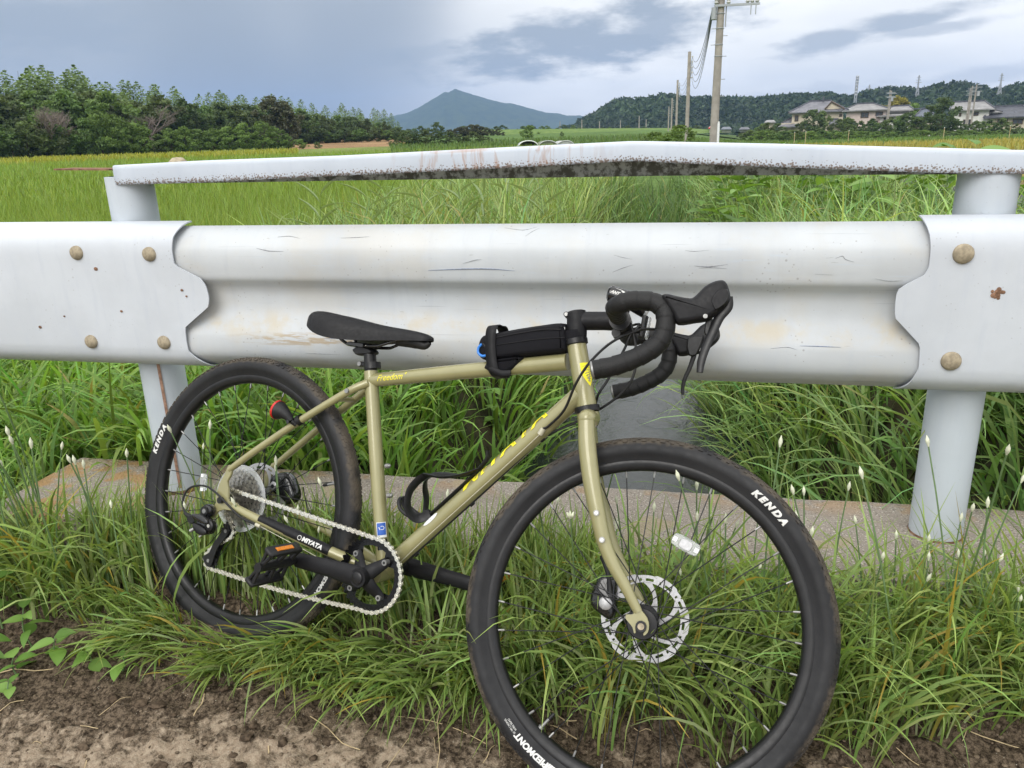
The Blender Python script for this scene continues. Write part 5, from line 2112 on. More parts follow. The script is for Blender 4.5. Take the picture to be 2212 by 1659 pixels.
def patch(name, n, xr, yr, fn, Lr, Wr, base_, label, ok=None, th=.25, be=1.0, segs=5, spread=.25, tip=1.15, clump=10, crad=.06, sink=.01, zadd=0.0, lean=None, mat='leaf', zf=None, dry=.02):
    P, Ls, az, tl, bl = [], [], [], [], []
    while len(P) < n:
        x, y = rng.uniform(*xr), rng.uniform(*yr)
        if ok is not None and not ok(x, y):
            continue
        s = rng.uniform(.7, 1.2)
        la = rng.uniform(0, 6.283) if lean is None or rng.random() > .6 else rng.normal(lean, .5)
        for k in range(clump):
            a, r_ = rng.uniform(0, 6.283), rng.random() ** .5 * crad
            P.append((x + r_ * math.cos(a), y + r_ * math.sin(a)))
            az.append(la + rng.normal(0, 1.1))
            Ls.append(rng.uniform(*Lr) * s)
            tl.append(abs(rng.normal(th, th * .6)))
            bl.append(abs(rng.normal(be, be * .45)))
    P = np.array(P)
    N = len(P)
    z = heights(fn, P) - sink
    if zf is not None:
        z = zf(P, z)
    ct = tints(N, base_, spread) * tip
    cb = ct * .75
    d_ = rng.random(N) < dry
    ct[d_] = np.array([.42, .33, .12])
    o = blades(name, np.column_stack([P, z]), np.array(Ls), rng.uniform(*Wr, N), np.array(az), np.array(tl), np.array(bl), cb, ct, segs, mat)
    tag(o, label, 'grass', kind='stuff')
    return o


def left_ok(x, y):
    c, h = stream_c(y)
    return x < c - h - .02


def right_ok(x, y):
    c, h = stream_c(y)
    return x > c + h + .05


# broad soft grass on the left bank just behind the kerb
patch('bank_grass', 11000, (-3.4, .0), (.20, 2.4), bank_z, (.20, .46), (.010, .020), (.195, .33, .068), 'lush soft grass crowding the left bank behind the kerb', left_ok, .35, 1.25, 6, .3)
# long arching blades on the right bank
patch('bank_sedge', 4200, (.55, 3.2), (.22, 2.6), bank_z, (.42, .76), (.007, .014), (.245, .365, .12), 'long arching sedge hanging over the right bank of the stream', right_ok, .35, 1.35, 8, .28, lean=math.pi * .95, crad=.05)
patch('bank_undergrowth', 9000, (.40, 3.2), (.20, 2.6), bank_z, (.10, .30), (.010, .022), (.14, .245, .062), 'low tangled undergrowth on the right bank of the stream', right_ok, .5, .9, 3, .35, crad=.08)
def end_z(x, y):
    t = max(0.0, min(1.0, (y + .22) / .40))
    return verge_h(x, -.22) * (1 - t) + bank_z(x, .18) * t - .006


o = inst('verge_end', grid_mesh('verge_end', np.linspace(-9, -1.455, 60), np.linspace(-.22, .20, 14), lambda x, y: (x, y, end_z(x, y)), M['bank_soil']))
tag(o, 'earth joining verge and bank past the end of the kerb', 'ground', kind='structure')
patch('kerb_end_grass', 2600, (-4.5, -1.52), (-.24, .30), end_z, (.16, .40), (.006, .014), (.195, .32, .068), 'soft grass growing past the free end of the kerb', None, .3, 1.1, 6, .3)
# tall grass and reeds lining the stream farther up
def reed_ok(x, y):
    return left_ok(x, y) and x > -2.6 - .10 * y


patch('stream_reeds', 11000, (-4.2, .0), (2.2, 13.2), bank_z, (.35, .80), (.008, .017), (.225, .315, .105), 'tall pale reed grass lining the left side of the stream', reed_ok, .22, .9, 4, .3, crad=.10)
patch('verge_grass', 13000, (.2, 2.75), (2.4, 13.2), bank_z, (.26, .60), (.007, .014), (.195, .295, .10), 'tall weedy grass between the stream and the farm road', right_ok, .3, 1.0, 4, .3, crad=.10)


# plants closing over the stream farther up
patch('channel_grass', 2600, (-.5, .6), (7.0, 13.4), lambda x, y: max(-.55, bank_z(x, y)), (.5, .95), (.010, .02), (.10, .17, .05), 'dark grass closing over the stream channel', None, .2, .8, 4, .3, crad=.10)


# ------------------------------------------------------------------ flowering chive stalks: individuals
def stalk_meshes(k):
    rs = random.Random(k)
    H = rs.uniform(.24, .46)
    lean = rs.uniform(.02, .22)
    pts = [Vector((lean * H * (t ** 1.6), .02 * H * math.sin(3 * t), H * t)) for t in np.linspace(0, 1, 7)]
    q = MB(); q.tube(pts, [.0019, .0019, .0018, .0017, .0016, .0015, .0014], 6)
    st = q.mesh('stem', M['stalk'], 60)
    e, d = pts[-1], (pts[-1] - pts[-2]).normalized()
    q = MB()
    if k == 5:
        for j in range(6):
            a = j * 1.05
            dd = (d + Vector((math.cos(a), math.sin(a), 0)) * .55).normalized()
            q.tube([e, e + dd * .006, e + dd * .010, e + dd * .013], [.0010, .0021, .0019, .0005], 6)
    else:
        q.tube([e - d * .002, e + d * .0025, e + d * .007, e + d * .0115, e + d * .015, e + d * .019], [.0013, .0026, .0037, .0033, .0017, .0005], 8)
    bd = q.mesh('bud', M['bud'], 60)
    return st, bd


M['stalk'] = plain('chive_stalk_green', (.115, .185, .075), .5, 0, .4, .15, 30)
M['bud'] = plain('chive_bud', (.60, .62, .47), .55, 0, .4, .15, 120)
STK = [stalk_meshes(k) for k in range(12)]


def stalks():
    n = 0
    ZL = ['before the lichened end of the kerb', 'behind the rear wheel and crank', 'behind the front wheel', 'by the post clear of the bicycle']
    zones = [(-1.75, -.95, -.45, -.24, 42), (-.95, .15, -.40, -.24, 16), (.15, 1.0, -.50, -.24, 40), (1.0, 1.9, -.42, -.24, 28)]
    for zi, (x0, x1, y0, y1, cnt) in enumerate(zones):
        k = 0
        while k < cnt:
            x, y = rng.uniform(x0, x1), rng.uniform(y0, y1)
            if near_wheel(x, y) or y < float(np.interp(x, FX, FY)):
                continue
            ki = int(rng.integers(12))
            st, bd = STK[ki]
            e = empty('chive_stalk', (x, y, verge_h(x, y) - .005), float(rng.uniform(0, 6.28)))
            s = float(rng.uniform(.8, 1.15)) * (1.2, 1.0, 1.0, .78)[zi]
            e.scale = (s, s, s)
            kn = 'slender chive stalk with an opened white flower ' if ki == 5 else 'slender chive stalk with a closed whitish bud '
            tag(e, kn + ZL[zi], 'plant', 'chive stalks ' + ZL[zi] + (', open' if ki == 5 else ', closed'))
            inst('stem', st, e)
            inst('bud', bd, e)
            k += 1


stalks()


# ------------------------------------------------------------------ broad-leaved weeds: individuals with separate leaves
def leaf_mesh(name, L, W, c, fold=.25, droop=.5, pointed=1.0):
    n = 7
    v, cl = [], []
    for i in range(n + 1):
        t = i / n
        w = W * math.sin(math.pi * min(1, t ** .8)) ** .8 * (1 - .35 * pointed * t) if 0 < i < n else .0006
        x = L * t
        z = -droop * L * t * t * .5
        v += [(x, -w / 2, z + fold * w / 2), (x, 0, z), (x, w / 2, z + fold * w / 2)]
        cl += [c, tuple(k * 1.12 for k in c), c]
    f = []
    for i in range(n):
        for j in range(2):
            f.append((i * 3 + j, (i + 1) * 3 + j, (i + 1) * 3 + j + 1, i * 3 + j + 1))
    me = bpy.data.meshes.new(name)
    me.from_pydata(v, [], f)
    a = me.color_attributes.new('tint', 'FLOAT_COLOR', 'POINT')
    a.data.foreach_set('color', np.array([(*x, 1) for x in cl], np.float32).ravel())
    me.polygons.foreach_set('use_smooth', [True] * len(f))
    me.materials.append(M['leaf'])
    return me


GREENS = [(.17, .31, .06), (.13, .25, .05), (.20, .34, .08), (.11, .205, .045)]
LEAF = [leaf_mesh('leaf', 1, .55, g, .3, .55) for g in GREENS] + [leaf_mesh('leaf', 1, .72, g, .2, .6, .6) for g in GREENS]


def weed(x, y, z, h, leaves, size, label, group, rs, name='leafy_weed', lean=0.0, tall=True):
    e = empty(name, (x, y, z - .005), rs.uniform(0, 6.28))
    tag(e, label, 'weed', group)
    top = Vector((lean * h, 0, h))
    q = MB(); q.tube([Vector((0, 0, 0)), Vector((lean * h * .3, .01, h * .55)), top], [.0022 + h * .004, .0018 + h * .002, .0010], 6, 3)
    q.build('stem', M['stalk'], e, 60)
    for k in range(leaves):
        t = .25 + .75 * (k + 1) / leaves if tall else .8 + .2 * k / leaves
        p = Vector((lean * h * t * t, 0, h * t))
        a = k * 2.4 + rs.uniform(-.3, .3)
        s = size * rs.uniform(.7, 1.15) * (1.1 - .35 * t)
        mx = Matrix.Translation(p) @ Matrix.Rotation(a, 4, 'Z') @ Matrix.Rotation(rs.uniform(-.55, .15), 4, 'Y') @ Matrix.Rotation(rs.uniform(-.3, .3), 4, 'X') @ Matrix.Diagonal((s, s, s, 1))
        inst('leaf', rs.choice(LEAF), e, mx)
    return e


rs = random.Random(21)
for x, y, h, n, s in ((-1.20, -.46, .13, 7, .07), (-1.08, -.50, .10, 6, .06), (-1.14, -.56, .07, 5, .055), (-.98, -.53, .06, 5, .06), (-.90, -.535, .05, 4, .05), (-1.05, -.58, .05, 4, .055), (-1.28, -.40, .18, 9, .08),
                      (-1.02, -.63, .04, 4, .045), (-.82, -.53, .045, 4, .045), (-1.36, -.48, .12, 7, .07)):
    weed(x, y - .02, verge_h(x, y - .02), h * 1.15, n, s * 1.1, 'small bright weed with oval leaves on the dirt beside the chives', 'oval-leaved weeds on the dirt', rs)
for x, y in ((.52, -.30), (.60, -.27), (.95, -.33), (1.15, -.30), (1.30, -.28), (.42, -.26), (.70, -.33), (1.42, -.36)):
    weed(x, y, verge_h(x, y), rs.uniform(.10, .20), 6, .07, 'broad leaved weed standing among chives against the kerb front', 'weeds against the kerb', rs)
for k in range(64):
    while True:
        x, y = rs.uniform(.5, 2.0), rs.uniform(.25, 2.2)
        if right_ok(x, y):
            break
    weed(x, y, bank_z(x, y), rs.uniform(.10, .30), 8, rs.uniform(.05, .085), 'leafy weed rooted on the right bank behind the kerb', 'weeds on the right stream bank', rs, lean=rs.uniform(0, .4))
for k in range(46):
    while True:
        x, y = rs.uniform(.6, 2.7), rs.uniform(3.6, 7.5)
        if right_ok(x, y):
            break
    weed(x, y, bank_z(x, y) + .05, rs.uniform(.46, .64), 11, rs.uniform(.17, .25), 'tall large-leaved weed above the sedge between stream and road', 'large-leaved weeds by the road', rs)
for k in range(12):
    while True:
        x, y = rs.uniform(-1.6, -.1), rs.uniform(.3, 1.6)
        if left_ok(x, y):
            break
    weed(x, y, bank_z(x, y), rs.uniform(.12, .26), 8, rs.uniform(.05, .08), 'leafy weed hidden in soft grass on the left bank', 'weeds on the left stream bank', rs)


def reed(x, y, h, rs):
    e = empty('reed', (x, y, bank_z(x, y)), rs.uniform(0, 6.28))
    tag(e, 'tall grey-green reed with ladder leaves beside the rice', 'reed', 'reeds beside the rice')
    q = MB(); q.tube([(0, 0, 0), (.02, 0, h * .5), (.06, 0, h)], [.004, .003, .0015], 6, 3); q.build('stem', M['stalk'], e, 60)
    for k in range(9):
        t = .3 + .7 * k / 8
        a = (k % 2) * math.pi + rs.uniform(-.4, .4)
        s = rs.uniform(.22, .36)
        mx = Matrix.Translation((.06 * t * t, 0, h * t)) @ Matrix.Rotation(a, 4, 'Z') @ Matrix.Rotation(rs.uniform(-.9, -.4), 4, 'Y') @ Matrix.Diagonal((s, s * .16, s, 1))
        inst('leaf', REEDLEAF, e, mx)


REEDLEAF = leaf_mesh('leaf', 1, .55, (.24, .32, .16), .25, .45)
for x, y in ((-1.75, 3.6), (-1.55, 4.2), (-1.35, 4.6), (-1.05, 4.0), (-.85, 4.7), (-1.15, 5.4), (-2.1, 4.9), (-.6, 4.3), (-2.6, 4.4), (-1.9, 6.2)):
    reed(x, y, rs.uniform(.55, .72), rs)

# pale dead stems leaning by the left post
for x0, y0, x1, y1, z1 in ((-1.13, .20, -1.30, .26, .44), (-1.10, .20, -1.27, .25, .38)):
    e = empty('dead_grass_stem', (x0, y0, -.02))
    tag(e, 'dry straw-coloured grass stem leaning beside the rust-streaked post', 'grass stem', 'dry stems by the post')
    q = MB(); q.tube([(0, 0, 0), ((x1 - x0) * .5, (y1 - y0) * .5, z1 * .52), (x1 - x0, y1 - y0, z1)], [.0025, .0022, .0012], 6, 3)
    M.setdefault('straw', plain('straw', (.46, .36, .21), .7, 0, .3, .2, 60))
    q.build('stem', M['straw'], e, 60)


# litter on the dirt: straw pieces and crumbs, uncountable
M['crumb'] = plain('soil_crumb', (.13, .10, .07), .95, 0, .1, .6, 60)


def litter():
    rs = random.Random(9)
    q = MB()
    for k in range(120):
        x, y = rs.uniform(-1.4, 1.5), rs.uniform(-.98, -.42)
        L = rs.uniform(.012, .09) if rs.random() < .9 else rs.uniform(.10, .26)
        a = rs.gauss(-.35, .9)
        d = Vector((math.cos(a), math.sin(a), 0))
        nrm = Vector((-d.y, d.x, 0))
        pts = []
        for t in (-.5, -.15, .2, .5):
            p = Vector((x, y, 0)) + d * (L * t) + nrm * (rs.gauss(0, .03) * L)
            pts.append((p.x, p.y, verge_h(p.x, p.y) + .0025 + rs.random() * .003))
        q.tube(pts, [.0008 * (.6 + rs.random())] * 4, 5, 2)
    o = q.build('straw_litter', M['straw'], smooth=60, fix=False)
    tag(o, 'scattered bits of dry straw on the bare dirt', 'straw', kind='stuff')
    q = MB()
    for k in range(2600):
        x, y = rs.uniform(-1.4, 1.5), rs.uniform(-1.0, -.44)
        s = .0016 + .0042 * rs.random() ** 3
        z = verge_h(x, y)
        rot = Matrix.Rotation(rs.random() * 6, 3, 'Z') @ Matrix.Rotation(rs.random() * 6, 3, 'X')
        q.ball((x, y, z + s * .3), s, 6, 4, (rs.uniform(.7, 1.4), rs.uniform(.7, 1.4), rs.uniform(.5, .9)))
    o = q.build('soil_crumbs', M['crumb'], smooth=None, fix=False)
    tag(o, 'small dark soil crumbs lying on the dirt', 'soil', kind='stuff')


litter()


def clods():
    rs = random.Random(31)
    q = MB()
    for k in range(620):
        x = rs.uniform(-1.3, 1.4)
        y = rs.uniform(-1.0, -.44)
        if near_wheel(x, y) or rs.random() < .35 + .5 * max(0, min(1, (-.62 - y) / .3)):
            continue
        s = .003 + .011 * rs.random() ** 2.2
        n0 = len(q.v)
        q.ball((x, y, verge_h(x, y) + s * .15), s, 8, 5, (rs.uniform(.8, 1.6), rs.uniform(.8, 1.3), rs.uniform(.35, .7)))
        for i in range(n0, len(q.v)):
            v = Vector(q.v[i])
            d = v - Vector((x, y, verge_h(x, y) + s * .15))
            q.v[i] = tuple(v + d * (.55 * mnoise.noise(v * (1.6 / s))))
    o = q.build('soil_clods', M['clod'], smooth=60, fix=False)
    tag(o, 'dark uneven clods of soil along the edge of the chives', 'soil', kind='stuff')


M['clod'] = plain('soil_clod', (.075, .055, .038), .95, 0, .1, .6, 90, bump=.8, bscale=260)
clods()

# ------------------------------------------------------------------ far land
def col_px(x, y):
    a = math.atan2(x - CAM.x, y - CAM.y) - YAW
    a = max(-1.35, min(1.35, a))
    return 1106 + FPX * math.tan(a) / math.cos(PITCH)


def far_z(x, y):
    d = math.hypot(x - CAM.x, y - CAM.y)
    P = col_px(x, y)
    w = max(0.0, min(1.0, (1640 - P) / 200))
    zl = -.12 + .0000755 * min(d, 160) ** 2 + (.012 * min(d - 160, 60) if d > 160 else 0)
    zr = -.12 - .0042 * min(d, 180)
    return zl * w + zr * (1 - w)


def field_color(P, d, x, y):
    n = mnoise.noise(Vector((x * .12, y * .12, 3)))
    if P < 640:
        c = (.16, .25, .045) if d < 66 else ((.26, .28, .04) if d < 88 else (.09, .13, .03))
    elif P < 900:
        c = (.16, .25, .045) if d < 70 else ((.15, .19, .05) if d < 100 else (.26, .165, .085))
    elif P < 1560:
        c = (.105, .170, .045) if d < 60 else (.09, .15, .04)
    else:
        c = (.11, .16, .05) if d < 34 else ((.28, .26, .07) if d < 62 else ((.12, .19, .05) if d < 105 else (.07, .11, .03)))
    k = 1 + .25 * n
    return (c[0] * k, c[1] * k, c[2] * k)


def mat_field():
    mt, t, p, out = new_mat('far_fields')
    a = t.n('ShaderNodeAttribute', attribute_name='tint')
    co = objco(t)
    n = t.noise(co, 2.2, 6, .7)
    n2 = t.noise(co, .15, 4, .6)
    k = t.m('MULTIPLY', t.smooth(n, .25, .75, .55, 1.35), t.smooth(n2, .3, .7, .85, 1.15))
    v = t.n('ShaderNodeVectorMath', operation='SCALE', i_0=a.outputs['Color'])
    t.link(k, v.inputs[3])
    t.link(v.outputs[0], p.inputs['Base Color'])
    p.inputs['Roughness'].default_value = .95
    p.inputs['Specular IOR Level'].default_value = .1
    b = t.n('ShaderNodeBump', i_Strength=.7, i_Distance=.15)
    t.link(n, b.inputs['Height'])
    t.link(b.outputs[0], p.inputs['Normal'])
    return mt


M['field'] = mat_field()


def build_land():
    azs = np.radians(np.concatenate([np.arange(-180, -64, 6), np.arange(-62, 46, .4), np.arange(46, 181, 6)]))
    rs_ = np.concatenate([np.linspace(12.6, 60, 40), np.linspace(61.5, 230, 90), np.geomspace(240, 7000, 26)])
    V, C = [], []
    for r_ in rs_:
        for a in azs:
            x, y = CAM.x + r_ * math.sin(a), CAM.y + r_ * math.cos(a)
            V.append((x, y, far_z(x, y) if y > -3 else -.28))
            C.append((*field_color(col_px(x, y), r_, x, y), 1))
    na = len(azs)
    idx = np.arange(len(V)).reshape(len(rs_), na)
    q = np.stack([idx[:-1, :-1], idx[:-1, 1:], idx[1:, 1:], idx[1:, :-1]], -1).reshape(-1, 4)
    me = bpy.data.meshes.new('farmland')
    me.from_pydata(V, [], [tuple(int(k) for k in f[::-1]) for f in q])
    a = me.color_attributes.new('tint', 'FLOAT_COLOR', 'POINT')
    a.data.foreach_set('color', np.array(C, np.float32).ravel())
    me.polygons.foreach_set('use_smooth', [True] * len(me.polygons))
    me.materials.append(M['field'])
    tag(inst('farmland', me), 'flat green farmland reaching to the horizon', 'ground', kind='structure')
    # subsoil under everything near the camera
    q = MB(); q.add([(-40, -40, -1.3), (40, -40, -1.3), (40, 15, -1.3), (-40, 15, -1.3)], [(0, 1, 2, 3)])
    tag(q.build('subsoil', M['bank_soil']), 'dark earth under the verge', 'ground', kind='structure')


build_land()

# farm road on the right bank
M['asphalt'] = mat_soil('asphalt', (.075, .076, .080), (.125, .125, .128), 9)
q = MB()
ysr = list(np.linspace(.2, 70, 60))
for y in ysr:
    for x in (3.30, 4.4, 5.6):
        xx = x - .012 * y
        z = far_z(xx, y) + .05 if y > 12 else .04
        if 9 < y <= 12:
            z = .04 + (far_z(xx, 12) + .05 - .04) * (y - 9) / 3
        q.v.append((xx, y, z))
for i in range(len(ysr) - 1):
    for k in range(2):
        q.f.append((i * 3 + k, i * 3 + k + 1, (i + 1) * 3 + k + 1, (i + 1) * 3 + k))
tag(q.build('farm_road', M['asphalt']), 'narrow grey asphalt farm road beyond the right bank', 'road', kind='structure')
q = MB(); q.add([(5.55, .2, .02), (16, .2, -.05), (16, 14, -.12), (5.4, 14, -.05)], [(0, 1, 2, 3)])
tag(q.build('dry_verge', mat_soil('dry_verge', (.20, .15, .085), (.17, .17, .06), 3)), 'brown dry verge on the far side of the farm road', 'verge', kind='structure')
patch('road_verge_grass', 3000, (5.7, 13), (4.5, 13.5), lambda x, y: -.03, (.15, .45), (.010, .02), (.26, .22, .08), 'yellowed grass on the far verge of the farm road', None, .3, .7, 3, .3)


def land_z(x, y):
    d = math.hypot(x - CAM.x, y - CAM.y)
    return bank_z(x, y) if (y < 13.4 and -15.5 < x < 3.3 and d < 13) else far_z(x, y)


def rice(name, n, pr, dr, Lr, Wr, base_, label, ok=None, spread=.18, pw=1.0, segs=3):
    P = []
    while len(P) < n:
        px_ = rng.uniform(*pr)
        d = dr[0] + (dr[1] - dr[0]) * rng.random() ** pw
        a = YAW + math.atan((px_ - 1106) * math.cos(PITCH) / FPX)
        x, y = CAM.x + d * math.sin(a), CAM.y + d * math.cos(a)
        if ok is not None and not ok(x, y):
            continue
        P.append((x, y))
    P = np.array(P)
    z = heights(land_z, P) - .01
    ct = tints(n, base_, spread, .08)
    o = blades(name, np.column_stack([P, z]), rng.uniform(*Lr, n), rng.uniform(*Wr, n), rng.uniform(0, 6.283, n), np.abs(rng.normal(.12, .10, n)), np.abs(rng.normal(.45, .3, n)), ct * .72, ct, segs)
    tag(o, label, 'rice', kind='stuff')


def rice_ok(x, y):
    return x < -2.4 - .10 * y and y > 2.2


rice('rice_paddy', 42000, (-500, 1100), (4.2, 15), (.34, .56), (.006, .011), (.225, .325, .060), 'bright green rice standing in the near paddy', rice_ok, pw=1.0)
rice('rice_paddy', 34000, (-300, 1250), (15, 62), (.36, .58), (.02, .05), (.215, .31, .057), 'bright green rice filling the farther paddy', rice_ok, pw=1.2)
rice('ripening_rice', 6000, (-200, 660), (66, 86), (.40, .6), (.07, .13), (.30, .32, .05), 'yellow-green ripening rice in front of the bamboo wood')
rice('ripening_rice', 9000, (1560, 2500), (34, 62), (.40, .6), (.05, .09), (.33, .31, .085), 'golden ripening rice beyond the farm road')
rice('meadow_grass', 8000, (1480, 2500), (62, 110), (.3, .6), (.08, .16), (.13, .21, .055), 'green field below the houses')
rice('field_grass', 9000, (860, 1700), (22, 110), (.3, .7), (.05, .14), (.115, .185, .05), 'rough green grass on the plain below the mountain', lambda x, y: (x < 2.6 or x > 6) and not (1090 < col_px(x, y) < 1260 and math.hypot(x, y) < 66))


# ------------------------------------------------------------------ leaf cards for crowns
def cards(name, c, size, tint, mat='leaf_far', flat=0.0):
    N = len(c)
    a = rng.normal(size=(N, 3))
    a[:, 2] *= (1 - flat)
    a /= np.linalg.norm(a, axis=1, keepdims=True)
    b = rng.normal(size=(N, 3))
    b[:, 2] *= (1 - flat)
    b -= (b * a).sum(1, keepdims=True) * a
    b /= np.linalg.norm(b, axis=1, keepdims=True)
    s = size[:, None]
    V = np.empty((N, 4, 3), np.float32)
    V[:, 0] = c - a * s
    V[:, 1] = c + b * s * .55
    V[:, 2] = c + a * s
    V[:, 3] = c - b * s * .55
    C = np.ones((N, 4, 4), np.float32)
    C[..., :3] = tint[:, None]
    me = bpy.data.meshes.new(name)
    me.vertices.add(N * 4)
    me.vertices.foreach_set('co', V.ravel())
    me.loops.add(N * 4)
    me.loops.foreach_set('vertex_index', np.arange(N * 4, dtype=np.int32))
    me.polygons.add(N)
    me.polygons.foreach_set('loop_start', np.arange(0, N * 4, 4, dtype=np.int32))
    me.update()
    at_ = me.color_attributes.new('tint', 'FLOAT_COLOR', 'POINT')
    at_.data.foreach_set('color', C.ravel())
    me.materials.append(M[mat])
    return me


M['bark'] = mat_soil('bark', (.06, .048, .036), (.13, .11, .085), 4)
M['dead_bark'] = mat_soil('dead_bark', (.16, .13, .115), (.25, .21, .19), 4)


def broad_crown(seed, base_, nclump=34, per=85, w=.42, lo=.14, csize=.026, rag=1.0):
    """crown of a tree of height 1: leaf clumps spread through an uneven volume"""
    r_ = np.random.default_rng(seed)
    C, S, T = [], [], []
    for k in range(nclump):
        u_ = r_.random()
        z = lo + (1 - lo) * (k + .5) / nclump
        hr = math.sin(math.pi * min(.98, (z - lo * .6) / (1.02 - lo * .6)) ** .85) * w
        a = r_.uniform(0, 6.283)
        rr = hr * (r_.random() ** .5) * rag
        cz = Vector((rr * math.cos(a), rr * math.sin(a), z - .05))
        cr = r_.uniform(.07, .13)
        g = np.array(base_) * r_.uniform(.75, 1.3)
        p = r_.normal(size=(per, 3))
        p /= np.linalg.norm(p, axis=1, keepdims=True)
        p *= (r_.random((per, 1)) ** .45) * cr
        p[:, 2] *= .75
        C.append(p + np.array(cz))
        S.append(r_.uniform(.7, 1.5, per) * csize)
        T.append(g[None] * r_.uniform(.75, 1.3, (per, 1)))
    return np.concatenate(C), np.concatenate(S), np.concatenate(T)


def bamboo_crown(seed, base_):
    r_ = np.random.default_rng(seed)
    C, S, T = [], [], []
    lean = r_.uniform(-.10, .12)
    for k in range(30):
        z = .16 + .84 * k / 29
        hw = .24 * (1 - z) ** .6 + .012
        n = int(20 + 52 * (1 - z))
        a = r_.uniform(0, 6.283, n)
        rr = hw * r_.random(n) ** .6
        x = lean * z * z + rr * np.cos(a)
        y = rr * np.sin(a)
        zz = z - rr * .22 + r_.normal(0, .006, n)
        C.append(np.column_stack([x, y, zz]))
        S.append(r_.uniform(.7, 1.4, n) * (.014 + .006 * (1 - z)))
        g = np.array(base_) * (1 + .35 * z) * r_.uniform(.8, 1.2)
        T.append(np.tile(g, (n, 1)) * r_.uniform(.8, 1.25, (n, 1)))
    return np.concatenate(C), np.concatenate(S), np.concatenate(T), lean


def trunk_mesh(seed, h=.75, r0=.016, mat='bark', limbs=5, spread=.22):
    rs_ = random.Random(seed)
    q = MB()
    q.tube([(0, 0, -.03), (.01, 0, h * .35), (.0, .015, h * .7), (.01, 0, h)], [r0, r0 * .8, r0 * .5, r0 * .15], 7, 3)
    for k in range(limbs):
        z = h * rs_.uniform(.3, .75)
        a = k * 2.4
        d = spread * rs_.uniform(.7, 1.2)
        q.tube([(0, 0, z), (math.cos(a) * d * .5, math.sin(a) * d * .5, z + .10), (math.cos(a) * d, math.sin(a) * d, z + .17)], [r0 * .42, r0 * .3, r0 * .1], 5, 2)
    return q.mesh('trunk', M[mat], 60)


def dead_tree_mesh(seed):
    rs_ = random.Random(seed)
    q = MB()

    def br(p, d, L, r_, lev):
        e = p + d * L
        q.tube([p, p + d * L * .5 + Vector((rs_.gauss(0, .02), rs_.gauss(0, .02), 0)) * L, e], [r_, r_ * .8, r_ * .55], 4)
        if lev == 0:
            return
        for k in range(5 if lev > 1 else 6):
            nd = (d + Vector((rs_.gauss(0, .55), rs_.gauss(0, .55), rs_.uniform(-.05, .45)))).normalized()
            br(p + d * L * rs_.uniform(.45, 1), nd, L * rs_.uniform(.5, .75), r_ * .5, lev - 1)
    br(Vector((0, 0, -.03)), Vector((0, 0, 1)), .38, .017, 4)
    return q.mesh('branches', M['dead_bark'], None, fix=False)


KIND = {}


def kind(name, crown, trunk):
    KIND[name] = (crown, trunk)


for i, (nm, c_) in enumerate((('dark', (.066, .106, .038)), ('dark', (.078, .116, .042)), ('dark', (.086, .116, .042)), ('mid', (.098, .162, .048)), ('mid', (.116, .18, .052)), ('mid', (.106, .152, .050)), ('light', (.145, .225, .058)), ('light', (.125, .195, .05)),
                              ('rusty', (.082, .088, .05)), ('yellow', (.22, .20, .045)))):
    kind('%s%d' % (nm, i), cards('crown', *broad_crown(100 + i, c_, 36, 80, .46 if nm != 'light' else .5)), trunk_mesh(i, .7))
for i in range(4):
    C_, S_, T_, ln = bamboo_crown(40 + i, (.135, .195, .078))
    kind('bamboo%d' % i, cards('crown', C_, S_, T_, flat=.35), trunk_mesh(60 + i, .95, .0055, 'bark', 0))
DEAD = [dead_tree_mesh(3), dead_tree_mesh(8)]
BROAD = {k: [n for n in KIND if n.startswith(k)] for k in ('dark', 'mid', 'light', 'rusty', 'yellow', 'bamboo')}
trs = random.Random(77)


def plant(k, px, ytop, d, wide=1.0, label='', group='', cat='tree', name=None, sink=.0, zb=None):
    nm = trs.choice(BROAD[k])
    cr, tk = KIND[nm]
    p = at(px, ytop, d)
    z0 = far_z(p.x, p.y) if zb is None else zb
    h = max(.6, p.z - z0)
    e = empty(name or ('bamboo' if k == 'bamboo' else 'tree'), (p.x, p.y, z0 - sink), trs.uniform(0, 6.28))
    e.scale = (h * wide, h * wide, h)
    tag(e, label, cat, group)
    inst('crown', cr, e)
    inst('trunk', tk, e)
    return e


# --- the wood on the left: feathery bamboo behind, dark trees, light shrubs in front
def bam(x):
    k = 'at the tall end of the wood above the dead tree' if x < 240 else ('in the middle of the wood behind dark evergreens' if x < 570 else 'at the low end of the wood near the brown field')
    return 'feathery bamboo ' + k, 'bamboo ' + k


BX = [-60, 0, 33, 60, 77, 100, 110, 135, 160, 190, 207, 230, 243, 257, 277, 300, 320, 340, 363, 387, 420, 443, 460, 473, 490, 510, 530, 547, 565, 580, 600, 617, 645, 677, 707, 733, 744, 765, 780, 804, 815, 827, 844, 858]
BYT = [150, 152, 143, 150, 141, 155, 153, 150, 143, 163, 185, 180, 178, 173, 175, 178, 183, 185, 188, 195, 205, 201, 200, 196, 202, 206, 206, 210, 208, 203, 208, 212, 216, 223, 228, 230, 223, 232, 234, 233, 238, 236, 245, 262]
for x, y in zip(BX, BYT):
    dd = 118 + 55 * max(0, min(1, (x - 200) / 650)) + trs.uniform(-4, 4)
    plant('bamboo', x, y, dd, 1.45, *bam(x))
for x, y in zip(range(-50, 860, 20), np.interp(range(-50, 860, 20), BX, BYT)):
    plant('bamboo', x + trs.uniform(-8, 8), y + trs.uniform(10, 30), 112 + 52 * max(0, min(1, (x - 200) / 650)), 1.7, *bam(x))
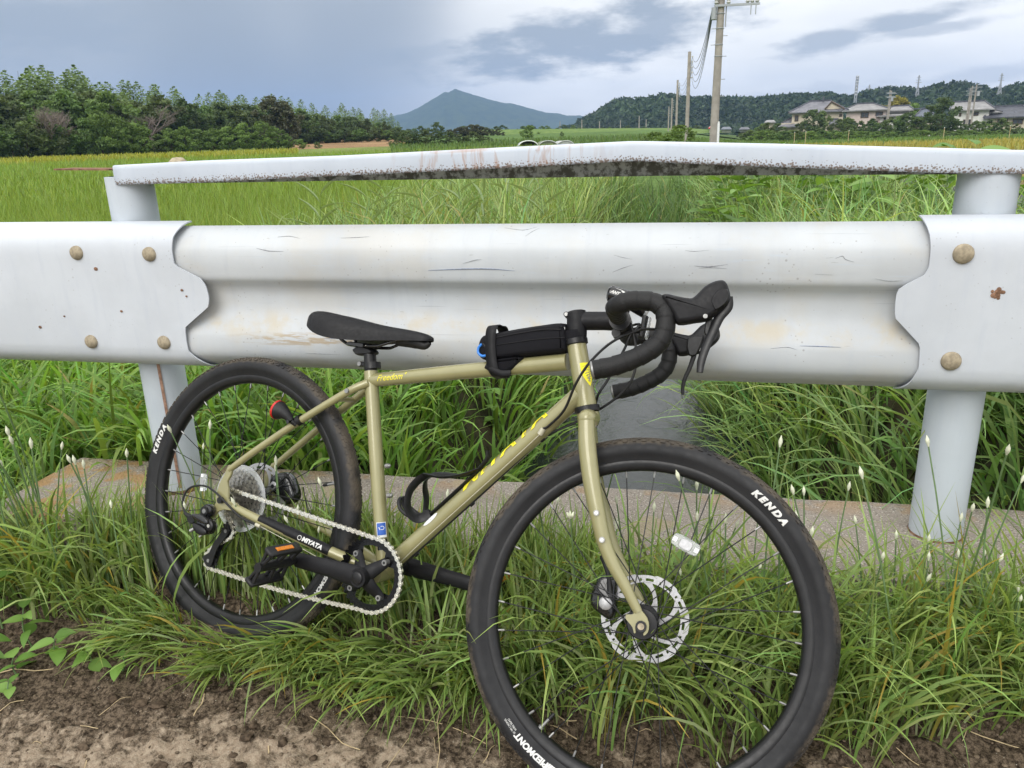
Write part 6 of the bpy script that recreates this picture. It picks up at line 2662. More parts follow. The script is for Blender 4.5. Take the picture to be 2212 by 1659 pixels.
for x, y, w_ in ((-30, 200, 1.3), (20, 215, 1.2), (165, 205, 1.2), (205, 198, 1.2), (240, 212, 1.1), (300, 220, 1.2), (345, 205, 1.2), (385, 212, 1.1), (418, 222, 1.0), (470, 235, 1.1), (520, 238, 1.1), (660, 245, 1.1), (700, 250, 1.1), (745, 252, 1.1), (790, 256, 1.1), (830, 262, 1.0), (852, 275, .9)):
    plant('dark', x, y, 104 + 50 * max(0, min(1, (x - 200) / 650)), w_, 'dark evergreen tree filling the middle of the wood', 'dark trees of the wood')
for x in range(-40, 870, 22):
    y0_ = float(np.interp(x, BX, BYT))
    plant(trs.choice(('dark', 'mid')), x + trs.uniform(-6, 6), y0_ + (trs.uniform(42, 60) if x < 430 else trs.uniform(16, 30)), 108 + 50 * max(0, min(1, (x - 200) / 650)), 1.25, 'leafy tree packed in below the bamboo tops', 'leafy trees of the wood')
for x in range(600, 872, 14):
    plant(trs.choice(('dark', 'mid')), x + trs.uniform(-5, 5), 282 + trs.uniform(-8, 6), 140, 2.0, 'low bush at the shaded foot of the bamboo beside the brown field', 'bushes under the bamboo', 'shrub', 'shrub')
for x, y in ((582, 207), (610, 218)):
    plant('rusty', x, y, 112, 1.0, 'brownish rounded tree standing against the paler bamboo', 'brownish trees of the wood')
for x, y in ((140, 192), (225, 195), (110, 215), (160, 235)):
    plant('mid', x, y, 101, 1.2, 'olive green tree beside the bare trees in the wood', 'olive trees of the wood')
for k, (x, y, d, lb) in enumerate(((82, 184, 92, 'bare greyish brown dead tree at the left of the wood'), (315, 208, 101, 'smaller bare dead tree between dark evergreens in the wood'), (128, 198, 93, 'leafless twiggy tree leaning over the shrubs of the wood'))):
    p = at(x, y, d)
    z0 = far_z(p.x, p.y)
    e = empty('dead_tree', (p.x, p.y, z0), k * 1.7)
    h = (p.z - z0)
    e.scale = (h * 1.35, h * 1.35, h)
    tag(e, lb, 'tree')
    inst('branches', DEAD[k % 2], e)
for x, y, w_, kd in ((-20, 262, 1.3, 'mid'), (15, 268, 1.3, 'dark'), (48, 262, 1.3, 'mid'), (85, 258, 1.3, 'dark'), (120, 268, 1.2, 'mid'), (150, 275, 1.2, 'mid'), (205, 236, 1.0, 'light'), (180, 255, 1.1, 'mid'), (240, 246, 1.05, 'light'), (272, 262, 1.1, 'light'),
                    (305, 272, 1.2, 'light'), (338, 290, 1.4, 'mid'), (365, 276, 1.2, 'light'), (395, 272, 1.3, 'light'), (425, 278, 1.3, 'mid'), (455, 276, 1.3, 'light'), (490, 272, 1.3, 'light'), (525, 264, 1.1, 'light'), (560, 260, 1.2, 'light'), (590, 272, 1.3, 'light'), (618, 288, 1.4, 'mid'), (650, 300, 1.6, 'light'), (685, 306, 1.8, 'mid')):
    d = 90 + 12 * max(0, min(1, x / 700))
    plant(kd, x, y, d, w_, {'light': 'bright green leafy shrub at the edge of the wood', 'mid': 'mid green bushy shrub along the foot of the wood', 'dark': 'dark dense shrub at the left foot of the wood'}[kd], 'shrubs along the wood, ' + kd, 'shrub', 'shrub')
# reed clump by the paddy on the left
patch('reed_clump', 900, (0, 1), (0, 1), lambda x, y: 0, (.9, 1.9), (.03, .06), (.16, .22, .11), 'pale reed clump on the paddy dike before the wood', None, .2, .8, 4, .2, clump=10, crad=.02)
o = bpy.data.objects['reed_clump']
pc = at(150, 345, 30)
o.location = (pc.x, pc.y, far_z(pc.x, pc.y) - .75)
o.scale = (3.2, 1.2, .62)

# --- middle distance: scattered trees, brown thicket, dark shrubs
MID = [('dark', 945, 263, 150, 1.3, 'dark rounded tree beside the brown thicket'), ('light', 1142, 270, 120, 1.7, 'round bright green tree standing behind the hoop shelters'), ('dark', 1214, 284, 118, .9, 'small dark clipped tree near the hoop shelters')]
for k, x, y, d, w_, lb in MID:
    plant(k, x, y, d, w_, lb, None)
for k in range(11):
    plant('rusty', 972 + k * 11.5, 268 + 2.5 * abs(k - 4) + trs.uniform(-3, 3), 160 + trs.uniform(-6, 6), 1.9, 'leafless brown thicket bush on the plain before the mountain', 'brown thicket', 'shrub', 'thicket_bush')
for x, y in ((880, 283), (900, 287), (918, 281), (945, 288), (970, 284), (995, 290), (1020, 284), (1040, 292), (1055, 296), (860, 300), (845, 305)):
    plant('dark', x, y, 96, 1.8, 'low dark shrub in the row at the edge of the brown field', 'dark shrubs by the brown field', 'shrub', 'shrub')
for x in range(880, 1560, 17):
    plant(trs.choice(('dark', 'dark', 'mid')), x + trs.uniform(-5, 5), trs.uniform(268, 280), 260 + trs.uniform(-15, 15), 1.6, 'distant tree in the row along the foot of the mountain', 'distant tree row')

# --- hoop shelters
M['metal_sheet'] = plain('galvanised_sheet', (.46, .47, .46), .45, .4, .5, .2, 2)
M['shade_net'] = plain('green_shade_net', (.16, .18, .12), .8, 0, .2, .2, 3)
for k, (x, w_, mm, lb) in enumerate(((1141, .80, 'metal_sheet', 'bright metal hoop shelter with a white front rim'), (1184, .76, 'shade_net', 'drab green hoop shelter beside the bright one'), (1222, .70, 'metal_sheet', 'dull grey hoop shelter nearest the small clipped tree'))):
    p = at(x, 304, 62)
    z0 = far_z(p.x, p.y)
    e = empty('hoop_shelter', (p.x, p.y, z0), R(12))
    tag(e, lb, 'shelter')
    h = p.z - z0
    q = MB()
    arc = [(w_ * math.cos(a), h * max(0, math.sin(a)) ** .75) for a in np.linspace(math.pi, 0, 15)]
    for yy in (0, 6):
        q.v += [(a, yy, b_) for a, b_ in arc]
    q.f += [(i, i + 1, 15 + i + 1, 15 + i) for i in range(14)]
    q.build('cover', M[mm], e)
    q = MB(); q.tube([(a, -.02, b_) for a, b_ in arc], .035, 6); q.build('front_hoop', M['white_sticker'] if k == 0 else M['metal_sheet'], e)
    q = MB(); q.prism(arc, (0, 5.9 if k == 0 else .04, 0), (1, 0, 0), (0, 0, 1), (0, 1, 0), .05); q.build('end_wall', M['shade_net'] if k == 1 else M['metal_sheet'], e)


# ------------------------------------------------------------------ mountain and hills
def ridge(name, pts, d, depth, zb, mat, label, back=None, bump=0.0, nx=160, ny=26, seed=0.0, front_pow=1.3):
    """a real mound: its crest runs through the given sight lines at distance d, its slopes fall to front and back"""
    xs = np.linspace(pts[0][0], pts[-1][0], nx)
    ysp = np.interp(xs, [p[0] for p in pts], [p[1] for p in pts])
    V, F = [], []
    back = back or depth
    for i, (x, yp) in enumerate(zip(xs, ysp)):
        top = at(x, yp, d)
        dirh = Vector((top.x - CAM.x, top.y - CAM.y, 0)).normalized()
        for j in range(ny):
            s = -1 + 2 * j / (ny - 1)
            off = s * (depth if s < 0 else back)
            k = max(0, 1 - abs(s)) ** (front_pow if s < 0 else 1)
            w = .5 * (1 - math.cos(math.pi * min(1, k * 1.0))) if True else k
            P_ = Vector((top.x, top.y, 0)) + dirh * off
            n = mnoise.fractal(Vector((P_.x / 90, P_.y / 90, seed)), 1.0, 2.0, 4) * (1 - w * w) * k
            g = mnoise.fractal(Vector((P_.x / 9, P_.y / 9, seed + 4)), 1.0, 2.0, 3) * bump * (1 if k > 0 else 0)
            V.append((P_.x, P_.y, zb + (top.z - zb) * (w + .10 * n) + g))
    for i in range(nx - 1):
        for j in range(ny - 1):
            F.append((i * ny + j, (i + 1) * ny + j, (i + 1) * ny + j + 1, i * ny + j + 1))
    me = bpy.data.meshes.new(name)
    me.from_pydata(V, [], F)
    me.polygons.foreach_set('use_smooth', [True] * len(F))
    me.materials.append(mat)
    o = inst(name, me)
    tag(o, label, 'hill' if 'hill' in name else 'mountain', kind='structure')
    return o, np.array(V).reshape(nx, ny, 3)


M['far_forest'] = mat_soil('far_forest', (.030, .048, .022), (.052, .076, .030), .03)
M['hill_forest'] = mat_soil('hill_soil', (.032, .050, .020), (.055, .080, .030), .12)
MT = [(560, 296), (700, 285), (800, 262), (852, 250), (880, 244), (904, 233), (937, 213), (960, 199), (970, 199.5), (983, 192), (997, 197), (1027, 206), (1060, 216), (1090, 223), (1107, 223.5), (1137, 232), (1180, 243.5), (1204, 244.5), (1227, 250), (1247, 249), (1284, 254.7), (1400, 266), (1600, 275)]
ridge('mountain', MT, 3000, 700, -1, M['far_forest'], 'blue twin-peaked mountain standing far off over the plain', bump=1.5, nx=260, seed=2.0)
ridge('far_hill', [(1760, 262), (1811, 209), (1840, 205.5), (1868, 209), (1900, 240), (1985, 203), (2020, 191), (2045, 185), (2060, 190), (2120, 230)], 2300, 300, -2, M['far_forest'], 'pale blue hills peeping over the nearer wooded hills', nx=120)
HL = [(1225, 284), (1257, 266), (1297, 243), (1324, 225), (1337, 222), (1370, 219.7), (1414, 218), (1430, 211), (1454, 213.5), (1474, 218), (1555, 218), (1608, 221), (1641, 220), (1708, 213), (1741, 211), (1791, 211), (1811, 216), (1841, 216), (1875, 205), (1921, 199), (1958, 199), (1991, 201),
      (2035, 191), (2061, 187), (2091, 188.7), (2108, 195), (2135, 200), (2168, 201), (2212, 190), (2300, 185), (2450, 205)]
ho, HV = ridge('wooded_hill', [(x, y + 3) for x, y in HL], 620, 230, -3, M['hill_forest'], 'long wooded hills behind the houses', bump=1.0, nx=260, ny=30, seed=9.0)


def hill_canopy():
    r_ = np.random.default_rng(4)
    fr_ = HV[:, :17].reshape(-1, 3)
    nx_, ny_ = HV.shape[0], 17
    N = 5200
    C, S, T = [], [], []
    for k in range(N):
        i, j = r_.integers(0, nx_ - 1), r_.uniform(3, 15.5)
        j0 = int(j)
        p = HV[i, j0] + (HV[i, j0 + 1] - HV[i, j0]) * (j - j0)
        R_ = r_.uniform(1.6, 3.4)
        n = 12
        q_ = r_.normal(size=(n, 3))
        q_ /= np.linalg.norm(q_, axis=1, keepdims=True)
        q_[:, 2] = np.abs(q_[:, 2]) * 1.3
        C.append(p + q_ * R_ + np.array([0, 0, .2]))
        S.append(r_.uniform(.6, 1.2, n) * R_ * .55)
        big = mnoise.noise(Vector((p[0] / 60, p[1] / 60, 2)))
        g = np.array([.038, .064, .026]) * r_.uniform(.7, 1.3) * (1 + .45 * big)
        if r_.random() < .06:
            g = np.array([.075, .115, .045])
        T.append(np.tile(g, (n, 1)) * r_.uniform(.85, 1.15, (n, 1)))
    me = cards('hill_canopy', np.concatenate(C), np.concatenate(S), np.concatenate(T))
    tag(inst('hill_canopy', me), 'continuous dark green tree canopy covering the hills', 'forest', kind='stuff')


hill_canopy()
# grassy levee on the plain
ridge('levee_hill', [(980, 292), (1020, 281), (1100, 279), (1300, 277), (1480, 276), (1560, 282), (1640, 296)], 190, 16, 1.0, mat_soil('levee_grass', (.10, .16, .045), (.14, .20, .06), .8), 'grassy levee crossing the plain', nx=90, ny=14)


# ------------------------------------------------------------------ utility poles and wires
M['pole'] = plain('grey_concrete_pole', (.30, .275, .245), .8, 0, .3, .15, 3)
M['wire'] = plain('wire', (.10, .11, .12), .6, 0, .3, .1, 3)
M['insulator'] = plain('insulator', (.45, .45, .43), .4, 0, .5, .1, 3)
M['lattice'] = plain('galvanised_lattice', (.34, .36, .38), .5, .3, .4, .1, .5)


def pole(px, d, ytop, r0, label, arms=(), group=None, h=None):
    x, y = base(px, d)
    z0 = far_z(x, y)
    zt = at(px, ytop, d).z if h is None else z0 + h
    e = empty('utility_pole', (x, y, z0))
    tag(e, label, 'utility pole', group)
    q = MB(); q.tube([(0, 0, -.3), (0, 0, (zt - z0) * .5), (0, 0, zt - z0)], [r0, r0 * .87, r0 * .74], 14); q.build('shaft', M['pole'], e)
    H = zt - z0
    return e, Vector((x, y, zt)), H


p1, T1, H1 = pole(1541, 32, -18, .165, 'tall concrete utility pole close behind the guardrail, carrying crossarms')
# pole slightly out of plumb
p1.rotation_euler = (0, R(.6), 0)
for z, x0, x1 in ((H1 - .50, -.25, 1.35), (H1 - .18, -.75, .75)):
    q = MB(); q.box(((x0 + x1) / 2, -.16, z), (x1 - x0, .075, .075)); q.build('crossarm', M['lattice'], p1)
for x, z in ((1.25, H1 - .46), (1.08, H1 - .46), (.92, H1 - .46), (-.65, H1 - .14), (-.4, H1 - .14), (.35, H1 - .14), (.65, H1 - .14), (-.18, H1 - .46), (.25, H1 - .46)):
    q = MB(); q.lathe([(0, .22), (.05, .20), (.075, .13), (.05, .11), (.08, .05), (.04, 0)], 10, 'Z', (x, -.16, z)); q.build('insulator', M['insulator'], p1)
for x in (1.05, 1.22):
    q = MB(); q.tube([(x, -.16, H1 - .55), (x, -.16, H1 - .85)], .018, 6); q.build('hanging_fitting', M['lattice'], p1)
q = MB(); q.tube([(-.24, -.1, H1 - .55), (-.24, -.1, H1 - .95)], .10, 12); q.build('transformer', M['lattice'], p1)
for z in (H1 - .75, H1 - 1.25, H1 - 1.8, H1 - 2.2):
    q = MB(); q.tube([(.14 * math.cos(a), .14 * math.sin(a), z) for a in np.linspace(0, 6.2, 14)], .018, 6, closed=True); q.build('band', M['lattice'], p1)
for z, s in ((H1 - 1.5, 1), (H1 - 1.25, -1), (H1 - 1.8, -1), (H1 - 2.2, 1), (H1 - .95, -1), (H1 - 3.0, 1), (H1 - 3.6, 1)):
    q = MB(); q.tube([(.12 * s, 0, z), (.30 * s, 0, z)], .012, 6); q.build('step_bolt', M['lattice'], p1)
q = MB(); q.tube([(.19, -.02, H1 - 1.2), (.19, -.02, H1 - .5)], .022, 8); q.build('conduit', M['lattice'], p1)
x, y = base(1551, 31)
e = empty('marker_stake', (x, y, far_z(x, y)))
tag(e, 'white marker stake standing at the foot of the near utility pole', 'stake')
q = MB(); q.tube([(0, 0, -.1), (0, 0, 1.45)], .045, 10); q.build('stake', M['white_sticker'], e)
q = MB(); q.tube([(0, 0, 1.45), (0, 0, 1.52)], [.046, .03], 10); q.build('cap', M['metal_sheet'], e)
tops = [Vector((T1.x, T1.y, T1.z))]
for px_, d, yt, r0, lb in ((1483, 61, 112, .15, 'second utility pole along the road, bare of crossarms'), (1460, 96, 173, .145, 'third utility pole along the road, thinner against the hill'), (1449.5, 132, 212, .14, 'fourth utility pole along the road, before the hill'), (1443, 170, 230, .14, 'last utility pole of the line, short against the hill')):
    e, T_, H = pole(px_, d, yt, r0, lb)
    for k in range(5):
        q = MB(); q.lathe([(0, .12), (.06, .10), (.06, .02), (0, 0)], 8, 'Z', (.22, 0, H - .4 - .35 * k)); q.build('insulator', M['insulator'], e)
    tops.append(T_)
for a, b_ in zip(tops[:-1], tops[1:]):
    for k in range(5):
        pa = a + Vector((-.25 if a is tops[0] else .22, 0, (-.55 - .10 * k) if a is tops[0] else (-.35 - .22 * k)))
        pb = b_ + Vector((.22, 0, -.4 - .35 * k))
        n = 14
        pts = []
        for i in range(n + 1):
            t = i / n
            p = pa.lerp(pb, t)
            p.z -= 4 * t * (1 - t) * (.9 + .12 * k)
            pts.append(p)
        q = MB(); q.tube(pts, .013, 5)
        o = q.build('power_line', M['wire'], smooth=60)
        tag(o, 'thin sagging wire strung between the utility poles', 'wire', 'wires between utility poles')
for px_, d, yt in ((1380 + 0, 230, 250), (1257, 250, 258), (1340, 255, 260), (1295, 240, 262), (1210, 270, 262), (1395, 262, 258)):
    pole(px_, d, yt, .16, 'far thin utility pole on the plain before the hill', group='far utility poles')


def pylon(px, ytop, ybase, d, label, w=.16, crane=False):
    t, b_ = at(px, ytop, d), at(px, ybase, d)
    H = t.z - b_.z
    e = empty('pylon', (b_.x, b_.y, b_.z))
    tag(e, label, 'pylon')
    q = MB()
    W = H * w
    r_ = .20 if not crane else .26
    lv = [0, .22, .42, .58, .70, .80, .88, .95, 1.0]
    hw = [W / 2 * (1 - .82 * min(1, (z / .62)) ** .8) if not crane else W / 2 for z in lv]
    for sx in (-1, 1):
        for sy in (-1, 1):
            q.tube([(sx * h_, sy * h_, z * H) for h_, z in zip(hw, lv)], r_, 4)
    q.build('leg_frame', M['lattice'], e)
    q = MB()
    for (z0, h0), (z1, h1) in zip(list(zip(lv, hw))[:-1], list(zip(lv, hw))[1:]):
        for sy in (-1, 1):
            q.tube([(-h0, sy * h0, z0 * H), (h1, sy * h1, z1 * H)], r_ * .6, 4)
            q.tube([(h0, sy * h0, z0 * H), (-h1, sy * h1, z1 * H)], r_ * .6, 4)
    o = q.build('bracing', M['lattice'], e)
    o['kind'] = 'stuff'
    if not crane:
        for z, a in ((.68, .13), (.79, .11), (.90, .09)):
            q = MB(); q.tube([(-a * H, 0, z * H), (0, 0, z * H + .012 * H), (a * H, 0, z * H)], r_ * .8, 4); q.build('crossarm', M['lattice'], e)
    else:
        for z in (.30, .42, .54, .66, .78, .90, .98):
            q = MB(); q.box((0, 0, z * H), (W * 1.35, W * 1.35, H * .018)); q.build('ring_platform', M['white_sticker'], e)
    return e


pylon(1847, 164, 222, 540, 'pale banded lattice mast rising behind the pale houses', .07, True)
pylon(1875, 183, 218, 600, 'small lattice pylon beside the banded mast on the hill')
pylon(1980, 163, 212, 560, 'tall lattice pylon on the wooded hill above the middle roofs')
pylon(2158, 159, 205, 560, 'tall lattice pylon on the hill above the dark-roofed house')
pylon(1521, 211, 236, 600, 'small lattice pylon half sunk in the hill trees beside the near pole')

# ------------------------------------------------------------------ houses on the right
M['plaster_cream'] = plain('cream_plaster', (.52, .46, .36), .85, 0, .2, .1, .8)
M['plaster_pink'] = plain('pinkish_plaster', (.56, .47, .43), .85, 0, .2, .1, .8)
M['plaster_white'] = plain('white_plaster', (.66, .65, .62), .85, 0, .2, .1, .8)
M['timber'] = plain('dark_timber', (.10, .075, .055), .8, 0, .2, .2, 2)
M['glass'] = plain('window_glass', (.05, .06, .07), .1, 0, .6, .2, .5)


def mat_tiles(name, c):
    mt, t, p, out = new_mat(name)
    co = objco(t)
    w = t.n('ShaderNodeTexWave', i_Scale=2.2, i_Distortion=.3, bands_direction='X')
    t.link(co, w.inputs['Vector'])
    n = t.noise(co, 1.2, 5)
    k = t.m('MULTIPLY', t.smooth(w.outputs['Fac'], 0, 1, .75, 1.15), t.smooth(n, .3, .7, .8, 1.2))
    v = t.n('ShaderNodeVectorMath', operation='SCALE')
    v.inputs[0].default_value = c
    t.link(k, v.inputs[3])
    t.link(v.outputs[0], p.inputs['Base Color'])
    p.inputs['Roughness'].default_value = .5
    b = t.n('ShaderNodeBump', i_Strength=.8, i_Distance=.08)
    t.link(w.outputs['Fac'], b.inputs['Height'])
    t.link(b.outputs[0], p.inputs['Normal'])
    return mt


M['tile_grey'] = mat_tiles('grey_roof_tiles', (.21, .21, .235))
M['tile_pale'] = mat_tiles('pale_roof_tiles', (.30, .295, .295))
M['tile_dark'] = mat_tiles('dark_roof_tiles', (.10, .105, .125))
M['tile_blue'] = mat_tiles('bluish_roof_tiles', (.14, .16, .20))
HD = 180.0
U8 = .5486 / 1.954


def hz(X, Y):
    """picture coordinates of the house close-up -> px"""
    return (2900 + X / 1.954) * .5486, Y * U8


def house(name, label, xc, yb):
    px_, py_ = hz(xc, yb)
    p = at(px_, py_, HD)
    z0 = far_z(p.x, p.y)
    a = math.atan2(p.x - CAM.x, p.y - CAM.y)
    e = empty(name, (p.x, p.y, z0), -a)
    tag(e, label, 'house')
    s = U8 * HD / FPX * 1.0

    def L(X, Y):
        return (X - xc) * s, (at(px_, Y * U8, HD).z - z0)
    return e, L, s


def wall(e, L, X0, X1, Y0, Y1, dep, mat, y0=0.0, nm='wall'):
    (x0, z1), (x1, z0) = L(X0, Y0), L(X1, Y1)
    q = MB(); q.box(((x0 + x1) / 2, y0 + dep / 2, (z0 + z1) / 2), (x1 - x0, dep, z1 - z0))
    return q.build(nm, M[mat], e)


def window(e, L, X0, X1, Y0, Y1, y0=0.0, frame_='timber'):
    (x0, z1), (x1, z0) = L(X0, Y0), L(X1, Y1)
    w, h = x1 - x0, z1 - z0
    q = MB()
    for bx_, bz, sx, sz in ((x0, (z0 + z1) / 2, .14, h + .14), (x1, (z0 + z1) / 2, .14, h + .14), ((x0 + x1) / 2, z0, w + .14, .14), ((x0 + x1) / 2, z1, w + .14, .14), ((x0 + x1) / 2, (z0 + z1) / 2, .09, h)):
        q.box((bx_, y0 - .05, bz), (sx, .12, sz))
    f = q.build('window', M[frame_], e)
    for sgn in (-1, 1):
        q = MB(); q.box(((x0 + x1) / 2 + sgn * w / 4, y0 - .02, (z0 + z1) / 2), (w / 2 - .1, .03, h - .1)); q.build('pane', M['glass'], f)
    return f


def roof(e, L, X0, X1, Ye, Xr0, Xr1, Yr, dep, mat, y0=-.9, thick=.22, ridge_cap=True, Ye2=None):
    """hip / gable roof: eaves X0..X1 at Ye, ridge Xr0..Xr1 at Yr"""
    (x0, ze), (x1, _), (r0, zr), (r1, _) = L(X0, Ye), L(X1, Ye), L(Xr0, Yr), L(Xr1, Yr)
    ze2 = ze if Ye2 is None else L(X0, Ye2)[1]
    yb, ym = y0 + dep, y0 + dep / 2
    q = MB()
    q.add([(x0, y0, ze), (x1, y0, ze), (x1, yb, ze2), (x0, yb, ze2), (r0, ym, zr), (r1, ym, zr), (x0, y0, ze - thick), (x1, y0, ze - thick), (x1, yb, ze2 - thick), (x0, yb, ze2 - thick)],
          [(0, 1, 5, 4), (1, 2, 5), (2, 3, 4, 5), (3, 0, 4), (6, 7, 1, 0), (7, 8, 2, 1), (8, 9, 3, 2), (9, 6, 0, 3), (9, 8, 7, 6)])
    o = q.build('roof', M[mat], e, smooth=None)
    if ridge_cap:
        q = MB(); q.box(((r0 + r1) / 2, ym, zr + .08), (abs(r1 - r0) + .4, .35, .34)); q.build('ridge_cap', M['tile_dark'], o)
        for (cx_, cy_) in ((x0, y0), (x1, y0)):
            q = MB(); rx = r0 if cx_ == x0 else r1
            q.tube([(rx, ym, zr + .05), (cx_, cy_, ze + .06)], .14, 6); q.build('hip_ridge', M['tile_dark'], o)
    return o


# house with the big hip-and-gable roof
e, L, s_ = house('farmhouse', 'two-storey cream house with grey hip roof and lower side roof', 610, 1000)
wall(e, L, 450, 775, 845, 1010, 7.5, 'plaster_cream'); wall(e, L, 375, 470, 940, 1010, 7, 'plaster_cream', 0, 'side_wing')
roof(e, L, 425, 805, 858, 560, 688, 775, 9.6, 'tile_grey')
roof(e, L, 350, 500, 965, 455, 470, 888, 8.8, 'tile_grey', -1.0)
roof(e, L, 690, 790, 958, 700, 740, 925, 3.0, 'tile_grey', -1.6)
q = MB(); g = [L(655, 845), L(760, 845), L(695, 788)]; q.prism([g[0], g[1], g[2]], (0, -.35, 0), (1, 0, 0), (0, 0, 1), (0, 1, 0), .4); q.build('gable', M['plaster_cream'], e)
q = MB(); q.tube([(g[0][0], -.55, g[0][1]), (g[2][0], -.55, g[2][1]), (g[1][0] + .6, -.55, g[1][1] - .1)], .16, 6); q.build('gable_trim', M['timber'], e)
window(e, L, 470, 490, 885, 925); window(e, L, 590, 640, 885, 925); window(e, L, 752, 766, 888, 902); window(e, L, 500, 560, 950, 985)
q = MB(); x0, z0_ = L(640, 775); x1, z1_ = L(646, 750); q.box(((x0 + x1) / 2, 3, (z0_ + z1_) / 2), (.35, .35, 1.0)); q.build('chimney', M['tile_dark'], e)
# pink house
e, L, s_ = house('pink_house', 'pinkish two-storey house with a low grey pyramid roof', 985, 990)
wall(e, L, 865, 1108, 845, 1000, 7, 'plaster_pink')
roof(e, L, 835, 1128, 846, 925, 1022, 795, 8.8, 'tile_pale')
window(e, L, 955, 1000, 868, 904); window(e, L, 1045, 1085, 868, 890); window(e, L, 890, 925, 930, 965); window(e, L, 1000, 1060, 935, 970)
q = MB(); (x0, z0_), (x1, z1_) = L(1030, 950), L(1100, 944); q.box(((x0 + x1) / 2, -1.2, z0_), (x1 - x0, 2.2, .15)); q.build('canopy', M['timber'], e)
# layered pale roofs
e, L, s_ = house('low_house', 'low house with layered pale roofs next to the pink house', 1215, 960)
wall(e, L, 1115, 1310, 880, 1000, 7, 'plaster_white'); wall(e, L, 1140, 1300, 845, 885, 4, 'plaster_white', 1.5, 'upper_wall')
roof(e, L, 1100, 1290, 888, 1150, 1290, 862, 8, 'tile_pale', -1); roof(e, L, 1120, 1320, 848, 1200, 1290, 815, 7, 'tile_pale', .2)
window(e, L, 1150, 1200, 905, 935)
# bluish roof behind shrubs
e, L, s_ = house('blue_roof_house', 'small house with bluish tiled roof half hidden by shrubs', 1445, 960)
wall(e, L, 1400, 1495, 895, 985, 6, 'plaster_cream'); roof(e, L, 1385, 1505, 893, 1420, 1450, 835, 8, 'tile_blue'); window(e, L, 1420, 1460, 915, 945)
q = MB(); (x0, z0_), (x1, z1_) = L(1335, 832), L(1430, 826); q.box(((x0 + x1) / 2, 4, z0_), (x1 - x0, 3, .2)); q.build('carport_roof', M['tile_blue'], e)
# white house
e, L, s_ = house('white_house', 'white plaster house with pale grey roof beside the dense dark tree', 1815, 985)
wall(e, L, 1688, 1895, 838, 990, 7.5, 'plaster_white'); wall(e, L, 1880, 1945, 868, 990, 6, 'plaster_white', .8, 'annex')
roof(e, L, 1672, 1925, 842, 1690, 1862, 778, 9.2, 'tile_pale'); roof(e, L, 1870, 1965, 868, 1880, 1890, 838, 7, 'tile_pale', .2)
window(e, L, 1808, 1836, 866, 888); window(e, L, 1733, 1741, 868, 890); window(e, L, 1760, 1800, 920, 955)
# dark roofed house
e, L, s_ = house('dark_roof_house', 'long old house with broad dark grey tile roof at the right end', 2090, 985)
wall(e, L, 1990, 2200, 885, 990, 7, 'plaster_cream'); roof(e, L, 1950, 2225, 898, 1985, 2150, 815, 10, 'tile_dark')
wall(e, L, 2140, 2330, 880, 990, 7, 'plaster_white', 2, 'annex'); roof(e, L, 2110, 2360, 868, 2130, 2330, 822, 9, 'tile_grey', 1.2)
window(e, L, 2030, 2080, 920, 955); window(e, L, 2110, 2160, 920, 955)
# small far sheds on the left of the houses
for X, Y, w_, h_, mm, rf, lb in ((60, 1020, 60, 25, 'plaster_white', 'tile_dark', 'far low shed with dark roof at the foot of the hill'), (-180, 1010, 50, 28, 'plaster_white', 'red', 'tiny far shed with a red roof by the utility poles'), (-80, 1015, 60, 22, 'plaster_white', 'tile_blue', 'far shed with a bluish roof near the red one'), (255, 985, 60, 45, 'plaster_cream', 'tile_pale', 'small pale shed among trees left of the cream house')):
    e, L, s_ = house('shed', lb, X, Y)
    wall(e, L, X - w_ / 2, X + w_ / 2, Y - h_, Y + 10, 5, mm)
    roof(e, L, X - w_ / 2 - 8, X + w_ / 2 + 8, Y - h_, X - w_ / 2 + 6, X + w_ / 2 - 6, Y - h_ - 18, 6.5, rf, -.8, .2, False)
e, L, s_ = house('greenhouse_tunnel', 'long white plastic tunnel at the foot of the hill', 90, 1045)
wall(e, L, 10, 170, 1030, 1050, 4, 'plaster_white', 0, 'plastic_cover')
e['category'] = 'tunnel'
# block wall
e, L, s_ = house('block_wall', 'long pale concrete block wall below the dense dark tree', 1670, 1030)
(x0, z1_), (x1, z0_) = L(1503, 994), L(1840, 1045)
nb = 14
for r_ in range(3):
    for k in range(nb):
        bw, bh = (x1 - x0) / nb, (z1_ - z0_) / 3
        q = MB(); q.box((x0 + bw * (k + .5), -6, z0_ + bh * (r_ + .5)), (bw - .05, .18, bh - .05)); q.build('block', M['plaster_white'] if (k + r_) % 5 else M['tile_pale'], e)
e['category'] = 'wall'
# service poles by the houses
for X, Y, lb in ((1142, 695, 'service pole with transformer between pink house and low house'), (1152, 700, 'second slim service pole beside the one with transformer'), (1760, 665, 'service pole with crossarms behind the white house'), (1790, 652, 'tallest service pole before the white house wall'), (1748, 680, 'shorter service pole left of the white house poles')):
    px_, py_ = hz(X, Y)
    e, T_, H = pole(px_, 172, py_, .16, lb)
    for k in range(2):
        q = MB(); q.box((.1, -.18, H - .5 - .7 * k), (1.7, .09, .09)); q.build('crossarm', M['lattice'], e)
    if X in (1142, 1790):
        q = MB(); q.tube([(.45, 0, H - 2.0), (.45, 0, H - 1.2)], .28, 12); q.build('transformer', M['lattice'], e)
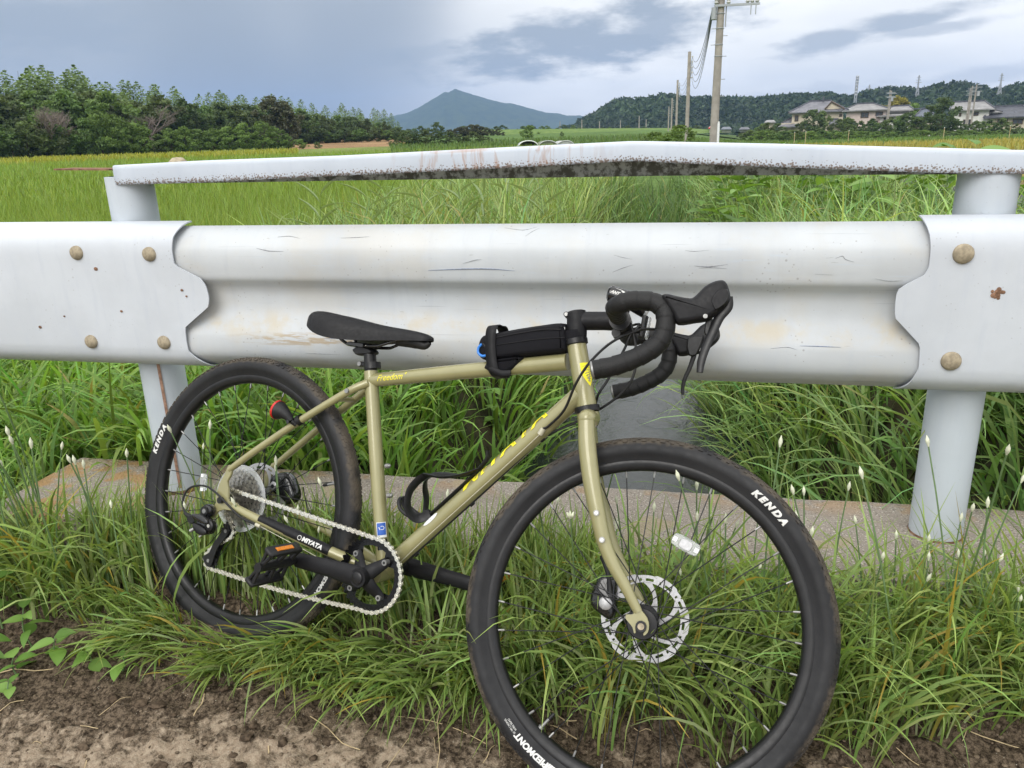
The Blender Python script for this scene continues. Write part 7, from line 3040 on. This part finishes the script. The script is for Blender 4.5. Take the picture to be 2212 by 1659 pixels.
# garden trees and hedges
GT = [('dark', 1600, 742, 158, 1.25, 'dense dark garden tree towering beside the white house'), ('dark', 600, 838, 168, 1.2, 'dark garden tree hiding the front of the cream house'), ('mid', 660, 850, 170, 1.0, 'leafy tree close to the cream house gable'), ('yellow', 1235, 740, 210, 1.0, 'yellowing tree on the slope behind the low house'),
      ('yellow', 1290, 752, 208, 1.1, 'broader yellowing tree behind the low house'), ('light', 1370, 790, 205, 1.3, 'pale green tree on the slope behind the bluish roof')]
for k, X, Y, d, w_, lb in GT:
    px_, py_ = hz(X, Y)
    plant(k, px_, py_, d, w_, lb, None)
HG = [(200, 930), (240, 925), (315, 925), (400, 985), (500, 940), (560, 985), (640, 965), (800, 890), (850, 880), (900, 890), (950, 905), (1010, 960), (1060, 890), (1090, 925), (1150, 900), (1200, 880), (1250, 870), (1300, 850), (1350, 840), (1400, 870), (1450, 925), (1520, 880), (1560, 840), (1640, 860), (1690, 915), (1740, 900), (1790, 930),
      (1850, 900), (1900, 905), (1960, 890), (2010, 920), (2060, 880), (2110, 960), (2160, 930), (2210, 960), (2280, 900)]
for X, Y in HG:
    px_, py_ = hz(X + trs.uniform(-10, 10), Y + 22 + trs.uniform(-6, 6))
    plant(trs.choice(('dark', 'mid', 'dark')), px_, py_, 160 + trs.uniform(-6, 8), 1.25, 'rounded garden shrub crowding in front of the houses', 'garden shrubs before the houses', 'shrub', 'shrub')
for k in range(46):
    X = 120 + k * 42
    px_, py_ = hz(X + trs.uniform(-12, 12), 1008 + trs.uniform(-14, 12))
    plant(trs.choice(('light', 'mid', 'light')), px_, py_, 128 + trs.uniform(-8, 10), 2.2, 'low bright hedge bush along the field edge below the houses', 'hedge bushes along the field', 'shrub', 'hedge_bush')
for X in (530, 860, 1590, 2095, 445):
    px_, py_ = hz(X, 1050)
    x, y = base(px_, 70)
    e = empty('field_stake', (x, y, far_z(x, y)))
    tag(e, 'thin pale stake standing in the field below the houses', 'stake', 'stakes in the field')
    q = MB(); q.tube([(0, 0, -.1), (0, 0, 1.2)], .022, 8); q.build('stake', M['straw'], e)
    q = MB(); q.tube([(0, 0, 1.2), (0, 0, 1.25)], .026, 8); q.build('tip', M['white_sticker'], e)

# leafy bush growing at the foot of the second pole, seen over the rail
for px_, yt, d, w_ in ((1415, 283, 26, 1.4), (1468, 268, 28, 1.3), (1440, 290, 24, 1.5)):
    plant('light', px_, yt, d, w_, 'leafy roadside bush below the line of utility poles', 'roadside bushes', 'shrub', 'shrub')

# ------------------------------------------------------------------ the air
q = MB(); q.box((0, 1350, 116), (5600, 5000, 244))
hz_o = q.build('haze', None, smooth=None)
mt = bpy.data.materials.new('haze_air')
mt.use_nodes = True
t = NT(mt.node_tree)
out = t.n('ShaderNodeOutputMaterial')
pv = t.n('ShaderNodeVolumePrincipled')
pv.inputs['Color'].default_value = (.35, .55, .95, 1)
pv.inputs['Density'].default_value = HAZE
t.link(pv.outputs[0], out.inputs['Volume'])
hz_o.data.materials.append(mt)
tag(hz_o, 'thin blue haze filling the air over the plain', 'haze', kind='stuff')
